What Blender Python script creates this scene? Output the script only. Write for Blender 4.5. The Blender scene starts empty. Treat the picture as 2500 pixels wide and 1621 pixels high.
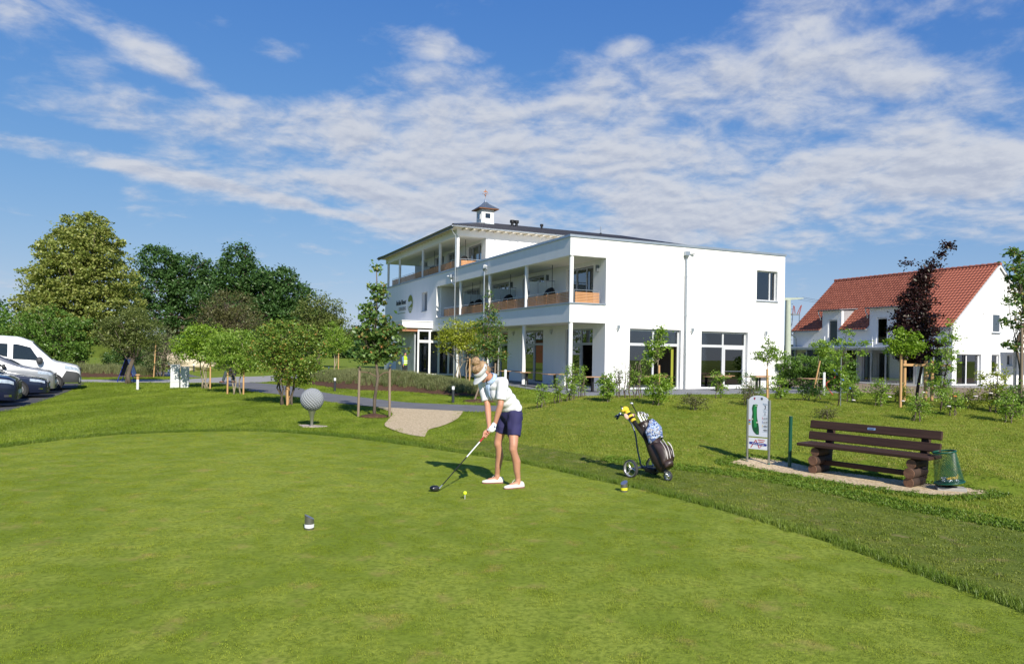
import bpy, bmesh, math, random
import numpy as np
from mathutils import Vector, Matrix
R = math.radians
SC = bpy.context.scene
COL = SC.collection

# ---------------------------------------------------------------- camera
cam_d = bpy.data.cameras.new('camera')
cam = bpy.data.objects.new('camera', cam_d)
COL.objects.link(cam)
ROLL = 0.0154759
cc, ss = math.cos(ROLL), math.sin(ROLL)
cam.matrix_world = Matrix(((cc, -ss, 0, 0), (0, 0, -1, 0), (ss, cc, 0, 1.90), (0, 0, 0, 1)))
cam_d.sensor_width = 36.0
cam_d.lens = 25.437
cam_d.shift_y = 0.02003
cam_d.shift_x = 0.0003
cam_d.clip_start = 0.05
cam_d.clip_end = 6000
SC.camera = cam

# ---------------------------------------------------------------- light
SUN_EL = R(34.2)
SUN_TO = Vector((0.347 * math.cos(SUN_EL), -0.937 * math.cos(SUN_EL), math.sin(SUN_EL))).normalized()
sun_d = bpy.data.lights.new('sun', 'SUN')
sun_d.energy = 4.8
sun_d.angle = R(0.53)
sun_d.color = (1.0, 0.94, 0.84)
sun = bpy.data.objects.new('sun', sun_d)
COL.objects.link(sun)
sun.rotation_euler = SUN_TO.to_track_quat('Z', 'Y').to_euler()
sun.location = (10, -20, 30)

W = bpy.data.worlds.new('World')
SC.world = W
W.use_nodes = True
nt = W.node_tree
nt.nodes.clear()
def wn(t, **k):
    n = nt.nodes.new(t)
    for a, b in k.items():
        setattr(n, a, b)
    return n
def wl(a, b):
    nt.links.new(a, b)
def wm(op, a, b=None, c=None, clamp=False):
    n = wn('ShaderNodeMath', operation=op, use_clamp=clamp)
    for i, v in enumerate((a, b, c)):
        if v is None:
            continue
        if isinstance(v, (int, float)):
            n.inputs[i].default_value = v
        else:
            wl(v, n.inputs[i])
    return n.outputs[0]
def wsmooth(v, a, b):
    n = wn('ShaderNodeMapRange', interpolation_type='SMOOTHSTEP')
    wl(v, n.inputs['Value'])
    n.inputs['From Min'].default_value = a
    n.inputs['From Max'].default_value = b
    return n.outputs['Result']
sky = wn('ShaderNodeTexSky', sky_type='NISHITA')
sky.sun_disc = False
sky.sun_elevation = SUN_EL
sky.sun_rotation = math.atan2(SUN_TO.x, SUN_TO.y)
sky.altitude = 350
sky.air_density = 1.0
sky.dust_density = 0.0
sky.ozone_density = 3.0
skysat = wn('ShaderNodeHueSaturation')
skysat.inputs['Saturation'].default_value = 1.22
skysat.inputs['Value'].default_value = 0.92
wl(sky.outputs[0], skysat.inputs['Color'])
tc = wn('ShaderNodeTexCoord')
sep = wn('ShaderNodeSeparateXYZ')
wl(tc.outputs['Generated'], sep.inputs[0])
zc = wm('ADD', wm('MAXIMUM', sep.outputs['Z'], 0.0), 0.055)
px_ = wm('DIVIDE', sep.outputs['X'], zc)
py_ = wm('DIVIDE', sep.outputs['Y'], zc)
pl = wn('ShaderNodeCombineXYZ')
wl(px_, pl.inputs[0]); wl(py_, pl.inputs[1])
zn = wm('ADD', wm('MAXIMUM', sep.outputs['Z'], 0.0), 0.20)
pln = wn('ShaderNodeCombineXYZ')
wl(wm('DIVIDE', sep.outputs['X'], zn), pln.inputs[0]); wl(wm('DIVIDE', sep.outputs['Y'], zn), pln.inputs[1])
def wnoise(scale, detail, rough, dist=0.0, off=(0, 0, 0), rot=0.0, st=(1, 1, 1)):
    mp = wn('ShaderNodeMapping')
    mp.inputs['Location'].default_value = off
    mp.inputs['Rotation'].default_value = (0, 0, rot)
    mp.inputs['Scale'].default_value = st
    wl(pln.outputs[0], mp.inputs[0])
    n = wn('ShaderNodeTexNoise')
    n.inputs['Scale'].default_value = scale
    n.inputs['Detail'].default_value = detail
    n.inputs['Roughness'].default_value = rough
    n.inputs['Distortion'].default_value = dist
    wl(mp.outputs[0], n.inputs['Vector'])
    return n.outputs['Fac']
EXPO = 0.38
def chan(v, a, c):                      # gentle shoulder so the horizon does not burn out
    v = wm('MULTIPLY', v, .15 * 1.19)
    return wm('MULTIPLY', wm('DIVIDE', wm('MULTIPLY', v, a), wm('MULTIPLY_ADD', v, c, 1.0)), 1 / (.15 * 2 ** EXPO))
sc_ = wn('ShaderNodeSeparateColor'); wl(skysat.outputs[0], sc_.inputs[0])
cb_ = wn('ShaderNodeCombineColor')
wl(chan(sc_.outputs[0], .90, 1.1), cb_.inputs[0]); wl(chan(sc_.outputs[1], 1.06, 1.15), cb_.inputs[1]); wl(chan(sc_.outputs[2], 2.44, 2.59), cb_.inputs[2])
def lin(ax, ay, c): return wm('ADD', wm('ADD', wm('MULTIPLY', px_, ax), wm('MULTIPLY', py_, ay)), c)
def bump_line(x0, y0, x1, y1, w, ext=.25):
    L_ = math.hypot(x1 - x0, y1 - y0); ux, uy = (x1 - x0) / L_, (y1 - y0) / L_
    dist = wm('ABSOLUTE', lin(-uy, ux, uy * x0 - ux * y0)); along = lin(ux, uy, -(ux * x0 + uy * y0))
    return wm('MULTIPLY', wm('SUBTRACT', 1.0, wsmooth(dist, 0, w)), wm('MULTIPLY', wsmooth(along, -ext, ext * .4), wm('SUBTRACT', 1.0, wsmooth(along, L_ - ext * .4, L_ + ext))))
def spot(x, y, r):
    dx = lin(1, 0, -x); dy = lin(0, 1, -y)
    return wm('SUBTRACT', 1.0, wsmooth(wm('SQRT', wm('ADD', wm('MULTIPLY', dx, dx), wm('MULTIPLY', dy, dy))), 0, r))
up_ = wsmooth(lin(.25, 1, 0), 1.85, 2.6)
low_ = wm('MINIMUM', wm('MINIMUM', lin(2.4, -1, 6.6), lin(-1.0, -1, 6.7)), lin(0, -1, 5.7))
low_ = wsmooth(low_, -1.3, 1.3)
mask = wm('MULTIPLY', up_, low_)
extra = wm('MAXIMUM', wm('MULTIPLY', bump_line(-2.0, 2.84, -.7, 4.4, .28), 1.15), wm('MULTIPLY', bump_line(-1.15, 1.7, -.97, 2.55, .18), 1.15))
for (x, y, r) in ((-.24, 2.07, .17), (-.14, 2.13, .14), (.31, 2.06, .15), (-.86, 1.97, .15), (-.70, 2.12, .16), (-1.35, 1.85, .30), (.75, 1.88, .30), (1.1, 1.8, .25)):
    extra = wm('MAXIMUM', extra, wm('MULTIPLY', spot(x, y, r), .95))
mask = wm('MAXIMUM', mask, extra)
def density(off):
    o = (off * .35, off, 0)
    n1 = wnoise(2.1, 7, .56, .3, (3.1 + o[0], 7.7 + o[1], 0), R(-20), (.95, 1.0, 1))
    n2 = wnoise(8.0, 8, .62, .25, (1.7 + o[0], 2.2 + o[1], 0), R(-20), (.95, 1.0, 1))
    d = wm('ADD', wm('MULTIPLY', wm('SUBTRACT', n1, .5), 1.15), wm('MULTIPLY', wm('SUBTRACT', n2, .5), .58))
    return wm('ADD', wm('ADD', d, .42), wm('MULTIPLY', mask, .315))
dens = density(0.0)
cover = wm('MULTIPLY', wsmooth(dens, .47, .86), .95)
lit = wm('MULTIPLY_ADD', wm('SUBTRACT', dens, density(-.035)), 2.6, .60)
lit = wm('SUBTRACT', lit, wm('MULTIPLY', wsmooth(dens, .70, 1.0), .20))
ccol = wn('ShaderNodeMix', data_type='RGBA')
wl(wsmooth(lit, .12, .82), ccol.inputs[0])
kx = 1 / (.15 * 2 ** EXPO)
ccol.inputs[6].default_value = (.45 * kx, .50 * kx, .62 * kx, 1)
ccol.inputs[7].default_value = (.64 * kx, .67 * kx, .74 * kx, 1)
mix = wn('ShaderNodeMix', data_type='RGBA')
wl(cover, mix.inputs[0])
wl(cb_.outputs[0], mix.inputs[6])
wl(ccol.outputs[2], mix.inputs[7])
bg = wn('ShaderNodeBackground')
bg.inputs['Strength'].default_value = 0.15
wl(mix.outputs[2], bg.inputs['Color'])
wo = wn('ShaderNodeOutputWorld')
wl(bg.outputs[0], wo.inputs[0])
W.cycles.sampling_method = 'MANUAL'
W.cycles.sample_map_resolution = 512

SC.view_settings.view_transform = 'Standard'
SC.view_settings.look = 'None'
SC.view_settings.exposure = EXPO
SC.view_settings.gamma = 1.0
SC.view_settings.use_curve_mapping = False
SC.render.engine = 'CYCLES'
SC.cycles.max_bounces = 7
SC.cycles.diffuse_bounces = 3
SC.cycles.glossy_bounces = 3
SC.cycles.transparent_max_bounces = 10
SC.cycles.transmission_bounces = 4
SC.cycles.use_denoising = True
SC.cycles.sample_clamp_indirect = 6

random.seed(7)
RNG = np.random.default_rng(11)

# ---------------------------------------------------------------- materials
MATS = {}
def nodemat(name):
    m = bpy.data.materials.new(name)
    m.use_nodes = True
    t = m.node_tree
    t.nodes.clear()
    out = t.nodes.new('ShaderNodeOutputMaterial')
    return m, t, out
def pm(name, col, rough=0.6, metal=0.0, spec=0.4, var=0.10, scale=6.0, bump=0.0, bscale=60.0, coat=0.0, stretch=None, trans=0.0, col2=None, alpha=None):
    """principled material whose colour varies with an object-space noise"""
    if name in MATS:
        return MATS[name]
    m, t, out = nodemat(name)
    N, L = t.nodes, t.links
    p = N.new('ShaderNodeBsdfPrincipled')
    p.inputs['Roughness'].default_value = rough
    p.inputs['Metallic'].default_value = metal
    p.inputs['Specular IOR Level'].default_value = spec
    p.inputs['Coat Weight'].default_value = coat
    p.inputs['Coat Roughness'].default_value = 0.04
    tc = N.new('ShaderNodeTexCoord')
    mp = N.new('ShaderNodeMapping')
    if stretch:
        mp.inputs['Scale'].default_value = stretch
    L.new(tc.outputs['Object'], mp.inputs[0])
    no = N.new('ShaderNodeTexNoise')
    no.inputs['Scale'].default_value = scale
    no.inputs['Detail'].default_value = 6
    no.inputs['Roughness'].default_value = 0.6
    L.new(mp.outputs[0], no.inputs['Vector'])
    cr = N.new('ShaderNodeValToRGB')
    c2 = col2 if col2 else tuple(min(1, c * (1 + var)) for c in col)
    c1 = col if col2 else tuple(c * (1 - var) for c in col)
    cr.color_ramp.elements[0].position = 0.32
    cr.color_ramp.elements[1].position = 0.68
    cr.color_ramp.elements[0].color = (*c1, 1)
    cr.color_ramp.elements[1].color = (*c2, 1)
    L.new(no.outputs['Fac'], cr.inputs[0])
    L.new(cr.outputs[0], p.inputs['Base Color'])
    if bump:
        n2 = N.new('ShaderNodeTexNoise')
        n2.inputs['Scale'].default_value = bscale
        n2.inputs['Detail'].default_value = 5
        L.new(mp.outputs[0], n2.inputs['Vector'])
        b = N.new('ShaderNodeBump')
        b.inputs['Strength'].default_value = bump
        b.inputs['Distance'].default_value = 0.02
        L.new(n2.outputs['Fac'], b.inputs['Height'])
        L.new(b.outputs[0], p.inputs['Normal'])
    L.new(p.outputs[0], out.inputs[0])
    MATS[name] = m
    return m
def glassmat(name, tint=(0.55, 0.6, 0.62), refl=1.0, rough=0.0):
    if name in MATS:
        return MATS[name]
    m, t, out = nodemat(name)
    N, L = t.nodes, t.links
    tr = N.new('ShaderNodeBsdfTransparent')
    tr.inputs[0].default_value = (*tint, 1)
    gl = N.new('ShaderNodeBsdfGlossy')
    gl.inputs['Roughness'].default_value = rough
    gl.inputs[0].default_value = (0.95, 0.97, 1, 1)
    fr = N.new('ShaderNodeFresnel')
    fr.inputs[0].default_value = 1.55
    no = N.new('ShaderNodeTexNoise')
    no.inputs['Scale'].default_value = 1.3
    b = N.new('ShaderNodeBump')
    b.inputs['Strength'].default_value = 0.04
    b.inputs['Distance'].default_value = 0.02
    L.new(no.outputs['Fac'], b.inputs['Height'])
    L.new(b.outputs[0], gl.inputs['Normal'])
    mu = N.new('ShaderNodeMath'); mu.operation = 'MULTIPLY_ADD'
    mu.inputs[1].default_value = 1.5 * refl
    mu.inputs[2].default_value = 0.03
    mu.use_clamp = True
    L.new(fr.outputs[0], mu.inputs[0])
    mx = N.new('ShaderNodeMixShader')
    L.new(mu.outputs[0], mx.inputs[0]); L.new(tr.outputs[0], mx.inputs[1]); L.new(gl.outputs[0], mx.inputs[2])
    L.new(mx.outputs[0], out.inputs[0])
    MATS[name] = m
    return m
def leafmat(name, cols, trans=0.35, gloss=0.06):
    """cols: list of linear colours picked leaf by leaf (attribute 'tint')"""
    if name in MATS:
        return MATS[name]
    m, t, out = nodemat(name)
    N, L = t.nodes, t.links
    at = N.new('ShaderNodeAttribute'); at.attribute_name = 'tint'
    cr = N.new('ShaderNodeValToRGB')
    e = cr.color_ramp.elements
    while len(e) < len(cols):
        e.new(0.5)
    for i, c in enumerate(cols):
        e[i].position = i / (len(cols) - 1)
        e[i].color = (*c, 1)
    L.new(at.outputs['Fac'], cr.inputs[0])
    d = N.new('ShaderNodeBsdfDiffuse')
    tr = N.new('ShaderNodeBsdfTranslucent')
    gl = N.new('ShaderNodeBsdfGlossy'); gl.inputs['Roughness'].default_value = 0.42
    gl.inputs[0].default_value = (0.9, 0.95, 0.8, 1)
    L.new(cr.outputs[0], d.inputs[0])
    hs = N.new('ShaderNodeHueSaturation'); hs.inputs['Value'].default_value = 1.25; hs.inputs['Saturation'].default_value = 1.1
    L.new(cr.outputs[0], hs.inputs['Color']); L.new(hs.outputs[0], tr.inputs[0])
    m1 = N.new('ShaderNodeMixShader'); m1.inputs[0].default_value = trans
    L.new(d.outputs[0], m1.inputs[1]); L.new(tr.outputs[0], m1.inputs[2])
    m2 = N.new('ShaderNodeMixShader'); m2.inputs[0].default_value = gloss
    L.new(m1.outputs[0], m2.inputs[1]); L.new(gl.outputs[0], m2.inputs[2])
    L.new(m2.outputs[0], out.inputs[0])
    MATS[name] = m
    return m

# ---------------------------------------------------------------- mesh helpers
class MB:
    def __init__(s):
        s.v = []; s.f = []
    def add(s, vs, fs):
        o = len(s.v)
        s.v += [tuple(p) for p in vs]
        s.f += [tuple(i + o for i in f) for f in fs]
        return s
    def box(s, x0, x1, y0, y1, z0, z1, M=None):
        vs = [Vector((x, y, z)) for z in (z0, z1) for y in (y0, y1) for x in (x0, x1)]
        if M: vs = [M @ p for p in vs]
        return s.add(vs, [(0, 2, 3, 1), (4, 5, 7, 6), (0, 1, 5, 4), (2, 6, 7, 3), (0, 4, 6, 2), (1, 3, 7, 5)])
    def tube(s, pts, r, n=8, cap=True):
        pts = [Vector(p) for p in pts]
        if isinstance(r, (int, float)): r = [r] * len(pts)
        up = None; rings = []
        for i, p in enumerate(pts):
            a = pts[max(i - 1, 0)]; b = pts[min(i + 1, len(pts) - 1)]
            d = (b - a)
            if d.length < 1e-9: d = Vector((0, 0, 1))
            d.normalize()
            if up is None:
                up = Vector((1, 0, 0)) if abs(d.x) < 0.8 else Vector((0, 1, 0))
            e1 = (up - d * up.dot(d))
            if e1.length < 1e-6: e1 = d.orthogonal()
            e1.normalize(); e2 = d.cross(e1); up = e1
            rings.append([p + (e1 * math.cos(2 * math.pi * k / n) + e2 * math.sin(2 * math.pi * k / n)) * r[i] for k in range(n)])
        vs = [q for rg in rings for q in rg]
        fs = []
        for i in range(len(pts) - 1):
            for k in range(n):
                fs.append((i * n + k, i * n + (k + 1) % n, (i + 1) * n + (k + 1) % n, (i + 1) * n + k))
        if cap:
            fs.append(tuple(range(n - 1, -1, -1)))
            fs.append(tuple((len(pts) - 1) * n + k for k in range(n)))
        return s.add(vs, fs)
    def cyl(s, a, b, r0, r1=None, n=12):
        return s.tube([a, b], [r0, r0 if r1 is None else r1], n)
    def caps(s, a, b, r0, r1=None, n=10):
        """capsule with rounded ends"""
        a = Vector(a); b = Vector(b); r1 = r0 if r1 is None else r1
        d = (b - a).normalized() if (b - a).length > 1e-6 else Vector((0, 0, 1))
        pts = []; rs = []
        for t in (85, 60, 30):
            pts.append(a - d * r0 * math.sin(R(t))); rs.append(r0 * math.cos(R(t)))
        pts += [a, b]; rs += [r0, r1]
        for t in (30, 60, 85):
            pts.append(b + d * r1 * math.sin(R(t))); rs.append(r1 * math.cos(R(t)))
        return s.tube(pts, rs, n)
    def lathe(s, prof, n=16, c=(0, 0, 0), M=None):
        vs = []; fs = []
        for (r, z) in prof:
            for k in range(n):
                a = 2 * math.pi * k / n
                p = Vector((c[0] + r * math.cos(a), c[1] + r * math.sin(a), c[2] + z))
                vs.append(M @ p if M else p)
        for i in range(len(prof) - 1):
            for k in range(n):
                fs.append((i * n + k, i * n + (k + 1) % n, (i + 1) * n + (k + 1) % n, (i + 1) * n + k))
        fs.append(tuple(range(n - 1, -1, -1))); fs.append(tuple((len(prof) - 1) * n + k for k in range(n)))
        return s.add(vs, fs)
    def ell(s, c, r, nu=12, nv=8, M=None):
        if isinstance(r, (int, float)): r = (r, r, r)
        vs = []; fs = []
        for i in range(1, nv):
            t = math.pi * i / nv
            for k in range(nu):
                a = 2 * math.pi * k / nu
                p = Vector((r[0] * math.sin(t) * math.cos(a), r[1] * math.sin(t) * math.sin(a), r[2] * math.cos(t)))
                if M: p = M @ p
                vs.append(p + Vector(c))
        top = Vector((0, 0, r[2])); bot = Vector((0, 0, -r[2]))
        if M: top = M @ top; bot = M @ bot
        vs += [top + Vector(c), bot + Vector(c)]
        T0 = len(vs) - 2
        for i in range(nv - 2):
            for k in range(nu):
                fs.append((i * nu + k, (i + 1) * nu + k, (i + 1) * nu + (k + 1) % nu, i * nu + (k + 1) % nu))
        for k in range(nu):
            fs.append((T0, k, (k + 1) % nu))
            fs.append((T0 + 1, (nv - 2) * nu + (k + 1) % nu, (nv - 2) * nu + k))
        return s.add(vs, fs)
    def prism(s, pts, d):
        """polygon (3d points) pushed along vector d"""
        n = len(pts); d = Vector(d)
        a = [Vector(p) for p in pts]; b = [p + d for p in a]
        return s.add(a + b, [tuple(range(n - 1, -1, -1)), tuple(range(n, 2 * n))] + [(i, (i + 1) % n, n + (i + 1) % n, n + i) for i in range(n)])
    def grid(s, rows):
        n = len(rows[0]); vs = [p for r in rows for p in r]
        return s.add(vs, [(i * n + j, i * n + j + 1, (i + 1) * n + j + 1, (i + 1) * n + j) for i in range(len(rows) - 1) for j in range(n - 1)])
    def mesh(s, name, mat=None, smooth=False):
        me = bpy.data.meshes.new(name)
        me.from_pydata([tuple(p) for p in s.v], [], s.f)
        if smooth:
            me.polygons.foreach_set('use_smooth', [True] * len(me.polygons))
        if mat: me.materials.append(mat)
        me.update()
        return me
    def build(s, name, mat, parent=None, smooth=False, loc=None, bevel=0, fix=True, auto=None):
        me = s.mesh(name, mat, smooth or auto is not None)
        if fix:
            b = bmesh.new(); b.from_mesh(me)
            bmesh.ops.recalc_face_normals(b, faces=b.faces)
            b.to_mesh(me); b.free()
        if auto is not None:
            try: me.set_sharp_from_angle(angle=R(auto))
            except Exception: pass
        o = bpy.data.objects.new(name, me)
        COL.objects.link(o)
        if parent: o.parent = parent
        if loc: o.location = loc
        if bevel:
            md = o.modifiers.new('bevel', 'BEVEL'); md.width = bevel; md.segments = 2; md.limit_method = 'ANGLE'
        return o
def link(name, me, parent=None, loc=None, rot=None):
    o = bpy.data.objects.new(name, me)
    COL.objects.link(o)
    if parent: o.parent = parent
    if loc: o.location = loc
    if rot: o.rotation_euler = rot
    return o
def npmesh(name, V, F, mat, tint=None, smooth=False):
    """mesh from numpy arrays; F is (M,3) or (M,4)"""
    me = bpy.data.meshes.new(name)
    k = F.shape[1]
    me.vertices.add(len(V)); me.vertices.foreach_set('co', np.asarray(V, np.float32).ravel())
    me.loops.add(F.size); me.loops.foreach_set('vertex_index', F.astype(np.int32).ravel())
    me.polygons.add(len(F))
    me.polygons.foreach_set('loop_start', np.arange(0, F.size, k, dtype=np.int32))
    me.polygons.foreach_set('loop_total', np.full(len(F), k, np.int32))
    if smooth: me.polygons.foreach_set('use_smooth', np.ones(len(F), bool))
    if tint is not None:
        a = me.attributes.new('tint', 'FLOAT', 'FACE')
        a.data.foreach_set('value', np.asarray(tint, np.float32))
    me.update(calc_edges=True)
    me.materials.append(mat)
    return me
def empty(name, loc=(0, 0, 0), rz=0.0, sc=1.0, label=None, cat=None, group=None, kind=None):
    o = bpy.data.objects.new(name, None)
    o.empty_display_size = 0.2
    COL.objects.link(o)
    o.location = loc; o.rotation_euler = (0, 0, rz); o.scale = (sc, sc, sc)
    return tag(o, label, cat, group, kind)
def tag(o, label=None, cat=None, group=None, kind=None):
    if label: o['label'] = label
    if cat: o['category'] = cat
    if group: o['group'] = group
    if kind: o['kind'] = kind
    return o
def copy_tree(o, parent=None):
    c = o.copy(); COL.objects.link(c)
    if parent: c.parent = parent
    for ch in [k for k in bpy.data.objects if k.parent == o]:
        copy_tree(ch, c)
    return c
def text_mesh(name, body, size, mat, parent, M, align='LEFT', shear=0.0, ext=0.002, sx=1.0):
    cu = bpy.data.curves.new(name, 'FONT')
    cu.body = body; cu.size = size; cu.align_x = align; cu.shear = shear; cu.extrude = ext
    cu.resolution_u = 3
    tmp = bpy.data.objects.new('tmp_text', cu)
    COL.objects.link(tmp)
    dg = bpy.context.evaluated_depsgraph_get(); dg.update()
    me = bpy.data.meshes.new_from_object(tmp.evaluated_get(dg))
    bpy.data.objects.remove(tmp); bpy.data.curves.remove(cu)
    me.transform(Matrix.Diagonal((sx, 1, 1, 1)))
    me.transform(M)
    me.name = name
    me.materials.clear(); me.materials.append(mat)
    return link(name, me, parent)
# ---------------------------------------------------------------- terrain
TEE = np.array([(-8.01,11.37),(-7.74,12.3),(-7.23,13.29),(-6.55,13.72),(-5.64,14.07),(-4.87,14.18),(-4.12,13.92),(-3.18,13.5),(-2.2,12.77),(-1.33,12.05),(-0.56,11.36),(-0.03,10.86),(0.59,10.1),(1.11,9.28),(1.57,8.71),(1.95,8.09),(2.27,7.51),(2.52,6.99),(2.81,6.31),(3.03,5.59),(3.2,5.02),(3.32,4.65),(3.6,3.2),(4.1,1.0),(4.4,-4),(-9,-4),(-8.8,4),(-8.4,8.5)])
TEE_Z = 0.28
def sm(t):
    t = np.clip(t, 0, 1)
    return t * t * (3 - 2 * t)
def inpoly(x, y, P):
    ins = np.zeros(np.shape(x), bool); n = len(P)
    for i in range(n):
        ax, ay = P[i]; bx, by = P[(i + 1) % n]
        c = ((ay > y) != (by > y))
        xi = (bx - ax) * (y - ay) / ((by - ay) if by != ay else 1e-9) + ax
        ins ^= c & (x < xi)
    return ins
def pdist(x, y, P, closed=True):
    best = np.full(np.shape(x), 1e9); n = len(P)
    for i in range(n if closed else n - 1):
        ax, ay = P[i]; bx, by = P[(i + 1) % n]; dx, dy = bx - ax, by - ay
        t = np.clip(((x - ax) * dx + (y - ay) * dy) / (dx * dx + dy * dy), 0, 1)
        best = np.minimum(best, np.hypot(x - ax - t * dx, y - ay - t * dy))
    return best
def sdist(x, y):
    x = np.asarray(x, float); y = np.asarray(y, float)
    return np.where(inpoly(x, y, TEE), -1, 1) * pdist(x, y, TEE)
def T(x, y):
    x = np.asarray(x, float); y = np.asarray(y, float)
    d = sdist(x, y)
    bk = (x - 4.93) * .78 + (y - 11.74) * .62 - .85
    bank = .17 * sm(bk / .3) * sm((x - 3.0) / 1.0) * sm((8.2 - (x - .4 * (y - 11))) / .9)
    m = .66 * sm((x + 1.2) / 4.0) * np.clip((y - 12.2) / 8.2, 0, 1) * (1 - sm((y - 20.8) / 6.5))
    base = np.maximum(m, bank * (1 - sm((y - 20) / 5)))
    base = base - .14 * sm((-x - 13) / 5) * sm((40 - y) / 8)
    w = 1.1 + 2.1 * sm((-x + .5) / 3)
    k = sm(d / w)
    return np.where(d < 0, .22, .27 * (1 - k) + base * k)
def Tz(x, y):
    return float(T(x, y))

def grassmat(name, c1, c2, cdry, dry=0.35, stripes=0.0, blade=False, sheen=0.0):
    """lawn colour from world position: patches of two greens, dry tufts, mowing bands"""
    m, t, out = nodemat(name)
    N, L = t.nodes, t.links
    geo = N.new('ShaderNodeNewGeometry')
    def noise(scale, detail, st=None):
        n = N.new('ShaderNodeTexNoise')
        n.inputs['Scale'].default_value = scale; n.inputs['Detail'].default_value = detail; n.inputs['Roughness'].default_value = .62
        if st:
            mp = N.new('ShaderNodeMapping'); mp.inputs['Scale'].default_value = st
            L.new(geo.outputs['Position'], mp.inputs[0]); L.new(mp.outputs[0], n.inputs['Vector'])
        else:
            L.new(geo.outputs['Position'], n.inputs['Vector'])
        return n.outputs['Fac']
    def rng(v, a, b):
        n = N.new('ShaderNodeMapRange'); n.interpolation_type = 'SMOOTHSTEP'
        n.inputs[1].default_value = a; n.inputs[2].default_value = b
        L.new(v, n.inputs[0]); return n.outputs[0]
    def mx(f, a, b):
        n = N.new('ShaderNodeMix'); n.data_type = 'RGBA'
        L.new(f, n.inputs[0])
        for i, c in ((6, a), (7, b)):
            if isinstance(c, tuple): n.inputs[i].default_value = (*c, 1)
            else: L.new(c, n.inputs[i])
        return n.outputs[2]
    big = noise(.42, 5, (1, .8, 1))
    mid = noise(2.6, 5)
    fine = noise(26, 3)
    a = N.new('ShaderNodeMath'); a.operation = 'ADD'
    L.new(big, a.inputs[0]); L.new(mid, a.inputs[1])
    col = mx(rng(a.outputs[0], .78, 1.22), c1, c2)
    if stripes:
        s = noise(.8, 2, (.9, .35, 1))
        col = mx(rng(s, .47, .58), col, tuple(c * (1 - stripes) for c in c1))
    col = mx(rng(fine, .35, .75), col, tuple(c * .72 for c in c1)) if not blade else col
    dr = noise(3.3, 6)
    dm = N.new('ShaderNodeMath'); dm.operation = 'MULTIPLY'; dm.inputs[1].default_value = dry
    L.new(rng(dr, .55, .72), dm.inputs[0])
    col = mx(dm.outputs[0], col, cdry)
    if blade:
        at = N.new('ShaderNodeAttribute'); at.attribute_name = 'tint'
        oi = N.new('ShaderNodeObjectInfo')
        ad = N.new('ShaderNodeMath'); ad.operation = 'MULTIPLY_ADD'; ad.inputs[1].default_value = .5; ad.inputs[2].default_value = .74
        L.new(at.outputs['Fac'], ad.inputs[0])
        hs = N.new('ShaderNodeHueSaturation')
        L.new(ad.outputs[0], hs.inputs['Value']); L.new(col, hs.inputs['Color'])
        col = hs.outputs[0]
        d = N.new('ShaderNodeBsdfDiffuse'); L.new(col, d.inputs[0])
        tr = N.new('ShaderNodeBsdfTranslucent'); L.new(col, tr.inputs[0])
        gl = N.new('ShaderNodeBsdfGlossy'); gl.inputs['Roughness'].default_value = .45
        m1 = N.new('ShaderNodeMixShader'); m1.inputs[0].default_value = .3
        L.new(d.outputs[0], m1.inputs[1]); L.new(tr.outputs[0], m1.inputs[2])
        m2 = N.new('ShaderNodeMixShader'); m2.inputs[0].default_value = .02 + sheen
        L.new(m1.outputs[0], m2.inputs[1]); L.new(gl.outputs[0], m2.inputs[2])
        L.new(m2.outputs[0], out.inputs[0])
    else:
        p = N.new('ShaderNodeBsdfPrincipled'); p.inputs['Roughness'].default_value = .9; p.inputs['Specular IOR Level'].default_value = .15
        L.new(col, p.inputs['Base Color'])
        b = N.new('ShaderNodeBump'); b.inputs['Strength'].default_value = .5; b.inputs['Distance'].default_value = .02
        L.new(noise(60, 4), b.inputs['Height']); L.new(b.outputs[0], p.inputs['Normal'])
        L.new(p.outputs[0], out.inputs[0])
    return m
LAWN1, LAWN2, LDRY = (.150, .215, .016), (.215, .265, .030), (.32, .265, .080)
M_LAWN = grassmat('lawn_soil', LAWN1, LAWN2, LDRY, .45)
M_TEE = grassmat('tee_turf', (.175, .235, .021), (.265, .315, .042), (.35, .26, .09), .4, 0)

def axis(lo, dense0, dense1, hi, step, big):
    a = list(np.arange(dense0, dense1 + 1e-6, step)); x = dense0; s = step; left = []
    while x > lo:
        s *= big; x -= s; left.append(max(x, lo))
    right = []; x = a[-1]; s = step
    while x < hi:
        s *= big; x += s; right.append(min(x, hi))
    return np.array(left[::-1] + a + right)
gx = axis(-900, -14, 14, 900, .25, 1.18)
gy = axis(-60, 3, 32, 2200, .25, 1.15)
GX, GY = np.meshgrid(gx, gy)
GZ = T(GX, GY)
V = np.stack([GX.ravel(), GY.ravel(), GZ.ravel()], 1)
ny, nx = GX.shape
idx = np.arange(ny * nx).reshape(ny, nx)
F = np.stack([idx[:-1, :-1].ravel(), idx[:-1, 1:].ravel(), idx[1:, 1:].ravel(), idx[1:, :-1].ravel()], 1)
tag(link('ground', npmesh('ground', V, F, M_LAWN, smooth=True)), 'mown lawn and fields around the tee and the buildings', kind='structure')

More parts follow.
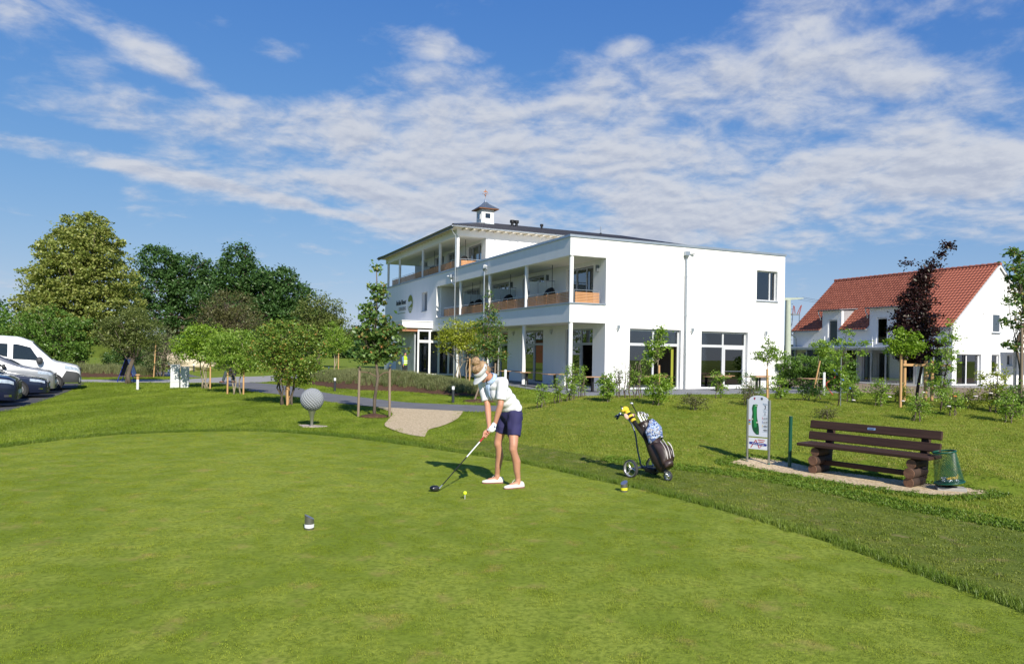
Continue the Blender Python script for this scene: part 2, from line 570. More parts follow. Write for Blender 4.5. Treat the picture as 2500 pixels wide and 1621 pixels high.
def cat(P, n=6):
    """Catmull-Rom through points"""
    P = [np.array(p, float) for p in P]; out = []
    for i in range(len(P) - 1):
        p0 = P[max(i - 1, 0)]; p1 = P[i]; p2 = P[i + 1]; p3 = P[min(i + 2, len(P) - 1)]
        for k in range(n):
            t = k / n
            out.append(.5 * ((2 * p1) + (-p0 + p2) * t + (2 * p0 - 5 * p1 + 4 * p2 - p3) * t * t + (-p0 + 3 * p1 - 3 * p2 + p3) * t ** 3))
    out.append(P[-1]); return np.array(out)
def resample(P, n):
    P = np.asarray(P, float); d = np.r_[0, np.cumsum(np.hypot(*np.diff(P[:, :2], axis=0).T))]
    t = np.linspace(0, d[-1], n)
    return np.stack([np.interp(t, d, P[:, k]) for k in range(P.shape[1])], 1)
def ribbon(name, A, B, mat, n=60, m=10, lift=.014, zfun=None):
    A = resample(cat(A), n); B = resample(cat(B), n)
    t = np.linspace(0, 1, m)[None, :, None]
    P = A[:, None, :] * (1 - t) + B[:, None, :] * t
    Z = T(P[..., 0], P[..., 1]) + lift
    if zfun is not None: Z = Z + zfun(np.linspace(0, 1, n)[:, None], np.linspace(0, 1, m)[None, :])
    V = np.concatenate([P, Z[..., None]], 2).reshape(-1, 3)
    idx = np.arange(n * m).reshape(n, m)
    F = np.stack([idx[:-1, :-1].ravel(), idx[:-1, 1:].ravel(), idx[1:, 1:].ravel(), idx[1:, :-1].ravel()], 1)
    o = link(name, npmesh(name, V, F, mat, smooth=True))
    b = bmesh.new(); b.from_mesh(o.data); bmesh.ops.recalc_face_normals(b, faces=b.faces)
    if sum(f.normal.z for f in b.faces) < 0: bmesh.ops.reverse_faces(b, faces=b.faces)
    b.to_mesh(o.data); b.free()
    return o
M_ASPH = pm('asphalt', (.16, .16, .165), .9, var=.12, scale=1.2, bump=.35, bscale=90, spec=.2)
M_ASPHD = pm('asphalt_dark', (.085, .085, .09), .9, var=.15, scale=1.5, bump=.35, bscale=90, spec=.2)
M_CONC = pm('pale_concrete', (.33, .32, .30), .9, var=.08, scale=2, bump=.2, bscale=80, spec=.2)
M_GRAV = pm('pale_gravel', (.36, .265, .150), .95, var=.0, scale=26, bump=1.0, bscale=34, spec=.1, col2=(.74, .60, .40))
M_MULCH = pm('bark_mulch', (.055, .030, .020), .95, scale=18, bump=1.0, bscale=40, spec=.1, col2=(.14, .080, .050))
M_SOIL = pm('bare_soil', (.19, .14, .095), .95, scale=3, bump=.8, bscale=14, spec=.1, col2=(.33, .255, .175))
M_PATIO = pm('patio_paving', (.20, .205, .215), .8, var=.1, scale=3, bump=.15, bscale=60, spec=.3)
PATH_N = [(-15.98,39.27),(-11.74,32.35),(-9.96,30.41),(-6.57,26.23),(-4.8,24.45),(-3.28,23.43),(-1.65,22.97),(-0.6,22.6),(0.3,22.6)]
PATH_F = [(-15.2,41.0),(-11.58,37.33),(-9.56,33.96),(-7.6,31.0),(-5.92,28.98),(-3.79,26.57),(-1.86,25.86),(-0.52,25.56),(0.3,25.5)]
tag(ribbon('asphalt_path', PATH_N, PATH_F, M_ASPH, 80, 14), 'grey asphalt path curving from the car park past the sculpture', kind='structure')
PALE_N = [(-26,38.2),(-22.94,38.1),(-18.13,38.68),(-15.98,39.27),(-13.83,41.2),(-13.95,48.5),(-14.89,57.4),(-16,66)]
PALE_F = [(-26,40.4),(-24.11,40.4),(-19.88,42.4),(-19.13,44.0),(-18.43,47.3),(-17.04,49.5),(-16.82,54.2),(-17.5,66)]
tag(ribbon('concrete_walk', PALE_N, PALE_F, M_CONC, 80, 12, .019), 'pale concrete walk behind the planted trees', kind='structure')
tag(ribbon('side_path', [(-24.1,53.5),(-30,58),(-40,64)], [(-19.13,45.0),(-27,50),(-38,57)], M_ASPH, 30, 8, .012), 'grey side path branching off by the boulder', kind='structure')
tag(ribbon('gravel_path', [(-4.43,24.07),(-3.6,21.95),(-3.35,19.86),(-3.13,18.08),(-2.31,16.3),(-1.95,15.9)], [(-1.5,22.97),(-1.5,20.45),(-1.7,18.54),(-1.95,17.5),(-1.93,16.6),(-1.88,15.9)], M_GRAV, 60, 20, .02), 'pale gravel ramp leading from the path up to the tee', kind='structure')
BED_N = [(-12.3,42.5),(-12.02,41.3),(-9.12,36.37),(-6.99,34.24),(-4.83,33.5),(-3.06,31.64),(-1.65,30.82),(-0.9,31.6)]
BED_F = [(-12.4,44),(-12.2,46),(-9.5,48),(-7.2,45),(-5.2,41.5),(-3.6,38.2),(-2.0,35.0),(-0.9,32.6)]
def bedz(s, t):
    return .62 * np.sin(np.pi * np.clip(t, 0, 1)) ** .8 * np.sin(np.pi * np.clip(s * .96 + .02, 0, 1)) ** .6
tag(ribbon('planting_bed', BED_N, BED_F, M_MULCH, 70, 18, .016, bedz), 'mounded bed of brown bark mulch beside the entrance', kind='structure')
BED2_N = [(-33,43.5),(-28.5,43.2),(-24.5,44.0),(-22.5,45)]
BED2_F = [(-34,50),(-29,51),(-25,49.5),(-22.8,46.5)]
tag(ribbon('planting_bed', BED2_N, BED2_F, M_MULCH, 40, 10, .014, lambda s, t: .3 * np.sin(np.pi * t) * np.sin(np.pi * np.clip(s, 0, 1)) ** .5), 'low bed of bark mulch behind the folding sign', kind='structure')
def sheet(name, pts, z, mat, thick=0.0):
    m = MB()
    if thick: m.prism([(x, y, z - thick) for x, y in pts], (0, 0, thick))
    else: m.add([(x, y, z) for x, y in pts], [tuple(range(len(pts)))])
    o = m.build(name, mat)
    if not thick and o.data.polygons[0].normal.z < 0: o.data.flip_normals()
    return o
tag(sheet('patio', [(-1.6,46.5),(-1.49,45.2),(.27,39.4),(1.42,35.8),(2.81,32.3),(13,36.7),(19,39.2),(18.2,44),(16.3,50),(-3,62)], .035, M_PATIO, .1), 'grey paved terrace around the white hotel', kind='structure')
tag(sheet('bare_soil', [(16.6,47.0),(18.6,41.2),(19.6,38.6),(21.0,34.0),(26,33.5),(46,38),(60,50),(33,66),(20,62)], .012, M_SOIL), 'bare brown soil in front of the red roofed house', kind='structure')
tag(sheet('house_terrace', [(24.0,57.5),(27.4,50.2),(31.2,47.6),(46,54.5),(44,60),(31.35,51.9),(26.0,63.4)], .06, M_CONC, .2), 'pale terrace slab along the red roofed house', kind='structure')
PARK = [(-15.0,21.4),(-15.3,23.0),(-21.9,37.5),(-23.0,38.1),(-45,32),(-38,12),(-16,20.9)]
tag(ribbon('parking_lot', [(-14.6,21.0),(-15.6,23.2),(-17.6,27.6),(-19.6,32.0),(-22.0,37.3)], [(-34,14),(-36,18),(-38,22),(-40,27),(-42,32)], M_ASPHD, 30, 30, .014), 'dark asphalt car park at the left edge', kind='structure')
GB = [(3.83,12.6),(4.23,12.05),(4.72,11.3),(5.28,10.54),(5.94,10.03),(6.48,10.1),(6.8,10.3)]
GBb = [(4.25,13.05),(4.75,12.8),(5.3,12.15),(5.85,11.45),(6.35,10.95),(6.7,10.65),(6.85,10.4)]
tag(ribbon('gravel_bed', GB, GBb, M_GRAV, 50, 12, .02), 'narrow bed of pale gravel under the bench and the course sign', kind='structure')
sheet_o = sheet('tee_green', [tuple(p) for p in TEE], TEE_Z, M_TEE)
tag(sheet_o, 'closely mown tee with a smooth raised surface', kind='structure')
# far hills with woods
hm = MB()
pts = [(-900 + 60 * i, 60 + 34 * math.sin(i * .9) + 26 * math.sin(i * .37 + 1)) for i in range(50)]
hm.grid([[(x, 2000, -5) for x, z in pts], [(x, 2080, z * .45) for x, z in pts], [(x, 2200, z * .55) for x, z in pts]])
tag(hm.build('hills', pm('far_woods', (.030, .052, .030), .95, var=.3, scale=.02, spec=.05), smooth=True), 'low wooded hills on the horizon', kind='structure')

# short worn strip between the tee fringe and the rough
STRIP_A = [(-2.6, 14.2), (-1.2, 13.1), (.1, 11.6), (1.0, 10.5), (1.75, 9.45), (2.35, 8.45), (2.85, 7.3), (3.2, 6.3), (3.5, 5.2), (3.8, 3.8)]
STRIP_B = [(-2.2, 15.4), (-.6, 15.4), (.7, 13.9), (1.9, 12.7), (3.3, 11.9), (4.3, 10.85), (5.0, 9.5), (5.6, 8.6), (6.4, 7.4), (7.4, 5.6)]
M_STRIP = grassmat('worn_turf', (.110, .150, .018), (.165, .195, .030), (.28, .21, .10), .6)
tag(ribbon('worn_strip', STRIP_A, STRIP_B, M_STRIP, 70, 14, .006), 'short worn dark grass strip between the tee edge and the rough', kind='structure')
# ---------------------------------------------------------------- hotel
PHI = .429448
UX = np.array([-math.sin(PHI), math.cos(PHI)]); VX = np.array([math.cos(PHI), math.sin(PHI)])
M_WALL = pm('white_render', (.80, .795, .78), .85, var=.025, scale=2.2, bump=.12, bscale=120, spec=.2, stretch=(1, 1, .22))
M_CEIL = pm('soffit_render', (.74, .72, .66), .85, var=.02, scale=2, spec=.2)
M_ZINC = pm('zinc_sheet', (.42, .46, .50), .42, .75, var=.08, scale=3)
M_ZINCD = pm('dark_zinc', (.16, .18, .19), .45, .6, var=.1, scale=3)
M_GALV = pm('galvanised_pipe', (.55, .57, .58), .32, .85, var=.08, scale=8)
M_FRAME = pm('grey_window_frame', (.36, .38, .40), .45, .2, var=.04)
M_FRAMEL = pm('pale_window_frame', (.62, .63, .64), .45, .2, var=.04)
M_FRAMEW = pm('white_window_frame', (.78, .78, .78), .45, var=.03)
M_PANE = glassmat('window_glass', (.42, .46, .48), 1.3)
M_PANED = glassmat('dark_window_glass', (.20, .23, .25), 1.5)
M_FROST = pm('frosted_glass', (.62, .69, .70), .35, var=.03, scale=2, spec=.5)
M_DARK = pm('black_metal', (.018, .018, .020), .45, .3, var=.1)
M_LARCH = pm('larch_slat', (.43, .205, .085), .7, var=.0, scale=5, stretch=(1, 1, 14), col2=(.60, .32, .15))
M_TILED = pm('dark_roof_tile', (.028, .028, .034), .34, var=.25, scale=3, spec=.6)
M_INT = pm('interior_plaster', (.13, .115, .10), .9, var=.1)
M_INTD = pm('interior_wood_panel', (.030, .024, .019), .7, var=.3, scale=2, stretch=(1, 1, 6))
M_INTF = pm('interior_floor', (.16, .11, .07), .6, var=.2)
M_CURT = pm('lime_curtain', (.36, .38, .05), .9, var=.08, scale=3, stretch=(1, 1, .1))
M_CURTW = pm('white_net_curtain', (.6, .6, .58), .9, var=.06)

hotel = empty('hotel_building', (2.924, 37.0, -.152 + .035), PHI, 1.267, 'long white hotel with balconies, dark tiled roof and a small lantern on top', 'building')

def panel(parent, axis, c, s0, s1, z0, z1, holes, th, mat, name='wall'):
    """wall panel; axis 'y': in plane y=c facing -y; axis 'x': in plane x=c facing -x"""
    S = sorted(set([s0, s1] + [min(max(h[i], s0), s1) for h in holes for i in (0, 1)]))
    Z = sorted(set([z0, z1] + [min(max(h[i], z0), z1) for h in holes for i in (2, 3)]))
    def P(s, z, d): return (s, c + d, z) if axis == 'y' else (c + d, s, z)
    solid = {}
    for i in range(len(S) - 1):
        for j in range(len(Z) - 1):
            cs, cz = (S[i] + S[i + 1]) / 2, (Z[j] + Z[j + 1]) / 2
            solid[i, j] = not any(h[0] < cs < h[1] and h[2] < cz < h[3] for h in holes)
    m = MB()
    for (i, j), k in solid.items():
        if not k: continue
        a, b, e, g = S[i], S[i + 1], Z[j], Z[j + 1]
        m.add([P(a, e, 0), P(b, e, 0), P(b, g, 0), P(a, g, 0)], [(0, 1, 2, 3)])
        m.add([P(a, e, th), P(b, e, th), P(b, g, th), P(a, g, th)], [(3, 2, 1, 0)])
        for (di, dj, q) in ((-1, 0, ((a, e), (a, g))), (1, 0, ((b, g), (b, e))), (0, -1, ((b, e), (a, e))), (0, 1, ((a, g), (b, g)))):
            if not solid.get((i + di, j + dj), False):
                (p, r), (s_, t_) = q
                m.add([P(p, r, 0), P(p, r, th), P(s_, t_, th), P(s_, t_, 0)], [(0, 1, 2, 3)])
    o = m.build(name, mat, parent, fix=False)
    b = bmesh.new(); b.from_mesh(o.data)
    bmesh.ops.remove_doubles(b, verts=b.verts, dist=1e-5)
    bmesh.ops.recalc_face_normals(b, faces=b.faces)
    b.to_mesh(o.data); b.free()
    return o
def window(parent, axis, c, s0, s1, z0, z1, mull=(), trans=None, fm=None, pmat=None, bar=.055, dep=.06, sill=None, openp=(), name='window', leaf=None, doorbar=None):
    """frame with mullions at given s, one transom, panes as sub-parts; leaf: index of bay with a door sash"""
    fm = fm or M_FRAME; pmat = pmat or M_PANE
    w = empty(name); w.parent = parent
    def bx(m, a, b, e, g, d0, d1):
        if axis == 'y': m.box(a, b, c + d0, c + d1, e, g)
        else: m.box(c + d0, c + d1, a, b, e, g)
    m = MB()
    bx(m, s0, s0 + bar, z0, z1, 0, dep); bx(m, s1 - bar, s1, z0, z1, 0, dep)
    bx(m, s0 + bar, s1 - bar, z0, z0 + bar, 0, dep); bx(m, s0 + bar, s1 - bar, z1 - bar, z1, 0, dep)
    xs = [s0 + bar] + [q for k in mull for q in (k - bar * .6, k + bar * .6)] + [s1 - bar]
    for k in mull: bx(m, k - bar * .6, k + bar * .6, z0 + bar, z1 - bar, .002, dep - .002)
    zs = [(z0 + bar, z1 - bar)]
    if trans:
        for i in range(0, len(xs), 2): bx(m, xs[i], xs[i + 1], trans - bar * .8, trans + bar * .8, .004, dep - .004)
        zs = [(z0 + bar, trans - bar * .8), (trans + bar * .8, z1 - bar)]
    if leaf is not None:
        a, b = xs[2 * leaf], xs[2 * leaf + 1]; e, g = zs[0]; k = bar * 1.2
        bx(m, a, a + k, e, g, -.012, dep * .6); bx(m, b - k, b, e, g, -.012, dep * .6)
        bx(m, a + k, b - k, e, e + k, -.010, dep * .6); bx(m, a + k, b - k, g - k, g, -.010, dep * .6)
    m.build('frame', fm, w)
    n = 0
    for (e, g) in zs:
        for i in range(0, len(xs), 2):
            if n not in openp:
                q = MB(); bx(q, xs[i] - .01, xs[i + 1] + .01, e - .01, g + .01, dep * .45, dep * .55)
                q.build('pane', pmat, w)
            n += 1
    if sill:
        q = MB(); bx(q, s0 - .03, s1 + .03, z0 - .05, z0 - .005, -sill, dep * .5); q.build('sill', M_ZINC, w)
    if doorbar is not None:
        a, b = xs[2 * doorbar], xs[2 * doorbar + 1]
        q = MB(); zz = z0 + .42 * (zs[0][1] - z0)
        if axis == 'y': q.tube([(a + .06, c - .012, zz), (a + .06, c - .07, zz), (b - .14, c - .07, zz), (b - .06, c - .012, zz + .08)], .012, 6)
        q.build('push_bar', M_GALV, w)
    return w

# --- walls of the lower wing
H = hotel
panel(H, 'y', 0, 0, 11.52, .05, 6.30, [(-1, 1.70, -1, 2.86), (-1, 1.70, 3.60, 5.56), (2.91, 5.56, .12, 2.68), (6.68, 9.33, .12, 2.67), (9.81, 11.07, 4.16, 5.55)], .28, M_WALL)
panel(H, 'x', 0, .28, 16.75, 5.56, 6.30, [], .25, M_WALL)
panel(H, 'x', 0, .28, 16.75, 2.86, 3.60, [], .25, M_WALL)
panel(H, 'x', 0, 16.75, 29.0, 2.86, 6.30, [(18.59, 19.75, 4.18, 5.39)], .3, M_WALL)
panel(H, 'x', 0, 22.0, 29.0, .05, 2.86, [], .3, M_WALL)
panel(H, 'x', 1.70, .28, 17.6, .05, 2.86, [(1.0, 3.44, .12, 2.68), (5.62, 8.06, .12, 2.70), (9.81, 12.2, .12, 2.70), (13.95, 16.35, .12, 2.70)], .25, M_WALL)
panel(H, 'x', 1.70, .28, 16.65, 3.38, 5.56, [(1.02, 3.41, 3.42, 5.38), (5.61, 8.05, 3.42, 5.38), (9.76, 12.18, 3.42, 5.38), (13.91, 16.3, 3.42, 5.38)], .25, M_WALL)
panel(H, 'y', 16.65, .25, 1.70, 3.38, 5.56, [], .1, M_WALL)
panel(H, 'y', 17.6, .3, 8, .05, 2.86, [], .2, M_WALL)
panel(H, 'x', 11.24, .28, 13.3, .05, 6.30, [], .28, M_WALL)
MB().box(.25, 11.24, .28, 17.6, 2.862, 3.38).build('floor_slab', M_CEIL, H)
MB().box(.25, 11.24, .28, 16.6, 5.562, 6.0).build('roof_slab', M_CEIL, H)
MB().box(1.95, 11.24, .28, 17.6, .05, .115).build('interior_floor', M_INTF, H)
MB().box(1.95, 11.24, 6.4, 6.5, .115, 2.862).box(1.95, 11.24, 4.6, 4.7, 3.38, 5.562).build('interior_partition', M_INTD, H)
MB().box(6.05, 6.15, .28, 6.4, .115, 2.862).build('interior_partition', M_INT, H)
# --- third storey
panel(H, 'y', 13.3, 1.80, 15.9, 5.9, 8.63, [], .28, M_WALL)
panel(H, 'y', 13.3, 0, 1.80, 8.23, 8.63, [], .28, M_WALL)
panel(H, 'x', 0, 13.58, 29.0, 8.20, 8.63, [], .25, M_WALL)
panel(H, 'x', 1.80, 13.58, 26.03, 6.1, 8.22, [(13.98, 16.37, 6.2, 8.05), (17.96, 19.97, 6.2, 8.05), (20.64, 22.55, 6.2, 8.05), (24.27, 25.74, 6.2, 8.05)], .25, M_WALL)
panel(H, 'y', 25.78, 2.05, 15.6, 6.1, 8.22, [], .25, M_WALL)
MB().box(.25, 15.6, 13.58, 29.0, 8.222, 8.60).build('ceiling_slab', M_CEIL, H)
MB().box(.30, 15.6, 13.3, 29.0, 5.6, 6.22).build('floor_slab', M_CEIL, H)
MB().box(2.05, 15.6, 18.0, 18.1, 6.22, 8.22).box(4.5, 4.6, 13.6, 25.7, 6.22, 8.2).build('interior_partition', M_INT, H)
panel(H, 'x', 15.62, 13.58, 29.0, .05, 8.22, [], .28, M_WALL)
panel(H, 'y', 28.72, .3, 15.6, .05, 6.2, [], .28, M_WALL)
MB().box(1.0, 3.0, 13.25, 13.35, 6.0, 6.1).build('wall_step', M_WALL, H)
# expansion joint on the upper wall
MB().cyl((7.2, 13.27, 6.3), (7.2, 13.27, 8.6), .03, n=8).build('expansion_joint', M_WALL, H)
# --- metal caps
MB().box(-.045, 11.565, -.045, .32, 6.302, 6.40).build('parapet_cap', M_ZINC, H)
MB().box(-.045, .30, .322, 29.04, 6.302, 6.398).build('parapet_cap', M_ZINC, H)
MB().box(-.045, 1.695, -.045, .30, 3.602, 3.665).build('parapet_cap', M_ZINC, H)
MB().box(-.045, .28, .302, 16.72, 3.602, 3.663).build('parapet_cap', M_ZINC, H)
MB().box(11.2, 11.565, .322, 13.3, 6.302, 6.398).build('parapet_cap', M_ZINC, H)
# --- columns
for y in (.12, 4.30, 8.62, 12.86):
    MB().cyl((.13, y, 3.664), (.13, y, 5.561), .088, n=20).build('column', M_WALL, H, auto=40)
for y in (.12, 4.48, 8.86, 13.24):
    MB().cyl((.13, y, .05), (.13, y, 2.861), .088, n=20).build('column', M_WALL, H, auto=40)
for y in (13.45, 16.55, 19.98, 25.49, 28.67):
    MB().cyl((.13, y, 6.399), (.13, y, 8.221), .088, n=20).build('column', M_WALL, H, auto=40)
# --- windows and doors
for a, b, mu in ((2.91, 5.56, 4.22), (6.68, 9.33, 8.02)):
    k = a < 4
    window(H, 'y', .16, a, b, .12, 2.66, (mu,), 2.02, M_FRAMEL, M_PANE, .07, .07, openp=(1,) if k else (), name='glass_door', leaf=None if k else 1, doorbar=None if k else 1)
cv = MB()
for i in range(9):
    x = 5.30 + i * .016
    cv.add([(x, .34 + .02 * (i % 2), .14), (x + .016, .34 + .02 * ((i + 1) % 2), .14), (x + .016, .34 + .02 * ((i + 1) % 2), 2.55), (x, .34 + .02 * (i % 2), 2.55)], [(0, 1, 2, 3)])
cv.build('curtain', M_CURT, H)
window(H, 'y', .14, 9.81, 11.07, 4.16, 5.55, (10.72,), None, M_FRAMEL, M_PANED, .055, .07, sill=.19)
bl = MB()
for i in range(10): bl.box(9.87, 10.68, .235, .24, 4.24 + i * .105, 4.335 + i * .105)
bl.build('blind', pm('teal_blind', (.16, .30, .30), .6, var=.1), H)
for a, b in ((1.0, 3.44), (5.62, 8.06), (9.81, 12.2), (13.95, 16.35)):
    op = (0,) if a < 2 else ()
    window(H, 'x', 1.80, a, b, .12, 2.68, ((a + b) / 2 - .1,), 2.02, M_FRAME, M_PANED, .065, .07, name='glass_door', leaf=1, openp=op)
for a, b in ((1.02, 3.41), (5.61, 8.05), (9.76, 12.18), (13.91, 16.3)):
    window(H, 'x', 1.82, a, b, 3.42, 5.36, (a + .78, b - .75), None, M_FRAME, M_PANED, .07, .08)
for a, b in ((13.98, 16.37), (17.96, 19.97), (20.64, 22.55), (24.27, 25.74)):
    window(H, 'x', 1.92, a, b, 6.24, 8.03, (a + .7, b - .65), None, M_FRAME, M_PANED, .07, .08)
window(H, 'x', .20, 18.59, 19.75, 4.18, 5.39, (19.15,), None, M_FRAME, M_PANED, .06, .07, sill=.24)
# --- railings: posts, handrail and every slat its own piece
def slatmesh(L):
    return MB().box(-L / 2, L / 2, -.012, .012, -.024, .024).mesh('slat', M_LARCH)
SLM = {}
def railing(parent, axis, c, s0, s1, z0, n=7, pitch=.0625, hand=.08, name='balcony_railing', step=1.04):
    r = empty(name); r.parent = parent
    k = max(1, round((s1 - s0) / step)); w = (s1 - s0) / k
    p = MB(); top = z0 + n * pitch + hand
    def pt(s, z, d=0): return (s, c + d, z) if axis == 'y' else (c + d, s, z)
    for i in range(k + 1):
        s = s0 + i * w
        q = MB(); q.cyl(pt(s, z0 - .02, .03), pt(s, top, .03), .011, n=6); q.build('post', M_GALV, r)
    MB().cyl(pt(s0, top, .03), pt(s1, top, .03), .014, n=8).build('handrail', M_GALV, r)
    key = round(w - .05, 2)
    if key not in SLM: SLM[key] = slatmesh(key)
    for i in range(k):
        for j in range(n):
            link('slat', SLM[key], r, pt(s0 + (i + .5) * w, z0 + .03 + j * pitch), (0, 0, 0) if axis == 'y' else (0, 0, R(90)))
    return r
for a, b in ((.30, 4.14), (4.46, 8.46), (8.78, 12.70), (13.02, 15.7)):
    railing(H, 'x', .12, a, b, 3.672)
railing(H, 'y', .12, .29, 1.48, 3.672, step=1.2)
for a, b in ((13.65, 16.4), (16.7, 19.82), (20.14, 25.33), (25.65, 27.5)):
    railing(H, 'x', .12, a, b, 6.41)
railing(H, 'y', 13.42, .30, 1.75, 6.41, step=1.5)
for y in (4.30, 8.62, 12.86):
    s = empty('privacy_screen'); s.parent = H
    for x in (.34, .78, 1.22, 1.64): MB().cyl((x, y + .12, 3.4), (x, y + .12, 4.95), .014, n=6).build('post', M_GALV, s)
    for i, x in enumerate((.36, .80, 1.24)): MB().box(x, x + .40, y + .115, y + .125, 3.55, 4.88).build('pane', M_FROST, s)
    MB().box(.32, 1.66, y + .105, y + .135, 4.95, 4.98).build('top_rail', M_FRAME, s)
s = empty('privacy_screen'); s.parent = H
for i, x in enumerate((.5, 1.1)): MB().box(x, x + .56, 23.0, 23.01, 6.35, 7.5).build('pane', M_FROST, s)
MB().box(.48, 1.7, 22.99, 23.02, 7.5, 7.53).build('top_rail', M_FRAME, s)
# --- lamps, downpipes, hoppers
def lamp(x, y, z, ax):
    m = MB()
    if ax == 'y': m.box(x - .06, x + .06, y - .10, y, z, z + .13).box(x - .035, x + .035, y - .085, y - .015, z - .09, z)
    else: m.box(x - .10, x, y - .06, y + .06, z, z + .13).box(x - .085, x - .015, y - .035, y + .035, z - .09, z)
    m.build('wall_lamp', M_GALV, H)
lamp(2.30, 0, 2.66, 'y'); lamp(6.12, 0, 2.64, 'y'); lamp(10.35, 0, 2.62, 'y')
for y in (4.73, 9.0, 13.2): lamp(1.70, y, 2.58, 'x')
for y in (.60, 5.18, 9.3): MB().box(1.58, 1.70, y - .045, y + .045, 5.05, 5.32).build('wall_lamp', M_ZINCD, H)
def hopper(x, y, z):
    return MB().prism([(x - .11, y - .11, z), (x + .11, y - .11, z), (x + .11, y + .06, z), (x - .11, y + .06, z)], (0, 0, .17)).lathe([(.05, -.14), (.13, 0)], 4, (x, y - .03, z))
d = empty('downpipe'); d.parent = H
MB().cyl((5.74, -.07, .06), (5.74, -.07, 5.80), .045, n=12).build('pipe', M_GALV, d, auto=40)
hopper(5.74, -.075, 5.93).build('hopper', M_ZINC, d)
MB().cyl((5.98, -.02, 6.03), (6.14, -.16, 6.06), .05, n=10).build('spout', M_FRAMEW, d, auto=40)
for z in (1.6, 3.3, 5.0): MB().box(5.69, 5.79, -.13, .0, z, z + .03).build('bracket', M_GALV, d)
d = empty('downpipe'); d.parent = H
MB().tube([(-.42, 13.05, 8.62), (-.42, 13.05, 8.48), (-.30, 13.1, 8.32), (-.14, 13.2, 8.22), (-.10, 13.2, 8.05), (-.10, 13.2, .06)], .042, 12).build('pipe', M_GALV, d, auto=40)
d = empty('downpipe'); d.parent = H
hopper(-.10, 13.86, 5.86).build('hopper', M_ZINC, d)
MB().tube([(-.10, 13.84, 5.75), (-.10, 13.80, 5.6), (-.10, 13.35, 5.42), (-.10, 13.22, 5.3)], .035, 10).build('pipe', M_GALV, d, auto=40)
MB().cyl((-.02, 14.1, 5.96), (-.16, 14.35, 5.98), .04, n=8).build('spout', M_FRAMEW, d)
d = empty('downpipe'); d.parent = H
hopper(-.10, 8.87, 5.86).build('hopper', M_ZINC, d)
MB().cyl((-.10, 8.84, 5.72), (-.10, 8.84, .06), .040, n=12).build('pipe', M_GALV, d, auto=40)
MB().cyl((-.08, 8.6, 5.98), (-.26, 8.5, 6.0), .045, n=8).build('spout', M_FRAMEW, d)
# --- roof: hipped, dark tiles
EZ, RZ, RY0, RX0, RX1 = 8.68, 10.53, 21.15, 5.0, 16.1
EX0, EX1, EY0, EY1 = -.45, 16.3, 12.72, 29.6
roof = empty('roof'); roof.parent = H
hp = MB()
A, B, C_, D_ = (EX0, EY0, EZ), (EX1, EY0, EZ), (EX1, EY1, EZ), (EX0, EY1, EZ)
E_, F_ = (RX0, RY0, RZ), (RX1, RY0, RZ)
hp.add([A, B, C_, D_, E_, F_], [(0, 1, 5, 4), (1, 2, 5), (2, 3, 4, 5), (3, 0, 4), (3, 2, 1, 0)])
hp.build('roof_deck', pm('soffit_boards', (.60, .54, .42), .8, var=.1, scale=2), roof, loc=(0, 0, -.07))
def tiles_on(parent, O, ex, eu, nxt, nrow, wx, wu, test, mat, name='roof_tiles', singles=0, order=None, amp=.028, tl=.022):
    """S-shaped roof tiles on a slope: O origin at eave, ex along eave, eu up the slope"""
    O = Vector(O); ex = Vector(ex).normalized(); eu = Vector(eu).normalized(); n = ex.cross(eu).normalized()
    prof = [(0, 0), (.12, .35), (.28, .95), (.45, 1), (.62, .6), (.78, .08), (.9, 0), (1.0, .02)]
    tm = MB()
    lo = [ex * (p * wx) + n * (amp * q + tl) for p, q in prof]
    hi = [ex * (p * wx) + n * (amp * q) + eu * (wu * 1.06) for p, q in prof]
    bt = [ex * (p * wx) + n * (amp * q + tl - .02) for p, q in prof]
    tm.grid([bt, lo, hi])
    tme = tm.mesh(name, mat, False)
    allv = np.array([v for v in tm.v]); allf = np.array(tm.f)
    cells = [(i, j) for j in range(nrow) for i in range(nxt) if test((i + .5) * wx, (j + .5) * wu)]
    if order: cells.sort(key=order)
    for (i, j) in cells[:singles]:
        p = O + ex * (i * wx) + eu * (j * wu)
        link('roof_tile', tme, parent, p)
    rest = cells[singles:]
    if rest:
        off = np.array([list(O + ex * (i * wx) + eu * (j * wu)) for i, j in rest])
        V = (allv[None] + off[:, None]).reshape(-1, 3)
        F = (allf[None] + (np.arange(len(rest)) * len(allv))[:, None, None]).reshape(-1, 4)
        o = link(name, npmesh(name, V, F, mat), parent)
        o['kind'] = 'stuff'
run = RY0 - EY0; sl = math.hypot(run, RZ - EZ)
def t_right(x, s):
    f = s / sl
    return EX0 + f * (RX0 - EX0) <= EX0 + x <= EX1 - f * (EX1 - RX1) and f < 1
tiles_on(roof, A, (1, 0, 0), (0, run, RZ - EZ), 68, 30, .245, .31, t_right, M_TILED)
sl2 = math.hypot(RX0 - EX0, RZ - EZ)
def t_left(x, s):
    f = s / sl2
    return f * (EY1 - RY0) <= x <= (EY1 - EY0) - f * (RY0 - EY0) and f < 1
tiles_on(roof, D_, (0, -1, 0), (RX0 - EX0, 0, RZ - EZ), 69, 20, .245, .31, t_left, M_TILED)
rc = MB()
for a, b in ((A, E_), (E_, F_), (D_, E_), (F_, B)):
    rc.tube([Vector(a) + Vector((0, 0, .03)), Vector(b) + Vector((0, 0, .03))], .075, 8)
rc.build('ridge_cap', M_TILED, roof)
gt = MB()
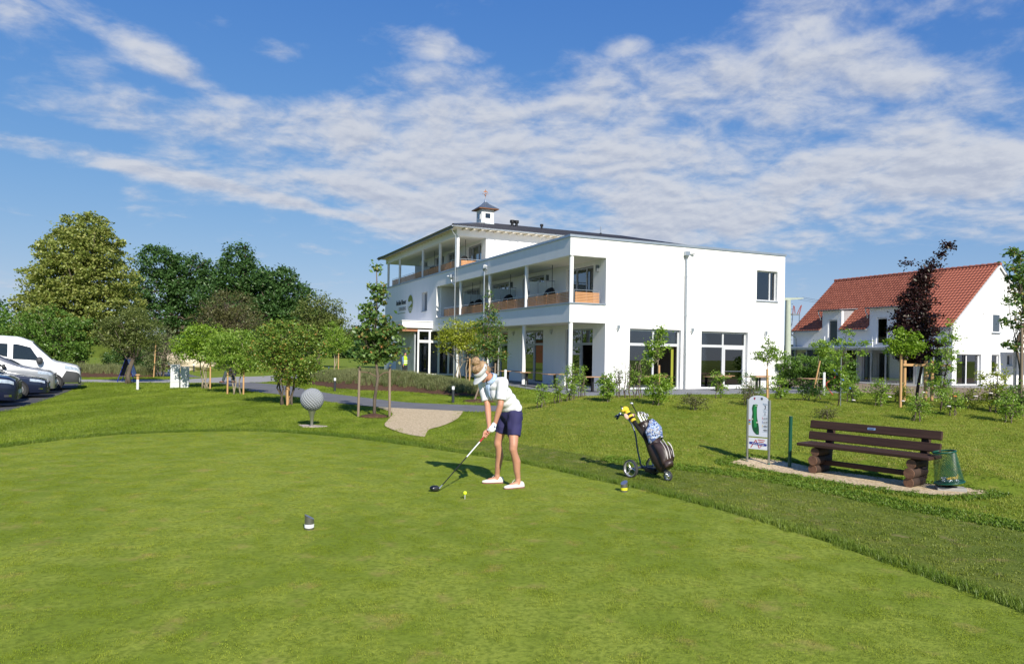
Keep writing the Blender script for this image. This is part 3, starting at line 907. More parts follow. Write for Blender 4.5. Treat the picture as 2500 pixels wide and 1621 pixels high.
def gutter(m, a, b, r=.065):
    a = Vector(a); b = Vector(b); d = (b - a).normalized(); sd = d.cross(Vector((0, 0, 1)))
    rows = []
    for p in (a, b):
        rows.append([p + sd * (r * math.cos(t)) + Vector((0, 0, r * math.sin(t))) for t in np.linspace(math.pi, 2 * math.pi, 9)])
    m.grid(rows)
    m.grid([[q + Vector((0, 0, .006)) + sd * .006 * (-1 if i < 4 else 1) for i, q in enumerate(r_)] for r_ in rows])
gutter(gt, (EX0 - .06, EY0 - .05, EZ - .02), (EX1, EY0 - .05, EZ - .02)); gt.build('gutter', M_ZINC, roof)
gt = MB(); gutter(gt, (EX0 - .05, EY1, EZ - .02), (EX0 - .05, EY0, EZ - .02)); gt.build('gutter', M_ZINCD, roof)
MB().box(EX0 - .01, EX0 + .02, EY0, EY1, EZ - .16, EZ - .03).build('fascia', M_ZINCD, roof)
M_RAFT = pm('cream_rafter', (.66, .60, .48), .7, var=.06, scale=4)
rm = MB().box(-.06, .06, -.55, .10, -.10, .02).mesh('rafter_tail', M_RAFT)
for i in range(32): link('rafter_tail', rm, roof, (.35 + i * .49, 13.25, 8.63))
rm2 = MB().box(-.42, .06, -.05, .05, -.10, .02).mesh('rafter_tail', M_RAFT)
for i in range(25): link('rafter_tail', rm2, roof, (0, 13.4 + i * .64, 8.63))
def vent(x, y, z, h, r, cap=True, mat=None):
    m = MB().cyl((x, y, z - .25), (x, y, z + h), r, n=12)
    if cap: m.cyl((x, y, z + h * .55), (x, y, z + h), r * 1.7, n=12)
    m.build('vent_pipe', mat or M_DARK, roof, auto=40)
vent(6.92, 20.9, 10.5, .42, .10); vent(7.25, 20.9, 10.5, .42, .10); vent(9.1, 20.6, 10.42, .36, .07)
vent(14.27, 21.0, 10.5, .62, .05, False, M_GALV); MB().lathe([(.16, -.2), (.06, .15)], 10, (14.27, 21.0, 10.5)).build('pipe_flashing', M_DARK, roof)
# lantern
cu = empty('roof_lantern'); cu.parent = H
M_BOARD = pm('white_boards', (.78, .78, .76), .6, var=.03, scale=4)
cx, cy, hw = 4.93, 21.1, .46
lan = MB()
def face(m, ax, c, sgn):
    w0, w1, z0, z1 = -.24, .24, 10.78, 11.22
    for (a, b, e, g) in ((-hw, w0, 10.3, 11.6), (w1, hw, 10.3, 11.6), (w0, w1, 10.3, z0), (w0, w1, z1, 11.6)):
        if ax == 'y': m.add([(cx + a, c, e), (cx + b, c, e), (cx + b, c, g), (cx + a, c, g)], [(0, 1, 2, 3)])
        else: m.add([(c, cy + a, e), (c, cy + b, e), (c, cy + b, g), (c, cy + a, g)], [(0, 1, 2, 3)])
face(lan, 'y', cy - hw, 1); face(lan, 'y', cy + hw, 1); face(lan, 'x', cx - hw, 1); face(lan, 'x', cx + hw, 1)
lan.build('lantern_wall', M_BOARD, cu)
MB().box(cx - hw - .02, cx + hw + .02, cy - hw - .02, cy + hw + .02, 10.3, 10.56).build('lantern_base', M_FROST, cu)
for i in range(9): MB().box(cx - hw + .1 * i + .005, cx - hw + .1 * i + .02, cy - hw - .012, cy - hw, 11.26, 11.55).build('board_strip', M_BOARD, cu)
window(cu, 'y', cy - hw - .03, cx - .26, cx + .26, 10.76, 11.24, (), None, M_BOARD, M_PANE, .07, .05, name='lantern_window')
window(cu, 'x', cx - hw - .03, cy - .26, cy + .26, 10.76, 11.24, (), None, M_BOARD, M_PANE, .05, .05, name='lantern_window')
q = MB(); e = .74
ap = (cx, cy, 12.12)
cn = [(cx - e, cy - e, 11.50), (cx + e, cy - e, 11.50), (cx + e, cy + e, 11.50), (cx - e, cy + e, 11.50)]
mid = [(cx + (a - cx) * .32, cy + (b - cy) * .32, 11.86) for a, b, _ in cn]
q.add(cn + mid + [ap], [(0, 1, 5, 4), (1, 2, 6, 5), (2, 3, 7, 6), (3, 0, 4, 7), (4, 5, 8), (5, 6, 8), (6, 7, 8), (7, 4, 8)])
q.build('lantern_roof', pm('blue_zinc', (.20, .24, .27), .4, .7, var=.08), cu)
MB().add([tuple(Vector(p) - Vector((0, 0, .015))) for p in cn] + [tuple(Vector(p) - Vector((0, 0, .06))) for p in cn], [(0, 1, 5, 4), (1, 2, 6, 5), (2, 3, 7, 6), (3, 0, 4, 7), (4, 5, 6, 7)]).build('lantern_eaves', pm('oiled_wood', (.25, .11, .05), .7, var=.1), cu)
sm_ = MB()
for k in (-.6, -.3, 0, .3, .6): sm_.cyl((cx + k, cy - e, 11.51), (cx + k * .32, cy - e * .32, 11.87), .012, n=4)
sm_.build('standing_seam', M_ZINC, cu)
MB().lathe([(.10, -.10), (.05, .1), (.018, .22)], 10, (cx, cy, 12.1)).build('finial', M_GALV, cu)
M_COPPER = pm('copper', (.42, .20, .12), .45, .7, var=.2)
wv = MB().cyl((cx, cy, 12.2), (cx, cy, 12.95), .012, n=6).ell((cx, cy, 12.5), (.05, .05, .07))
for a in (0, 90):
    t = R(a); wv.cyl((cx - .19 * math.cos(t), cy - .19 * math.sin(t), 12.58), (cx + .19 * math.cos(t), cy + .19 * math.sin(t), 12.58), .011, n=5)
for t in (R(0), R(90), R(180), R(270)): wv.ell((cx + .2 * math.cos(t), cy + .2 * math.sin(t), 12.60), .025, 6, 4)
wv.prism([(cx - .17, cy - .006, 12.72), (cx - .10, cy - .006, 12.70), (cx + .1, cy - .006, 12.73), (cx + .21, cy - .006, 12.66), (cx + .16, cy - .006, 12.76), (cx + .06, cy - .006, 12.80), (cx + .02, cy - .006, 12.90), (cx - .04, cy - .006, 12.82), (cx - .09, cy - .006, 12.80)], (0, .012, 0))
wv.build('weather_vane', M_COPPER, cu)
# --- entrance: white canopy, glazed porch
MB().box(-1.95, .0, 17.4, 23.5, 3.02, 3.42).box(-2.0, -.002, 17.35, 23.55, 3.42, 3.47).build('entrance_canopy', M_FRAMEW, H)
MB().box(-1.9, -.9, 17.55, 17.7, 2.80, 3.02).box(-1.9, -1.78, 17.7, 23.4, 2.80, 3.02).build('canopy_beam', pm('canopy_wood', (.33, .15, .08), .7, var=.1), H)
window(H, 'y', 17.5, -.93, 1.65, .10, 2.92, (-.15, .45, 1.1), 2.2, M_FRAMEW, M_PANED, .10, .10, name='entrance_door')
window(H, 'x', -.90, 17.6, 21.9, .10, 2.92, (19.0, 20.4), None, M_FRAMEW, M_PANED, .09, .09, name='entrance_glazing')
MB().box(-1.05, -.96, 17.8, 21.9, .08, 2.78).build('film_covered_screen', pm('film_over_glazing', (.36, .38, .40), .35, var=.18, scale=2.5, bump=.6, bscale=6), H)
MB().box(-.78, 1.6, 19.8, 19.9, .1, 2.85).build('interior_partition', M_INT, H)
MB().box(-.25, -.02, 17.62, 17.74, .1, 2.85).build('porch_post', pm('cream_post', (.62, .60, .48), .7, var=.05), H)
# --- lettering and round emblem on the side wall
sg = empty('hotel_sign'); sg.parent = H
Mt = Matrix(((0, 0, -1, -.012), (-1, 0, 0, 25.85), (0, 1, 0, 4.86), (0, 0, 0, 1)))
M_INK = pm('dark_lettering', (.035, .045, .05), .6)
text_mesh('lettering', 'Bachhof Resort', .50, M_INK, sg, Mt, shear=.35, sx=.80, ext=.012)
Mt2 = Matrix(((0, 0, -1, -.012), (-1, 0, 0, 25.15), (0, 1, 0, 4.44), (0, 0, 0, 1)))
text_mesh('lettering', 'STRAUBING', .36, pm('grey_lettering', (.30, .31, .30), .6), sg, Mt2, sx=.95, ext=.012)
MB().box(-.012, -.003, 23.5, 25.4, 4.24, 4.28).build('underline', pm('olive_print', (.18, .22, .02), .6, var=.05), sg)
def disc(m, y, z, r, x, n=40): m.prism([(x, y + r * math.cos(2 * math.pi * k / n), z + r * math.sin(2 * math.pi * k / n)) for k in range(n)], (-.012, 0, 0))
q = MB(); disc(q, 22.28, 4.80, .66, -.003); q.build('emblem_disc', pm('emblem_pale', (.62, .65, .66), .6, var=.02), sg)
def emb(f_lo, f_hi, y0, y1, n=26):
    m = MB()
    for k in range(n):
        a = y0 + (y1 - y0) * k / n; b = y0 + (y1 - y0) * (k + 1) / n
        c = []
        for t in (a, b):
            lim = math.sqrt(max(.61 ** 2 - t * t, 1e-6))
            c.append((max(f_lo(t), -lim), min(f_hi(t), lim)))
        if c[0][1] - c[0][0] < .004 and c[1][1] - c[1][0] < .004: continue
        m.add([(-.017, 22.28 - a, 4.80 + c[0][0]), (-.017, 22.28 - b, 4.80 + c[1][0]), (-.017, 22.28 - b, 4.80 + max(c[1])), (-.017, 22.28 - a, 4.80 + max(c[0]))], [(0, 1, 2, 3)])
    m.build('emblem_shape', MATS['olive_print'], sg)
emb(lambda t: .22 - .25 * abs(t + .15) + .06 * math.sin(9 * t), lambda t: 9, -.6, .6)
wvf = lambda t: .05 * math.cos(14 * t)
emb(lambda t: -.27 + wvf(t), lambda t: -.06 + .14 * math.sin(2.6 * t - .2), -.6, .6)
emb(lambda t: -.42 + wvf(t), lambda t: -.33 + wvf(t), -.6, .6)
emb(lambda t: -.60, lambda t: -.47 + wvf(t), -.6, .6)

# --- black hanging egg chairs on the balconies
def hanging_chair(x, y, z, ceil, label):
    """x, y, z in the hotel's own measure"""
    s = 1.267
    w = hotel.location + Vector((s * (x * VX[0] + y * UX[0]), s * (x * VX[1] + y * UX[1]), s * z))
    e = empty('hanging_chair', w, PHI + R(150), 1.0, label, 'chair', 'black egg chairs hanging on the balconies')
    sh = MB(); rows = []
    for i in range(9):
        t = R(8 + 150 * i / 8); rows.append([(.50 * math.sin(t) * math.cos(a), .50 * math.sin(t) * math.sin(a), .62 * math.cos(t)) for a in np.linspace(R(-115), R(115), 17)])
    sh.grid(rows)
    o = sh.build('shell', M_DARK, e, smooth=True)
    md = o.modifiers.new('wicker', 'WIREFRAME'); md.thickness = .035; md.use_replace = False
    MB().ell((0.08, 0, -.30), (.34, .34, .12)).build('cushion', pm('black_cushion', (.03, .03, .032), .9, var=.2), e, smooth=True)
    MB().cyl((0, 0, .6), (0, 0, (ceil - z) * s), .016, n=6).build('hanging_rod', M_DARK, e)
    return e
hanging_chair(.95, 3.35, 4.05, 5.56, 'black egg chair hanging on the first floor balcony nearest the corner column')
hanging_chair(.95, 7.9, 4.05, 5.56, 'black egg chair hanging beside the frosted screen of the second balcony bay')
hanging_chair(.95, 12.0, 4.05, 5.56, 'right one of two black egg chairs hanging side by side')
hanging_chair(.95, 13.15, 4.05, 5.56, 'left one of two black egg chairs hanging side by side')
hanging_chair(.95, 14.4, 6.75, 8.2, 'black egg chair hanging on the top floor balcony behind the end column')
hanging_chair(.95, 20.1, 6.75, 8.2, 'black egg chair half hidden along the top floor balcony')
# ---------------------------------------------------------------- red roofed house
HS = 1.25
house = empty('house', (31.35, 51.48, -.125 + .06), PHI, HS, 'white house with steep red tiled roof, two dormers and a glazed lean-to', 'house')
K = house
M_RTILE = pm('red_clay_tile', (.25, .075, .044), .6, var=.0, scale=5, spec=.3, col2=(.44, .150, .092))
GW, AP, EV = 8.14, 7.14, 3.60
sl_h = (AP - EV) / (GW / 2)
def gable(y, th, holes):
    m = MB()
    o = panel(K, 'y', y, 0, GW, .02, EV, holes, th, M_WALL)
    m.prism([(0, y, EV), (GW, y, EV), (GW / 2, y, AP)], (0, th, 0)).build('gable_wall', M_WALL, K)
gable(0, .28, [(.38, 2.58, .09, 1.89), (3.53, 4.27, .80, 1.89), (4.99, 5.51, 1.25, 1.89)])
# the window in the gable triangle sits in a shallow reveal on the wall face
gable(11.5, .28, [])
LW = [(.6, 1.9, .1, 1.95), (2.4, 3.3, .1, 1.95), (4.0, 4.9, .1, 1.95), (5.2, 6.0, .1, 1.95), (6.4, 7.2, .1, 1.95), (7.6, 8.3, .1, 1.95), (8.9, 9.7, .1, 1.95), (10.1, 11.0, .1, 1.95),
      (4.22, 4.98, 2.47, 4.2), (2.90, 3.72, 2.47, 4.2), (7.97, 8.73, 2.50, 4.2)]
panel(K, 'x', 0, .28, 11.5, .02, EV, LW, .28, M_WALL)
panel(K, 'x', GW - .28, .28, 11.5, .02, EV, [], .28, M_WALL)
MB().box(.28, GW - .28, .28, 11.5, 2.15, 2.3).build('floor_slab', M_CEIL, K)
MB().box(3.2, 3.3, .28, 11.5, .05, 4.2).build('interior_partition', M_INT, K)
MB().box(.28, GW - .28, .28, 11.5, .0, .06).build('interior_floor', M_INTF, K)
# roof deck and tiles
ys0, ys1 = -.14, 11.78
ov = .26
ez = EV - ov * sl_h
deck = MB()
def slopeq(m, y0, y1, z_off):
    m.add([(-ov, y0, ez + z_off), (-ov, y1, ez + z_off), (GW / 2, y1, AP + .06 + z_off), (GW / 2, y0, AP + .06 + z_off)], [(0, 1, 2, 3)])
D1, D2 = (7.63, 9.21), (2.33, 5.48)
def inset(y): return any(a < y < b for a, b in (D1, D2))
zc_ = 4.73
xt = (zc_ + .10 - EV) / sl_h        # where a dormer roof meets the slope
ZX = ez + (xt + ov) * (AP + .06 - ez) / (GW / 2 + ov)
for a, b in ((ys0, D2[0]), (D2[1], D1[0]), (D1[1], ys1)):
    deck.add([(-ov, a, ez), (-ov, b, ez), (xt, b, ZX), (xt, a, ZX)], [(0, 1, 2, 3)])
deck.add([(xt, ys0, ZX), (xt, ys1, ZX), (GW / 2, ys1, AP + .06), (GW / 2, ys0, AP + .06)], [(0, 1, 2, 3)])
deck.add([(GW + ov, ys0, ez), (GW + ov, ys1, ez), (GW / 2, ys1, AP + .06), (GW / 2, ys0, AP + .06)], [(0, 1, 2, 3)])
hr = empty('roof'); hr.parent = K
deck.build('roof_deck', M_CEIL, hr)
SLh = math.hypot(GW / 2 + ov, AP + .06 - ez)
def t_house(x, s):
    y = ys1 - x
    if s > SLh: return False
    px = -ov + (GW / 2 + ov) * s / SLh
    return not (inset(y) and px < xt - .05)
tw, tu = .215, .265
tiles_on(hr, (-ov, ys1, ez + .02), (0, -1, 0), (GW / 2 + ov, 0, AP + .06 - ez), int((ys1 - ys0) / tw), 23, tw, tu, t_house, M_RTILE, 'roof_tiles', 300, lambda c: -c[0], .035, .03)
SLr = SLh
tiles_on(hr, (GW + ov, ys0, ez + .02), (0, 1, 0), (-(GW / 2 + ov), 0, AP + .06 - ez), 2, 23, tw, tu, lambda x, s: s < SLr, M_RTILE)
rg = MB()
nr = 32
for i in range(nr):
    a = ys0 + (ys1 - ys0) * i / nr; b = ys0 + (ys1 - ys0) * (i + 1.08) / nr
    MB().tube([(GW / 2, a, AP + .10), (GW / 2, b, AP + .13)], [.085, .10], 8).build('ridge_tile', M_RTILE, hr)
for sgn, x0 in ((1, -ov), (-1, GW + ov)):
    b = MB(); xe = GW / 2
    b.prism([(x0, ys0 + .02, ez - .12), (x0, ys0 + .02, ez + .005), (xe, ys0 + .02, AP + .065), (xe, ys0 + .02, AP - .06)], (0, .05, 0))
    b.build('verge_board', M_FRAMEW, hr)
for a, b in ((ys0, D2[0] + .05), (D2[1] - .05, D1[0]), (D1[1], ys1)):
    g = MB(); gutter(g, (-ov - .05, b, ez - .02), (-ov - .05, a, ez - .02), .06); g.build('gutter', M_ZINC, hr)
def hwin(axis, c, a, b, z0, z1, mull=(), **k):
    return window(K, axis, c, a, b, z0, z1, mull, None, M_FRAMEW, M_PANED, .055, .06, **k)
hwin('y', .16, .38, 2.58, .09, 1.89, (1.48,), name='glass_door')
hwin('y', .12, 3.53, 4.27, .80, 1.89, (), sill=.18)
hwin('y', .12, 4.99, 5.51, 1.25, 1.89, (), sill=.18)
# gable window: recessed box built into the wall face
wn_ = MB(); wn_.box(3.46, 4.29, -.004, .02, 3.15, 4.32)
hwin('y', -.03, 3.50, 4.25, 3.19, 4.29, (), sill=.08)
MB().box(2.66, 2.76, -.05, 0, 4.25, 4.36).build('vent_cover', M_FRAMEW, K)
for i, (a, b, z0, z1) in enumerate(LW[:8]):
    hwin('x', .12, a, b, z0, z1, (), name='glass_door' if i in (0, 2, 3, 6) else 'window')
curt = MB()
for k in range(14):
    x = 1.75 + k * .05
    curt.add([(x, .36 + .02 * (k % 2), .1), (x + .05, .36 + .02 * ((k + 1) % 2), .1), (x + .05, .36 + .02 * ((k + 1) % 2), 1.85), (x, .36 + .02 * (k % 2), 1.85)], [(0, 1, 2, 3)])
curt.build('curtain', pm('green_curtain', (.22, .34, .04), .9, var=.1), K)
# dormers
for (a, b), wins in ((D1, ((7.97, 8.73, 2.50, 4.10),)), (D2, ((4.22, 4.98, 2.47, 4.10), (2.90, 3.72, 2.47, 4.10)))):
    d = empty('dormer'); d.parent = K
    panel(d, 'x', -.002, a, b, EV, zc_, [(w[0], w[1], 0, 4.12) for w in wins], .2, M_WALL, 'dormer_wall')
    for yy in (a, b - .06):
        MB().prism([(.198, yy, EV), (.198, yy, zc_), (xt, yy, zc_)], (0, .06, 0)).build('cheek', pm('zinc_cheek', (.50, .51, .52), .5, .5, var=.1, scale=3), d)
    MB().prism([(-.25, a - .12, zc_ + .002), (-.25, a - .12, zc_ + .06), (xt + .06, a - .12, zc_ + .17), (xt + .06, a - .12, zc_ + .10)], (0, b - a + .24, 0)).build('dormer_roof', M_ZINC, d)
    g = MB(); gutter(g, (-.30, b + .12, zc_ + .03), (-.30, a - .12, zc_ + .03), .06); g.build('gutter', M_ZINCD, d)
    MB().tube([(-.30, b + .06, zc_), (-.28, b + .08, zc_ - .2), (-.10, b + .1, zc_ - .42), (-.06, b + .1, zc_ - .62)], .035, 8).build('downpipe', M_GALV, d)
    for w in wins: hwin('x', .08, w[0], w[1], w[2], w[3], (), sill=.1)
    for k in range(int((b - a) / .4)): MB().box(-.2, .0, a + .2 + k * .4, a + .26 + k * .4, zc_ - .06, zc_).build('rafter_tail', M_RAFT, d)
for yy in (8.9, 5.15): MB().box(-.16, -.1, yy - .03, yy + .03, 2.3, 3.0).build('window_guard_post', M_FRAMEW, K)
d = empty('downpipe'); d.parent = K
MB().tube([(-.30, 11.7, ez - .05), (-.30, 11.68, ez - .2), (-.10, 11.45, ez - .45), (-.06, 11.45, ez - .6), (-.06, 11.45, .05)], .04, 8).build('pipe', M_GALV, d, auto=40)
M_CLEAR = glassmat('clear_glass', (.86, .9, .9), .8)
# lean-to along the long side: zinc roof on slim posts with glazing
lt = empty('lean_to'); lt.parent = K
MB().prism([(-1.75, -.1, 2.10), (-1.75, -.1, 2.20), (-.002, -.1, 2.30), (-.002, -.1, 2.20)], (0, 12.7, 0)).build('lean_to_roof', M_ZINC, lt)
MB().box(-1.80, -1.75, -.12, 12.62, 2.06, 2.20).build('fascia', M_GALV, lt)
for i in range(13):
    y = .0 + i * 1.0
    MB().box(-1.62, -1.54, y, y + .07, .02, 2.10).build('post', M_ZINC, lt)
for i in (0, 2, 3, 5, 8, 10):
    MB().box(-1.59, -1.575, .08 + i, .99 + i, .08, 2.08).build('pane', M_CLEAR, lt)
for y in (2.0, 3.4, 6.1): MB().box(-.10, -.002, y, y + .14, 1.75, 1.95).build('wall_lamp', M_ZINCD, K)
# carport in front of the far end of the gable
cp = empty('carport'); cp.parent = K
MB().box(4.30, 9.5, -2.2, -.4, 2.18, 2.32).build('carport_roof', M_ZINCD, cp)
for (x, y) in ((4.75, -2.0), (9.2, -2.0), (4.75, -.6)): MB().box(x - .06, x + .06, y - .06, y + .06, .0, 2.18).build('post', M_ZINCD, cp)
MB().tube([(4.42, -2.16, 2.2), (4.45, -2.1, 2.0), (4.62, -2.08, 1.9), (4.64, -2.08, .05)], .035, 8).build('downpipe', M_ZINCD, cp)

# ---------------------------------------------------------------- power pole
pp = empty('power_pole', (22.9, 60.0, 0), 0, 1, 'pale green concrete power pole with one crossarm between the two buildings', 'pole')
M_POLE = pm('pale_green_concrete', (.40, .45, .36), .85, var=.08, scale=2)
MB().tube([(0, 0, -.3), (-.05, 0, 6.6)], [.30, .21], 10).build('shaft', M_POLE, pp, auto=50)
for k in range(14): MB().cyl((.2, -.05, .8 + k * .42), (.33, -.1, .8 + k * .42), .015, n=5).build('climbing_rung', M_DARK, pp)
MB().prism([(-.35, -.08, 6.55), (1.2, -.08, 6.72), (1.2, -.08, 6.80), (-.35, -.08, 6.78)], (0, .16, 0)).build('crossarm', M_POLE, pp)
MB().box(.2, .95, -.05, .05, 5.35, 5.46).build('switch_arm', M_ZINCD, pp)
M_INS = pm('red_insulator', (.28, .06, .05), .5, var=.1)
for a, b in (((.35, 0, 5.45), (.42, 0, 6.15)), ((.55, 0, 5.5), (.48, 0, 6.1)), ((.72, 0, 5.45), (1.02, 0, 6.15)), ((.9, 0, 5.45), (1.08, 0, 6.2))):
    MB().tube([a, b], .035, 6).build('insulator', M_INS, pp)
for a, b, c in (((.35, 0, 5.4), (.28, 0, 4.6), (.05, 0, 4.0)), ((.9, 0, 5.4), (.8, 0, 4.3), (.05, 0, 3.4))):
    MB().tube([tuple(p) for p in cat([a, b, c], 6)], .022, 5).build('cable', M_DARK, pp)
for k, (x, z) in enumerate(((.1, 6.78), (.6, 6.84), (1.15, 6.86))):
    w = MB(); pts = []
    for i in range(25):
        t = i / 24; pts.append((x + 60 * t, 55 * t, z - .9 * (4 * t * (1 - t)) * 1.0 + 1.4 * t))
    w.tube(pts, .009, 4).build('wire', M_DARK, pp)
# ---------------------------------------------------------------- trees and shrubs
M_BARK = pm('grey_bark', (.13, .105, .08), .95, var=.35, scale=7, bump=.6, bscale=25, stretch=(1, 1, .3), spec=.1)
M_BARKL = pm('pale_bark', (.30, .25, .18), .9, var=.3, scale=9, bump=.4, bscale=30, stretch=(1, 1, .35), spec=.1)
M_BARKD = pm('dark_bark', (.06, .042, .036), .95, var=.3, scale=9, bump=.4, bscale=30, spec=.1)
M_STAKE = pm('peeled_stake', (.50, .30, .14), .8, var=.12, scale=5, stretch=(1, 1, .15), spec=.2)
M_STAKEG = pm('weathered_stake', (.24, .185, .135), .85, var=.2, scale=6, stretch=(1, 1, .15), spec=.1)
M_TIE = pm('coir_tie', (.14, .10, .065), .95, var=.2)
def leaves_arrays(C, size, rng, up=.35, fold=.25, asp=.55, droop=0.0, sv=.35):
    """one folded diamond leaf (two triangles) per centre"""
    n = len(C)
    nrm = rng.normal(size=(n, 3)); nrm[:, 2] = np.abs(nrm[:, 2]) + up
    nrm /= np.linalg.norm(nrm, axis=1, keepdims=True)
    d = rng.normal(size=(n, 3)); d[:, 2] -= droop
    d -= nrm * (d * nrm).sum(1, keepdims=True); d /= np.linalg.norm(d, axis=1, keepdims=True) + 1e-9
    s = np.cross(nrm, d)
    L = size * (1 + sv * rng.uniform(-1, 1, n))[:, None]; Wd = L * asp
    base = C - d * L * .5; tip = C + d * L * .5
    l = C + s * Wd * .5 + nrm * L * fold * .3; r = C - s * Wd * .5 + nrm * L * fold * .3
    V = np.stack([base, r, tip, l], 1).reshape(-1, 3)
    i = np.arange(n) * 4
    F = np.stack([np.stack([i, i + 1, i + 2], 1), np.stack([i, i + 2, i + 3], 1)], 1).reshape(-1, 3)
    return V, F
def crown_points(ells, nclump, per, crad, rng, flat=.6, shell=.45):
    """clump centres through the lobes (denser near their skin), leaves gathered round each centre"""
    vol = np.array([e[3] * e[4] * e[5] for e in ells]); pr = vol ** .62; pr = pr / pr.sum()
    k = rng.choice(len(ells), nclump, p=pr)
    E = np.array(ells)[k]
    d = rng.normal(size=(nclump, 3)); d /= np.linalg.norm(d, axis=1, keepdims=True)
    r = np.maximum(rng.uniform(0, 1, nclump) ** (1 / 3), shell * rng.uniform(.6, 1.35, nclump)); r = np.minimum(r, 1.06)
    C = E[:, :3] + d * r[:, None] * E[:, 3:6]
    cr = crad * rng.uniform(.55, 1.35, nclump)
    q = rng.normal(size=(nclump, per, 3)) * cr[:, None, None] * .62
    q[..., 2] *= flat
    return C, (C[:, None] + q).reshape(-1, 3)
def limb(m, a, b, r0, r1, rng, n=5, sag=.12, wob=.06, seg=6):
    a = np.array(a, float); b = np.array(b, float); L = np.linalg.norm(b - a)
    pts = []
    for i in range(n + 1):
        t = i / n; p = a + (b - a) * t
        p = p + np.array([0, 0, 1]) * sag * L * math.sin(math.pi * t) + (rng.normal(size=3) * wob * L * (0 < i < n))
        pts.append(tuple(p))
    m.tube(pts, [r0 + (r1 - r0) * i / n for i in range(n + 1)], seg)
    return pts
LEAF = {
 'linden': [(0.1386, 0.1914, 0.0343), (0.2178, 0.264, 0.0554), (0.3102, 0.3366, 0.0871), (0.4356, 0.4224, 0.1452)],
 'oak': [(0.0356, 0.0819, 0.0228), (0.0611, 0.1274, 0.0319), (0.0918, 0.1775, 0.0455)],
 'green': [(0.0741, 0.1418, 0.0227), (0.1164, 0.2173, 0.034), (0.18, 0.293, 0.0491)],
 'bright': [(0.1411, 0.243, 0.0216), (0.2117, 0.333, 0.0324), (0.3024, 0.423, 0.054)],
 'fresh': [(0.121, 0.225, 0.0216), (0.1814, 0.306, 0.036), (0.2822, 0.396, 0.063), (0.3226, 0.432, 0.072)],
 'pink': [(0.1008, 0.189, 0.0252), (0.1512, 0.252, 0.036), (0.2218, 0.306, 0.054), (0.6048, 0.252, 0.09)],
 'red': [(0.0173, 0.0086, 0.0115), (0.0346, 0.0144, 0.0158), (0.0648, 0.023, 0.0216)],
 'olive': [(0.0952, 0.1275, 0.0306), (0.1428, 0.1785, 0.0442), (0.1999, 0.2295, 0.068)],
 'maple': [(0.0596, 0.1254, 0.0304), (0.1021, 0.19, 0.0418), (0.1702, 0.266, 0.0608), (0.5533, 0.228, 0.095)],
 'grey': [(0.1142, 0.1445, 0.0595), (0.1714, 0.204, 0.0765), (0.2475, 0.2635, 0.119)],
 'yellow': [(0.2016, 0.255, 0.0225), (0.3024, 0.345, 0.03), (0.42, 0.435, 0.06)],
 'dry': [(.12, .10, .045), (.13, .135, .045), (.16, .17, .055)],
}
def lmat(k): return leafmat('leaves_' + k, LEAF[k], .32 if k not in ('red', 'oak') else .22, .03)
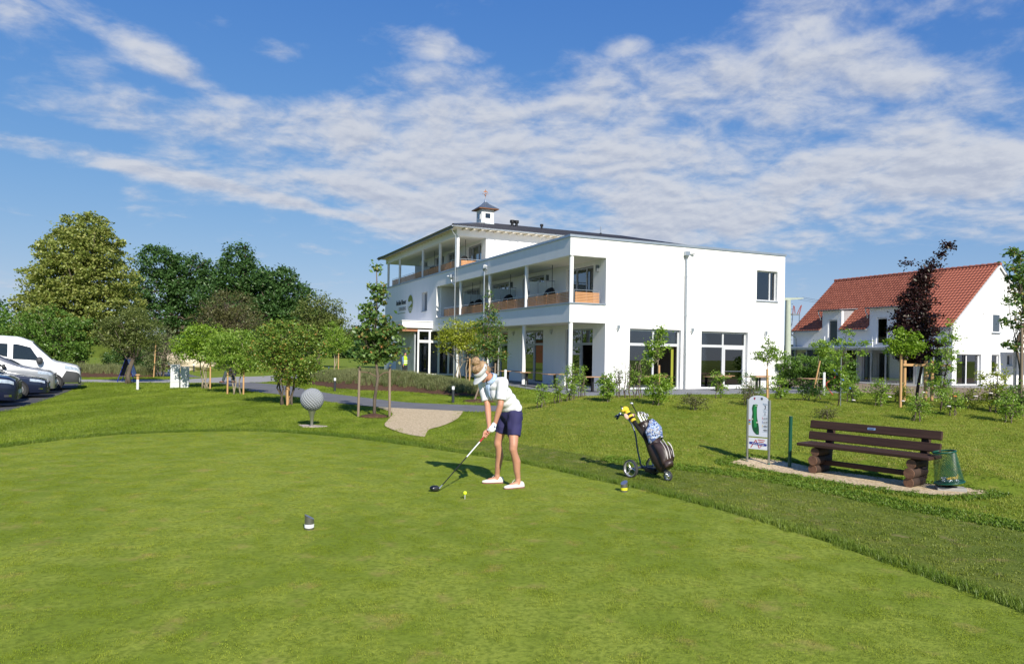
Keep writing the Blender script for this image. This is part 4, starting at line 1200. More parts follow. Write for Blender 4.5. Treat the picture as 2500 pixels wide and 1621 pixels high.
def tree(name, label, cat_, x, y, h, ells, pal, nclump, per, crad, lsize, trunk_r, seed, stems=1, bark=None, fork=.35, nlimb=14, group=None,
         stakes=(), flat=.6, shell=.45, droop=0, asp=.55, spread=.25, topstem=.8, z=None, lean=(0, 0), twigs=0, stakeh=1.4, tie=True, stakemat=None, up=.35, sag=.10, stake_r=.036):
    rng = np.random.default_rng(seed)
    z = Tz(x, y) if z is None else z
    e = empty(name, (x, y, z - .02), 0, 1, label, cat_, group)
    bark = bark or M_BARK
    C, P = crown_points(ells, nclump, per, crad, rng, flat, shell)
    keep = P[:, 2] > .05; P = P[keep]
    V, F = leaves_arrays(P, lsize, rng, droop=droop, asp=asp, up=up)
    tint = np.repeat(np.clip(rng.beta(2.2, 2.6, len(P)) * .8 + .4 * rng.uniform(-.5, .5, len(P)) + .1, 0, 1), 2)
    link('crown', npmesh('crown', V, F, lmat(pal), tint), e)
    m = MB(); zt = h * topstem
    stemtips = []
    for s in range(stems):
        a = 2 * math.pi * (s + .3 * rng.uniform()) / max(stems, 1)
        b0 = (0, 0, -.1) if stems == 1 else (.26 * math.cos(a) * spread * 3, .26 * math.sin(a) * spread * 3, -.1)
        t = ells[s % len(ells)]
        tip = (lean[0], lean[1], zt) if stems == 1 else (t[0] * .6 + spread * h * .38 * math.cos(a), t[1] * .6 + spread * h * .38 * math.sin(a), zt * rng.uniform(.85, 1.05))
        pts = limb(m, b0, tip, trunk_r, trunk_r * .28, rng, 7, .0, .012 if stems == 1 else .025, 8)
        stemtips.append(pts)
    pick = rng.permutation(len(C))[:nlimb]
    for k in pick:
        pts = stemtips[int(rng.integers(len(stemtips)))]
        zlo = fork * h
        cand = [p for p in pts if p[2] >= zlo and p[2] < C[k][2] + .02] or [p for p in pts if p[2] >= zlo][:1] or [pts[-2]]
        p = cand[int(rng.integers(max(0, len(cand) - 3), len(cand)))]
        tp = limb(m, p, C[k], trunk_r * .36, trunk_r * .07, rng, 4, -sag, .04, 5)
        for q in range(twigs):
            d = rng.normal(size=3) * .35 * np.linalg.norm(C[k] - np.array(p)); limb(m, tp[-2], np.array(tp[-2]) + d, trunk_r * .10, trunk_r * .03, rng, 2, 0, .05, 4)
    m.build('trunk', bark, e, smooth=True, fix=False)
    for i, (sx, sy, lx, ly) in enumerate(stakes):
        o = MB(); o.tube([(sx, sy, -.15), (sx + lx, sy + ly, stakeh)], stake_r, 9); o.build('stake', stakemat or M_STAKE, e, auto=50)
        if tie:  # noqa
            zt_ = stakeh * .9
            tp = min(stemtips[0], key=lambda p: abs(p[2] - zt_ * .97))
            MB().tube([(sx + lx * .9, sy + ly * .9, zt_), ((sx + lx + tp[0]) * .5, (sy + ly + tp[1]) * .5, zt_ - .02), (tp[0], tp[1], tp[2])], .02, 5).build('tie', M_TIE, e)
    return e
# --- far trees on the left
tree('linden_tree', 'tall yellow green linden in blossom, the biggest tree on the left', 'tree', -33.5, 56.2, 12.4,
     [(.3, 0, 10.7, 1.9, 1.9, 1.6), (.2, 0, 9.0, 3.2, 3.2, 2.1), (0, 0, 6.9, 4.1, 4.0, 2.3), (0, 0, 4.9, 4.6, 4.4, 2.1), (-.8, -.3, 3.2, 4.2, 3.8, 1.4)], 'linden', 1900, 30, .40, .20, .36, 3, nlimb=60, fork=.18, flat=.42, shell=.62, droop=.5, asp=.75)
tree('oak_tree', 'dark green oak between the linden and the bare branched tree', 'tree', -49.0, 104, 17.2,
     [(-2.0, 0, 14.0, 3.2, 3.2, 2.6), (2.5, 0, 12.6, 3.6, 3.2, 2.6), (-2.5, 0, 10.2, 5.0, 4.5, 2.6), (4.0, 0, 9.5, 4.6, 4.5, 2.8), (-1.0, 0, 6.5, 5.5, 4.5, 2.2), (5.5, 0, 6.0, 3.5, 3.5, 2.2)], 'oak', 1050, 24, .62, .40, .5, 5, nlimb=45, fork=.2, flat=.7, shell=.6)
tree('oak_tree', 'dark green oak with the pointed top behind the bare branched tree', 'tree', -37.5, 101, 16.8,
     [(-.8, 0, 14.2, 2.4, 2.4, 2.3), (-.5, 0, 11.5, 4.2, 4.0, 2.8), (-2.5, 0, 8.5, 4.5, 4.0, 2.8), (2.2, 0, 9.6, 3.8, 3.6, 2.6), (0, 0, 5.8, 5.5, 4.5, 2.5)], 'oak', 980, 24, .62, .40, .5, 6, nlimb=45, fork=.2, flat=.7, shell=.6)
tree('oak_tree', 'dark green oak sloping down towards the hotel on the right of its group', 'tree', -32.0, 98, 13.5,
     [(0, 0, 11.0, 3.0, 3.0, 2.0), (1.8, 0, 9.0, 3.4, 3.3, 2.2), (-.5, 0, 6.6, 4.6, 4.2, 2.6), (3.0, 0, 5.8, 3.0, 3.0, 2.4), (-1, 0, 3.4, 4.6, 4.2, 2.0)], 'oak', 880, 24, .60, .40, .45, 8, nlimb=40, fork=.2, flat=.7, shell=.6)
tree('bare_branched_tree', 'half bare brownish tree with pale twigs in front of the oaks', 'tree', -25.2, 64, 7.2,
     [(.2, 0, 5.6, 2.4, 2.2, 1.4), (-.8, 0, 4.4, 2.4, 2.2, 1.2), (1.2, 0, 4.3, 2.2, 2.2, 1.2)], 'dry', 520, 15, .42, .15, .11, 9, stems=5, nlimb=110, fork=.25, spread=.30, twigs=4, bark=M_BARK, shell=.5)
tree('round_tree', 'olive green rounded tree left of the young staked maple', 'tree', -20.3, 76, 7.9,
     [(0, 0, 5.6, 2.9, 2.6, 2.1), (.8, 0, 3.9, 3.1, 2.8, 1.8), (-1.4, 0, 3.5, 2.2, 2.2, 1.6)], 'olive', 520, 22, .46, .24, .22, 10, nlimb=30, fork=.2, shell=.6)
tree('broad_bush', 'dense green bush hiding the linden trunk behind the white van', 'bush', -31.2, 49.5, 4.9,
     [(-2.6, 0, 2.6, 2.2, 2.0, 1.6), (-.6, 0, 2.9, 2.0, 2.0, 1.8), (1.2, -.3, 2.5, 1.7, 1.7, 1.9), (-3.6, 0, 1.5, 2.0, 1.8, 1.3), (.2, -.5, 1.3, 2.2, 1.7, 1.2)], 'green', 620, 24, .32, .17, .10, 12, stems=5, nlimb=30, shell=.65)
tree('dark_conifer_bush', 'low blackish green bush right of the linden trunk', 'bush', -27.9, 53.5, 2.9,
     [(0, 0, 1.4, 1.5, 1.4, 1.4), (1.2, 0, 1.0, 1.1, 1.1, 1.0), (-1.1, 0, 1.0, 1.1, 1.1, 1.0)], 'oak', 420, 24, .26, .13, .07, 13, stems=4, nlimb=14, shell=.7)
tree('twin_trunk_tree', 'small greyish green tree with two crooked trunks by the folding sign', 'tree', -19.9, 37.6, 4.2,
     [(-.1, 0, 3.2, 1.2, 1.2, 1.0), (.75, 0, 2.7, 1.0, 1.0, .9), (-.85, 0, 2.6, .9, .9, .8), (.1, 0, 2.1, 1.4, 1.1, .6)], 'olive', 480, 24, .22, .10, .11, 14, stems=2, nlimb=30, fork=.3, spread=.12, shell=.5)
tree('airy_bush', 'airy greyish bush tied to one short stake behind the white cabinets', 'bush', -22.4, 46.1, 3.7,
     [(-.2, 0, 2.5, 1.2, 1.1, 1.0), (.3, 0, 1.4, 1.5, 1.3, 1.1)], 'grey', 260, 20, .26, .10, .05, 15, stems=6, nlimb=40, spread=.3, shell=.5, stakes=((.05, -.9, .12, 0),), stakeh=2.3, tie=False)
# --- planted trees along the path
FG = 'young trees planted along the path'
tree('multi_stem_tree', 'flat topped young tree with bright yellow green crown left of its twin', 'tree', -14.3, 33.9, 3.05,
     [(-.1, 0, 2.55, 1.05, 1.0, .55), (-.85, 0, 2.05, .85, .8, .55), (.65, 0, 2.15, .85, .8, .55), (-.2, 0, 1.7, 1.15, 1.0, .45)], 'bright', 330, 26, .18, .10, .036, 16, stems=4, nlimb=26, bark=M_BARKL, group=FG, spread=.22, stakes=((.28, -.2, 0, 0),), stakeh=1.25, shell=.6)
tree('multi_stem_tree', 'drooping mid green young tree in front, between the cabinets and the big sculpture', 'tree', -11.4, 30.0, 2.75,
     [(-.1, 0, 2.2, .98, .9, .55), (-.6, 0, 1.7, .8, .75, .6), (.6, 0, 1.55, .8, .75, .65), (0, 0, 1.3, 1.0, .9, .42)], 'fresh', 330, 26, .17, .12, .034, 17, stems=3, nlimb=24, bark=M_BARKL, group=FG, spread=.25, droop=1.0, asp=.32, stakes=((-.32, -.1, 0, 0), (.34, -.1, 0, 0)), stakeh=1.05, shell=.6)
tree('multi_stem_tree', 'dense round young tree with reddish fruit beside the golf ball sculpture', 'tree', -7.64, 24.58, 2.95,
     [(0, 0, 2.35, 1.12, 1.05, .58), (.6, 0, 1.85, .85, .85, .65), (-.6, 0, 1.85, .8, .75, .6), (.15, 0, 1.35, 1.05, .95, .45), (.25, 0, .95, .7, .7, .25)], 'pink', 470, 27, .17, .085, .036, 18, stems=6, nlimb=40, bark=M_BARK, group=FG, spread=.26, stakes=((.12, -.25, 0, 0), (.0, .3, 0, 0)), stakeh=1.35, shell=.6)
tree('slender_tree', 'pale green drooping young tree behind the pink fruited one', 'tree', -12.5, 51.0, 3.9,
     [(0, 0, 3.1, .9, .9, .8), (.4, 0, 2.4, .9, .9, .7), (-.4, 0, 2.0, .7, .7, .6)], 'fresh', 170, 24, .22, .15, .05, 19, stems=2, nlimb=16, bark=M_BARKL, group=FG, droop=1.0, asp=.35, spread=.1, stakes=((.35, -.2, 0, 0),), stakeh=2.0, tie=False)
tree('staked_maple', 'tall slender young maple between two grey stakes in front of the path', 'tree', -3.9, 20.68, 4.35,
     [(-.02, 0, 4.15, .13, .13, .22), (.08, 0, 3.55, .27, .27, .38), (-.05, 0, 2.95, .42, .42, .35), (-.12, 0, 2.45, .55, .5, .35), (.35, 0, 2.35, .45, .45, .4), (-.35, 0, 1.95, .4, .4, .4), (.45, 0, 1.85, .45, .4, .35), (.05, 0, 1.75, .5, .45, .3)], 'maple', 135, 26, .15, .115, .052, 20, nlimb=40, fork=.35, bark=M_BARK, group=FG, topstem=.97, stakes=((-.45, -.05, .02, 0), (.43, .06, -.02, 0)), stakemat=M_STAKEG, stakeh=1.45, asp=.7, shell=.35)
tree('multi_stem_tree', 'bushy yellow green tree on spread stems in front of the hotel entrance', 'tree', -2.4, 36.2, 3.65,
     [(-.2, 0, 2.9, 1.05, 1.0, .72), (.75, 0, 2.75, .75, .8, .65), (-.75, 0, 2.35, .75, .7, .55), (.3, 0, 2.2, 1.0, .9, .45)], 'yellow', 330, 24, .18, .095, .036, 21, stems=6, nlimb=44, bark=M_BARKL, group=FG, spread=.24, stakes=((.32, -.2, 0, 0),), stakeh=1.6, shell=.55)
tree('staked_oak', 'dark green young oak between the yellow green tree and the hotel balcony', 'tree', -1.12, 27.9, 4.2,
     [(.25, 0, 4.05, .16, .16, .25), (.3, 0, 3.5, .22, .22, .35), (.2, 0, 2.95, .55, .5, .35), (.32, 0, 2.45, .60, .55, .38), (.1, 0, 2.05, .55, .5, .35), (.55, 0, 1.8, .45, .4, .28)], 'maple', 170, 26, .15, .085, .045, 22, nlimb=40, fork=.35, group=FG, lean=(.3, 0), topstem=.97, stakes=((-.35, -.2, .55, .1), (.45, -.1, .05, 0)), stakemat=M_STAKEG, stakeh=1.5, shell=.35)
for nm, x, y, r in (('mulch_ring', -3.9, 20.6, .42), ('mulch_ring', -1.15, 27.7, .75), ('mulch_ring', -2.4, 36.2, .9)):
    q = MB(); q.lathe([(r, .0), (r * .8, .05), (r * .3, .09), (.02, .10)], 20, (x, y, Tz(x, y) + .004))
    tag(q.build(nm, M_MULCH, smooth=True), kind='structure')
# --- small trees and shrubs on the bank, right
SG = 'shrubs planted on the grass bank'
def shrub(label, x, y, h, w, pal, seed, n=60, per=22, ls=.06, name='shrub', stems=4, cr=.10, dense=.5, z=None, **k):
    el = [(0, 0, h * .62, w * .5, w * .5, h * .36), (.12 * w, 0, h * .38, w * .42, w * .42, h * .28)]
    return tree(name, label, 'shrub', x, y, h, el, pal, int(n * .8), per, cr, ls * .92, .012 + .006 * h, seed, stems=stems, nlimb=min(n // 2, 26), group=SG, spread=.14, shell=dense, bark=M_BARK, z=z, **k)
shrub('round leafy bush on the bank in front of the left terrace door', 3.84, 19.2, .85, .72, 'bright', 30, 90, 26, .06, cr=.12, dense=.6)
shrub('upright bush behind the round one, its shoots reaching up to the door', 4.35, 20.6, .78, .5, 'bright', 31, 44, 22, .06)
shrub('leafy green bush left of the terrace corner on the bank', 2.6, 19.7, .80, .50, 'fresh', 32, 70, 26, .075, asp=.5)
shrub('thin upright shrub just right of the leafy green bush', 3.02, 20.6, .95, .30, 'grey', 33, 40, 20, .045)
shrub('loose shrub with forked stems by the left edge of the terrace door', 3.34, 20.7, 1.25, .42, 'fresh', 34, 28, 18, .05)
shrub('tall loose shrub with a leaning stem in front of the left terrace door', 3.62, 20.75, 1.30, .5, 'fresh', 35, 34, 18, .05, lean=(.2, 0))
shrub('small two tipped shrub at the left end of the bank', .86, 20.6, .74, .42, 'fresh', 36, 40, 20, .055)
shrub('slim shrub beside the corner column, left of the tallest one', 1.36, 20.9, .80, .32, 'fresh', 37, 36, 20, .05)
shrub('tall shrub standing in front of the corner column', 1.73, 20.9, 1.10, .50, 'fresh', 38, 75, 22, .055)
shrub('narrow shrub right of the one before the corner column', 2.10, 21.6, 1.02, .28, 'fresh', 39, 40, 20, .05)
shrub('thin shrub with a tuft of leaves on a bare stem before the right terrace door', 6.0, 21.0, 1.0, .40, 'fresh', 40, 36, 20, .07, stems=2)
shrub('loose arching shrub right of the right terrace door', 6.9, 20.8, .85, .75, 'green', 41, 60, 18, .05)
shrub('leafy shrub at the right corner of the hotel wall', 7.75, 21.0, .75, .55, 'fresh', 42, 45, 20, .07)
shrub('low spreading reddish shrub in the grass left of the course sign', 4.65, 18.5, .42, .85, 'dry', 43, 60, 20, .045)
shrub('low twiggy shrub behind the course sign', 6.3, 19.3, .62, .7, 'dry', 44, 55, 18, .045)
shrub('low golden shrub in the grass above the bench back', 7.58, 17.45, .34, .5, 'dry', 45, 40, 20, .04)
shrub('rose shrub at the foot of the branching sapling', 8.4, 20.6, .62, .7, 'green', 46, 55, 20, .05)
shrub('rose shrub between the sapling and the purple tree', 9.6, 20.5, .70, .6, 'fresh', 47, 55, 20, .055)
shrub('leafy shrub left of the stake frame of the purple tree', 10.0, 19.7, .80, .55, 'fresh', 48, 60, 20, .055)
shrub('upright bush in front of the purple tree stakes', 9.71, 17.3, .78, .5, 'fresh', 49, 70, 20, .05)
shrub('loose shrub right of the stake frame', 11.6, 19.4, .95, .6, 'fresh', 50, 60, 20, .055)
shrub('shrub with orange bloom between the saplings', 11.1, 18.2, .75, .6, 'fresh', 51, 55, 20, .055)
shrub('tall yellowish bush before the carport post', 12.6, 18.9, 1.30, .75, 'yellow', 52, 90, 22, .06)
shrub('dense shrub at the right edge, foremost on the bank', 11.89, 17.3, .85, .6, 'fresh', 53, 80, 22, .055)
shrub('dense shrub at the right edge behind the foremost one', 12.9, 18.4, .95, .8, 'green', 54, 90, 22, .06)
shrub('low yellow green bush under the yellowish one', 12.3, 19.6, .55, 1.2, 'yellow', 55, 80, 22, .05)
shrub('low yellow green bush right of the stakes', 11.0, 20.6, .55, .7, 'yellow', 56, 60, 22, .05)
shrub('thin rose shrub at the left of the lawn strip', 9.0, 21.2, .5, .6, 'fresh', 57, 40, 18, .05)
SP = 'young trees beyond the bank'
tree('sapling', 'slim young tree on one stake before the left terrace door', 'tree', 4.55, 22.5, 2.25,
     [(.05, 0, 2.0, .20, .2, .25), (-.02, 0, 1.6, .34, .3, .3), (-.15, 0, 1.25, .3, .3, .25)], 'fresh', 46, 24, .13, .085, .018, 60, nlimb=20, fork=.45, group=SP, topstem=.97, stakes=((.04, -.08, -.02, 0),), stakeh=1.05, bark=M_BARKL, tie=False)
tree('sapling', 'round headed young tree on one stake at the right end of the hotel wall', 'tree', 8.35, 23.5, 2.15,
     [(.02, 0, 1.85, .26, .26, .28), (.0, 0, 1.55, .42, .36, .28), (.3, 0, 1.6, .2, .2, .22), (-.36, 0, 1.5, .14, .14, .14)], 'fresh', 48, 24, .12, .075, .018, 61, nlimb=20, fork=.5, group=SP, topstem=.95, stakes=((-.05, -.08, -.02, 0),), stakeh=1.1, bark=M_BARKL, tie=False)
tree('sapling', 'young tree with long bare side branches left of the blue pipe', 'tree', 8.84, 19.6, 2.15,
     [(.3, 0, 2.0, .24, .14, .10), (.15, 0, 1.75, .26, .2, .15), (.62, 0, 1.72, .30, .14, .07), (.05, 0, 1.4, .26, .2, .15), (.55, 0, 1.45, .22, .14, .07), (0, 0, 1.0, .30, .28, .22), (.1, 0, .6, .26, .26, .25)], 'fresh', 85, 22, .09, .065, .018, 62, nlimb=40, fork=.25, group=SP, lean=(.22, 0), topstem=.92, stakes=((.06, -.06, 0, 0),), stakeh=1.35, bark=M_BARKD, tie=False, stakemat=M_GALV, stake_r=.012)
tree('sapling', 'small ball headed tree on a leaning plank in front of the hedge', 'tree', 15.0, 35.3, 3.0,
     [(.15, 0, 2.45, .48, .45, .36), (.35, 0, 2.1, .42, .4, .28)], 'fresh', 70, 24, .15, .09, .022, 63, nlimb=16, fork=.6, group=SP, topstem=.85, stakes=((-.35, -.05, .38, 0),), stakeh=1.75, bark=M_BARKL, tie=False)
tree('sapling', 'bright green round headed tree tied to a tall stake before the purple tree', 'tree', 10.52, 19.5, 2.15,
     [(.05, 0, 1.85, .40, .38, .30), (.2, 0, 1.65, .36, .34, .26), (-.2, 0, 1.65, .28, .28, .22)], 'bright', 90, 26, .12, .075, .018, 64, nlimb=16, fork=.6, group=SP, topstem=.85, stakes=((-.05, -.05, 0, 0),), stakeh=1.5, bark=M_BARKL, tie=False)
tree('copper_beech', 'purple leaved young beech rising out of a wooden stake frame', 'tree', 12.3, 22.0, 5.0,
     [(.92, 0, 4.75, .07, .05, .10), (.72, 0, 4.5, .12, .08, .14), (.48, 0, 4.2, .15, .12, .20), (.25, 0, 3.95, .17, .15, .15), (.14, 0, 3.75, .22, .2, .14), (-.25, 0, 4.2, .22, .08, .05), (.05, 0, 3.5, .34, .3, .28), (-.05, 0, 3.05, .52, .45, .28), (.0, 0, 2.6, .66, .55, .28), (-.1, 0, 2.15, .72, .6, .28), (.1, 0, 1.75, .66, .6, .26), (-.1, 0, 1.4, .55, .5, .2)], 'red', 430, 26, .15, .09, .05, 65, nlimb=60, fork=.22, bark=M_BARKD, group=SP, lean=(.35, 0), topstem=.85, shell=.4)
fr = empty('stake_frame', (12.3, 22.0, Tz(12.3, 22.0)), 0, 1, 'wooden stake frame around the trunk of the purple tree', 'stakes')
for sx, sy in ((-.62, -.5), (-.02, -.55), (.55, .1)): MB().cyl((sx, sy, -.2), (sx, sy, 1.25), .05, n=9).build('stake', M_STAKE, fr, auto=50)
MB().box(-.72, .68, -.62, -.56, 1.08, 1.15).build('crossbar', M_STAKE, fr); MB().tube([(-.02, -.5, .55), (.22, -.35, 1.0)], .035, 6).build('brace', M_STAKE, fr)
tree('sapling', 'tall thin young tree left of the gable corner of the red roofed house', 'tree', 11.25, 18.97, 2.4,
     [(.25, 0, 2.25, .16, .14, .16), (.2, 0, 1.9, .30, .26, .2), (.1, 0, 1.5, .40, .34, .25), (0, 0, 1.1, .34, .3, .22), (-.05, 0, .7, .25, .25, .2)], 'fresh', 75, 22, .11, .065, .018, 66, nlimb=34, fork=.2, group=SP, lean=(.24, 0), topstem=.95, bark=M_BARKD)
tree('staked_tree', 'dark leaved tree with a thick grey stake cut off by the right edge', 'tree', 13.32, 19.0, 4.45,
     [(-.1, 0, 4.15, .2, .2, .25), (-.05, 0, 3.7, .30, .3, .35), (.3, 0, 3.2, .5, .4, .35), (-.35, 0, 2.95, .38, .3, .12), (.2, 0, 2.5, .55, .45, .35), (-.3, 0, 2.35, .3, .25, .12), (-.2, 0, 1.7, .25, .25, .14)], 'maple', 95, 26, .14, .105, .04, 67, nlimb=36, fork=.3, group=SP, topstem=.95, stakes=((.0, -.12, -.02, 0),), stakeh=2.35, stakemat=M_STAKEG, shell=.35)
# laurel hedge in pots beside the hotel corner
for i, (x, y) in enumerate(((15.55, 44.0), (16.3, 43.0), (17.0, 42.0), (17.7, 41.1), (18.4, 40.3))):
    hd = tree('laurel_bush', ('laurel bush nearest the hotel wall in the dark hedge row', 'second laurel bush from the hotel wall in the hedge row', 'middle laurel bush of the dark hedge row', 'fourth laurel bush from the hotel wall, behind the ball headed tree', 'last laurel bush of the hedge row, farthest from the hotel wall')[i],
         'shrub', x, y, 2.05, [(0, 0, 1.35, .75, .75, .7), (.1, 0, .65, .70, .70, .55)], 'green', 130, 26, .22, .14, .03, 70 + i, stems=4, nlimb=10, group='potted laurel hedge', shell=.7, asp=.45)
    MB().lathe([(.22, 0), (.27, .28)], 14, (0, 0, 0)).build('pot', M_DARK, hd)
# wooded edge far behind, reads as one mass
rng = np.random.default_rng(99)
def farwood(name, label, n, fx, fy, fh, pal, ls):
    t = rng.uniform(0, 1, n)
    X = fx(t) ; Y = fy(t) + rng.normal(size=n) * 4
    top = fh(t)
    Z = top * rng.uniform(0, 1, n) ** .7
    P = np.stack([X + rng.normal(size=n), Y, Z], 1)
    V, F = leaves_arrays(P, ls, rng)
    o = link(name, npmesh(name, V, F, lmat(pal), np.repeat(rng.uniform(0, 1, n), 2)))
    return tag(o, label, kind='stuff')
farwood('far_wood', 'dark belt of distant trees on the left horizon', 26000, lambda t: -170 + 175 * t, lambda t: 190 - 30 * t, lambda t: 9 + 3.5 * np.sin(t * 37) + 2.5 * np.sin(t * 91) - 4 * t, 'oak', 1.1)
farwood('far_wood', 'distant trees behind the parked cars', 9000, lambda t: -75 + 20 * t, lambda t: 72 + 6 * t, lambda t: 5.2 + 1.2 * np.sin(t * 17), 'green', .55)
# clipped hedge on the far lawn
q = MB(); q.box(-92, -58, 126, 127.6, 0, 2.3)
hg = q.build('clipped_hedge', pm('clipped_hedge_leaf', (.085, .115, .02), .95, var=.3, scale=1.4, bump=1.0, bscale=5, spec=.1)); tag(hg, 'long low clipped hedge on the far lawn', 'hedge')
# ---------------------------------------------------------------- golf ball sculpture
M_BALLG = pm('grey_painted_ball', (.25, .265, .28), .55, var=.04, scale=3, bump=.1, bscale=60)
M_STEEL = pm('brushed_steel', (.50, .49, .46), .34, .9, var=.12, scale=5, stretch=(1, 1, .1))
gb = empty('golf_ball_sculpture', (-4.90, 17.83, Tz(-4.9, 17.83)), 0, 1, 'big grey dimpled golf ball on a steel tee set on a stone slab', 'sculpture')
rr, cz_ = .283, .665
nb = 26
bm = bmesh.new(); bmesh.ops.create_icosphere(bm, subdivisions=6, radius=rr)
gold = math.pi * (3 - 5 ** .5); ND = 330
kk_ = np.arange(ND); zz = 1 - 2 * (kk_ + .5) / ND; r_ = np.sqrt(1 - zz * zz)
dm = np.stack([r_ * np.cos(kk_ * gold), r_ * np.sin(kk_ * gold), zz], 1)
co = np.array([v_.co[:] for v_ in bm.verts]); co /= np.linalg.norm(co, axis=1, keepdims=True)
ang_ = np.arccos(np.clip((co @ dm.T).max(1), -1, 1))
co *= (rr - .030 * np.maximum(0, 1 - (ang_ / .100) ** 2))[:, None]
for v_, c_ in zip(bm.verts, co): v_.co = c_
me = bpy.data.meshes.new('ball'); bm.to_mesh(me); bm.free()
me.polygons.foreach_set('use_smooth', [True] * len(me.polygons)); me.materials.append(M_BALLG)
link('ball', me, gb, (0, 0, cz_))
MB().lathe([(.036, -.05), (.036, .10), (.045, .20), (.062, .29), (.088, .36), (.093, .40), (.07, .412)], 28).build('steel_tee', M_STEEL, gb, auto=50)
sl_ = [(-.44, .35), (-.02, .30), (.37, .10), (.23, -.22), (-.18, -.14)]
MB().prism([(x, y, -.06) for x, y in sl_], (0, 0, .075)).build('stone_slab', pm('pink_stone', (.44, .36, .31), .85, var=.15, scale=4, bump=.3, bscale=30), gb, bevel=.012)

# ---------------------------------------------------------------- tee markers, ball, tee
M_GUN = pm('grey_lacquer', (.22, .215, .19), .38, .7, var=.05)
def marker(x, y, lab, band, ang, r=.041, h=.14):
    e = empty('tee_marker', (x, y, TEE_Z - .004), R(ang), 1, lab, 'tee marker', 'slant cut tee markers')
    n = 28; sl = .72
    rows = []
    bot = [(r * math.cos(2 * math.pi * k / n), r * math.sin(2 * math.pi * k / n), 0) for k in range(n)]
    top = [(a, b, h - .022 + sl * a * -.75) for a, b, _ in bot]
    m = MB(); m.add(bot + top, [(k, (k + 1) % n, n + (k + 1) % n, n + k) for k in range(n)])
    m.build('body', M_GUN, e, auto=60)
    MB().add(top, [tuple(range(n))]).build('top_face', pm('steel_blue_face', (.20, .24, .36), .35, .5, var=.1), e)
    MB().lathe([(r + .0015, .024), (r + .0015, .054)], n).build('colour_band', band, e, auto=60)
    return e
marker(-1.80, 6.52, 'slanted grey tee marker with a white band, left of the golfer', pm('white_band', (.85, .85, .84), .5, var=.02), 18)
mk2 = marker(1.35, 8.54, 'slanted grey tee marker with a yellow band beside the tee edge', pm('yellow_band', (.75, .70, .03), .5, var=.03), 221, .040, .135)
tt = empty('tee_peg', (-.49, 7.96, TEE_Z - .01), 0, 1, 'white wooden tee peg under the ball', 'tee')
MB().lathe([(.0025, 0), (.003, .045), (.006, .055), (.0065, .058)], 12).build('peg', pm('white_paint', (.8, .8, .78), .5, var=.02), tt, auto=60)
ball = empty('golf_ball', (-.49, 7.96, TEE_Z + .047), 0, 1, 'bright yellow golf ball on the tee peg', 'ball')
MB().ell((0, 0, .0213), .0213, 20, 14).build('shell', pm('yellow_ball', (.72, .88, .02), .35, var=.03, spec=.5), ball, smooth=True)

# ---------------------------------------------------------------- bollard lights
M_BOLL = pm('anthracite', (.045, .050, .058), .5, .3, var=.06)
M_OPAL = pm('opal_glass', (.82, .83, .84), .4, var=.02)
BL = [(-8.01, 32.87, 'anthracite bollard light with white head at the bed by the sculpture'), (-2.14, 26.72, 'anthracite bollard light on the lawn nearest the golfer'),
      (-24.8, 56.5, 'bollard light in front of the boulder'), (-13.43, 41.3, 'bollard light behind the trunk of the fruiting tree'), (-13.6, 53.9, 'farthest bollard light, beside the slender drooping tree')]
for x, y, lab in BL:
    e = empty('bollard_light', (x, y, Tz(x, y)), 0, 1, lab, 'bollard light', 'bollard lights along the path')
    MB().cyl((0, 0, -.05), (0, 0, .50), .052, n=16).build('post', M_BOLL, e, auto=50)
    MB().cyl((0, 0, .50), (0, 0, .625), .051, n=16).build('light_head', M_OPAL, e, auto=50)
    MB().cyl((0, 0, .625), (0, 0, .64), .053, n=16).build('cap', M_BOLL, e, auto=50)

# ---------------------------------------------------------------- bench of planks on stacked logs
ax = np.array([.93, -1.16]); ax /= np.linalg.norm(ax)          # along the bench, left to right
bench = empty('log_bench', (5.395, 11.17, Tz(5.395, 11.17) + .018), math.atan2(ax[1], ax[0]), 1, 'dark brown plank bench resting on stacked logs', 'bench')
M_BW = pm('brown_stained_wood', (.036, .019, .013), .62, scale=4, stretch=(.35, 6, 6), bump=.25, bscale=12, col2=(.066, .034, .023), spec=.3)
M_LOGE = pm('cut_log_end', (.12, .06, .035), .8, scale=14, col2=(.21, .11, .065), bump=.2)
M_LOGB = pm('dark_log', (.035, .021, .015), .8, scale=6, col2=(.068, .040, .028), bump=.4, bscale=16)
# local: x along the bench, +y behind it
for sx in (-.74, .74):
    for k, (y0, y1, r_) in enumerate(((-.02, .40, .075), (-.04, .44, .080), (.0, .38, .072))):
        z_ = .07 + k * .138
        lg = MB(); lg.tube([(sx - .01 + .012 * k, y0, z_), (sx - .01 + .012 * k, y1, z_)], r_, 16).build('log', M_LOGB, bench, auto=50)
        MB().tube([(sx - .01 + .012 * k, y0 - .006, z_), (sx - .01 + .012 * k, y0, z_)], [r_ * .93, r_ * .99], 16).build('log_end', M_LOGE, bench)
    MB().box(sx - .055, sx + .055, .36, .47, .10, .80, Matrix.Translation((sx, .36, .1)) @ Matrix.Rotation(R(-13), 4, 'X') @ Matrix.Translation((-sx, -.36, -.1))).build('back_post', M_BW, bench, bevel=.02)
for i in range(3):
    MB().box(-1.02, 1.02, -.05 + i * .155, .095 + i * .155, .425, .475).build('seat_plank', M_BW, bench, bevel=.012)
Mb = Matrix.Translation((0, .335, .425)) @ Matrix.Rotation(R(-13), 4, 'X')
for z0 in (.085, .27):
    MB().box(-1.02, 1.02, -.035, .015, z0, z0 + .135, Mb).build('back_plank', M_BW, bench, bevel=.012)
MB().box(-.74, .74, .20, .26, .13, .21).build('stretcher', M_BW, bench, bevel=.01)
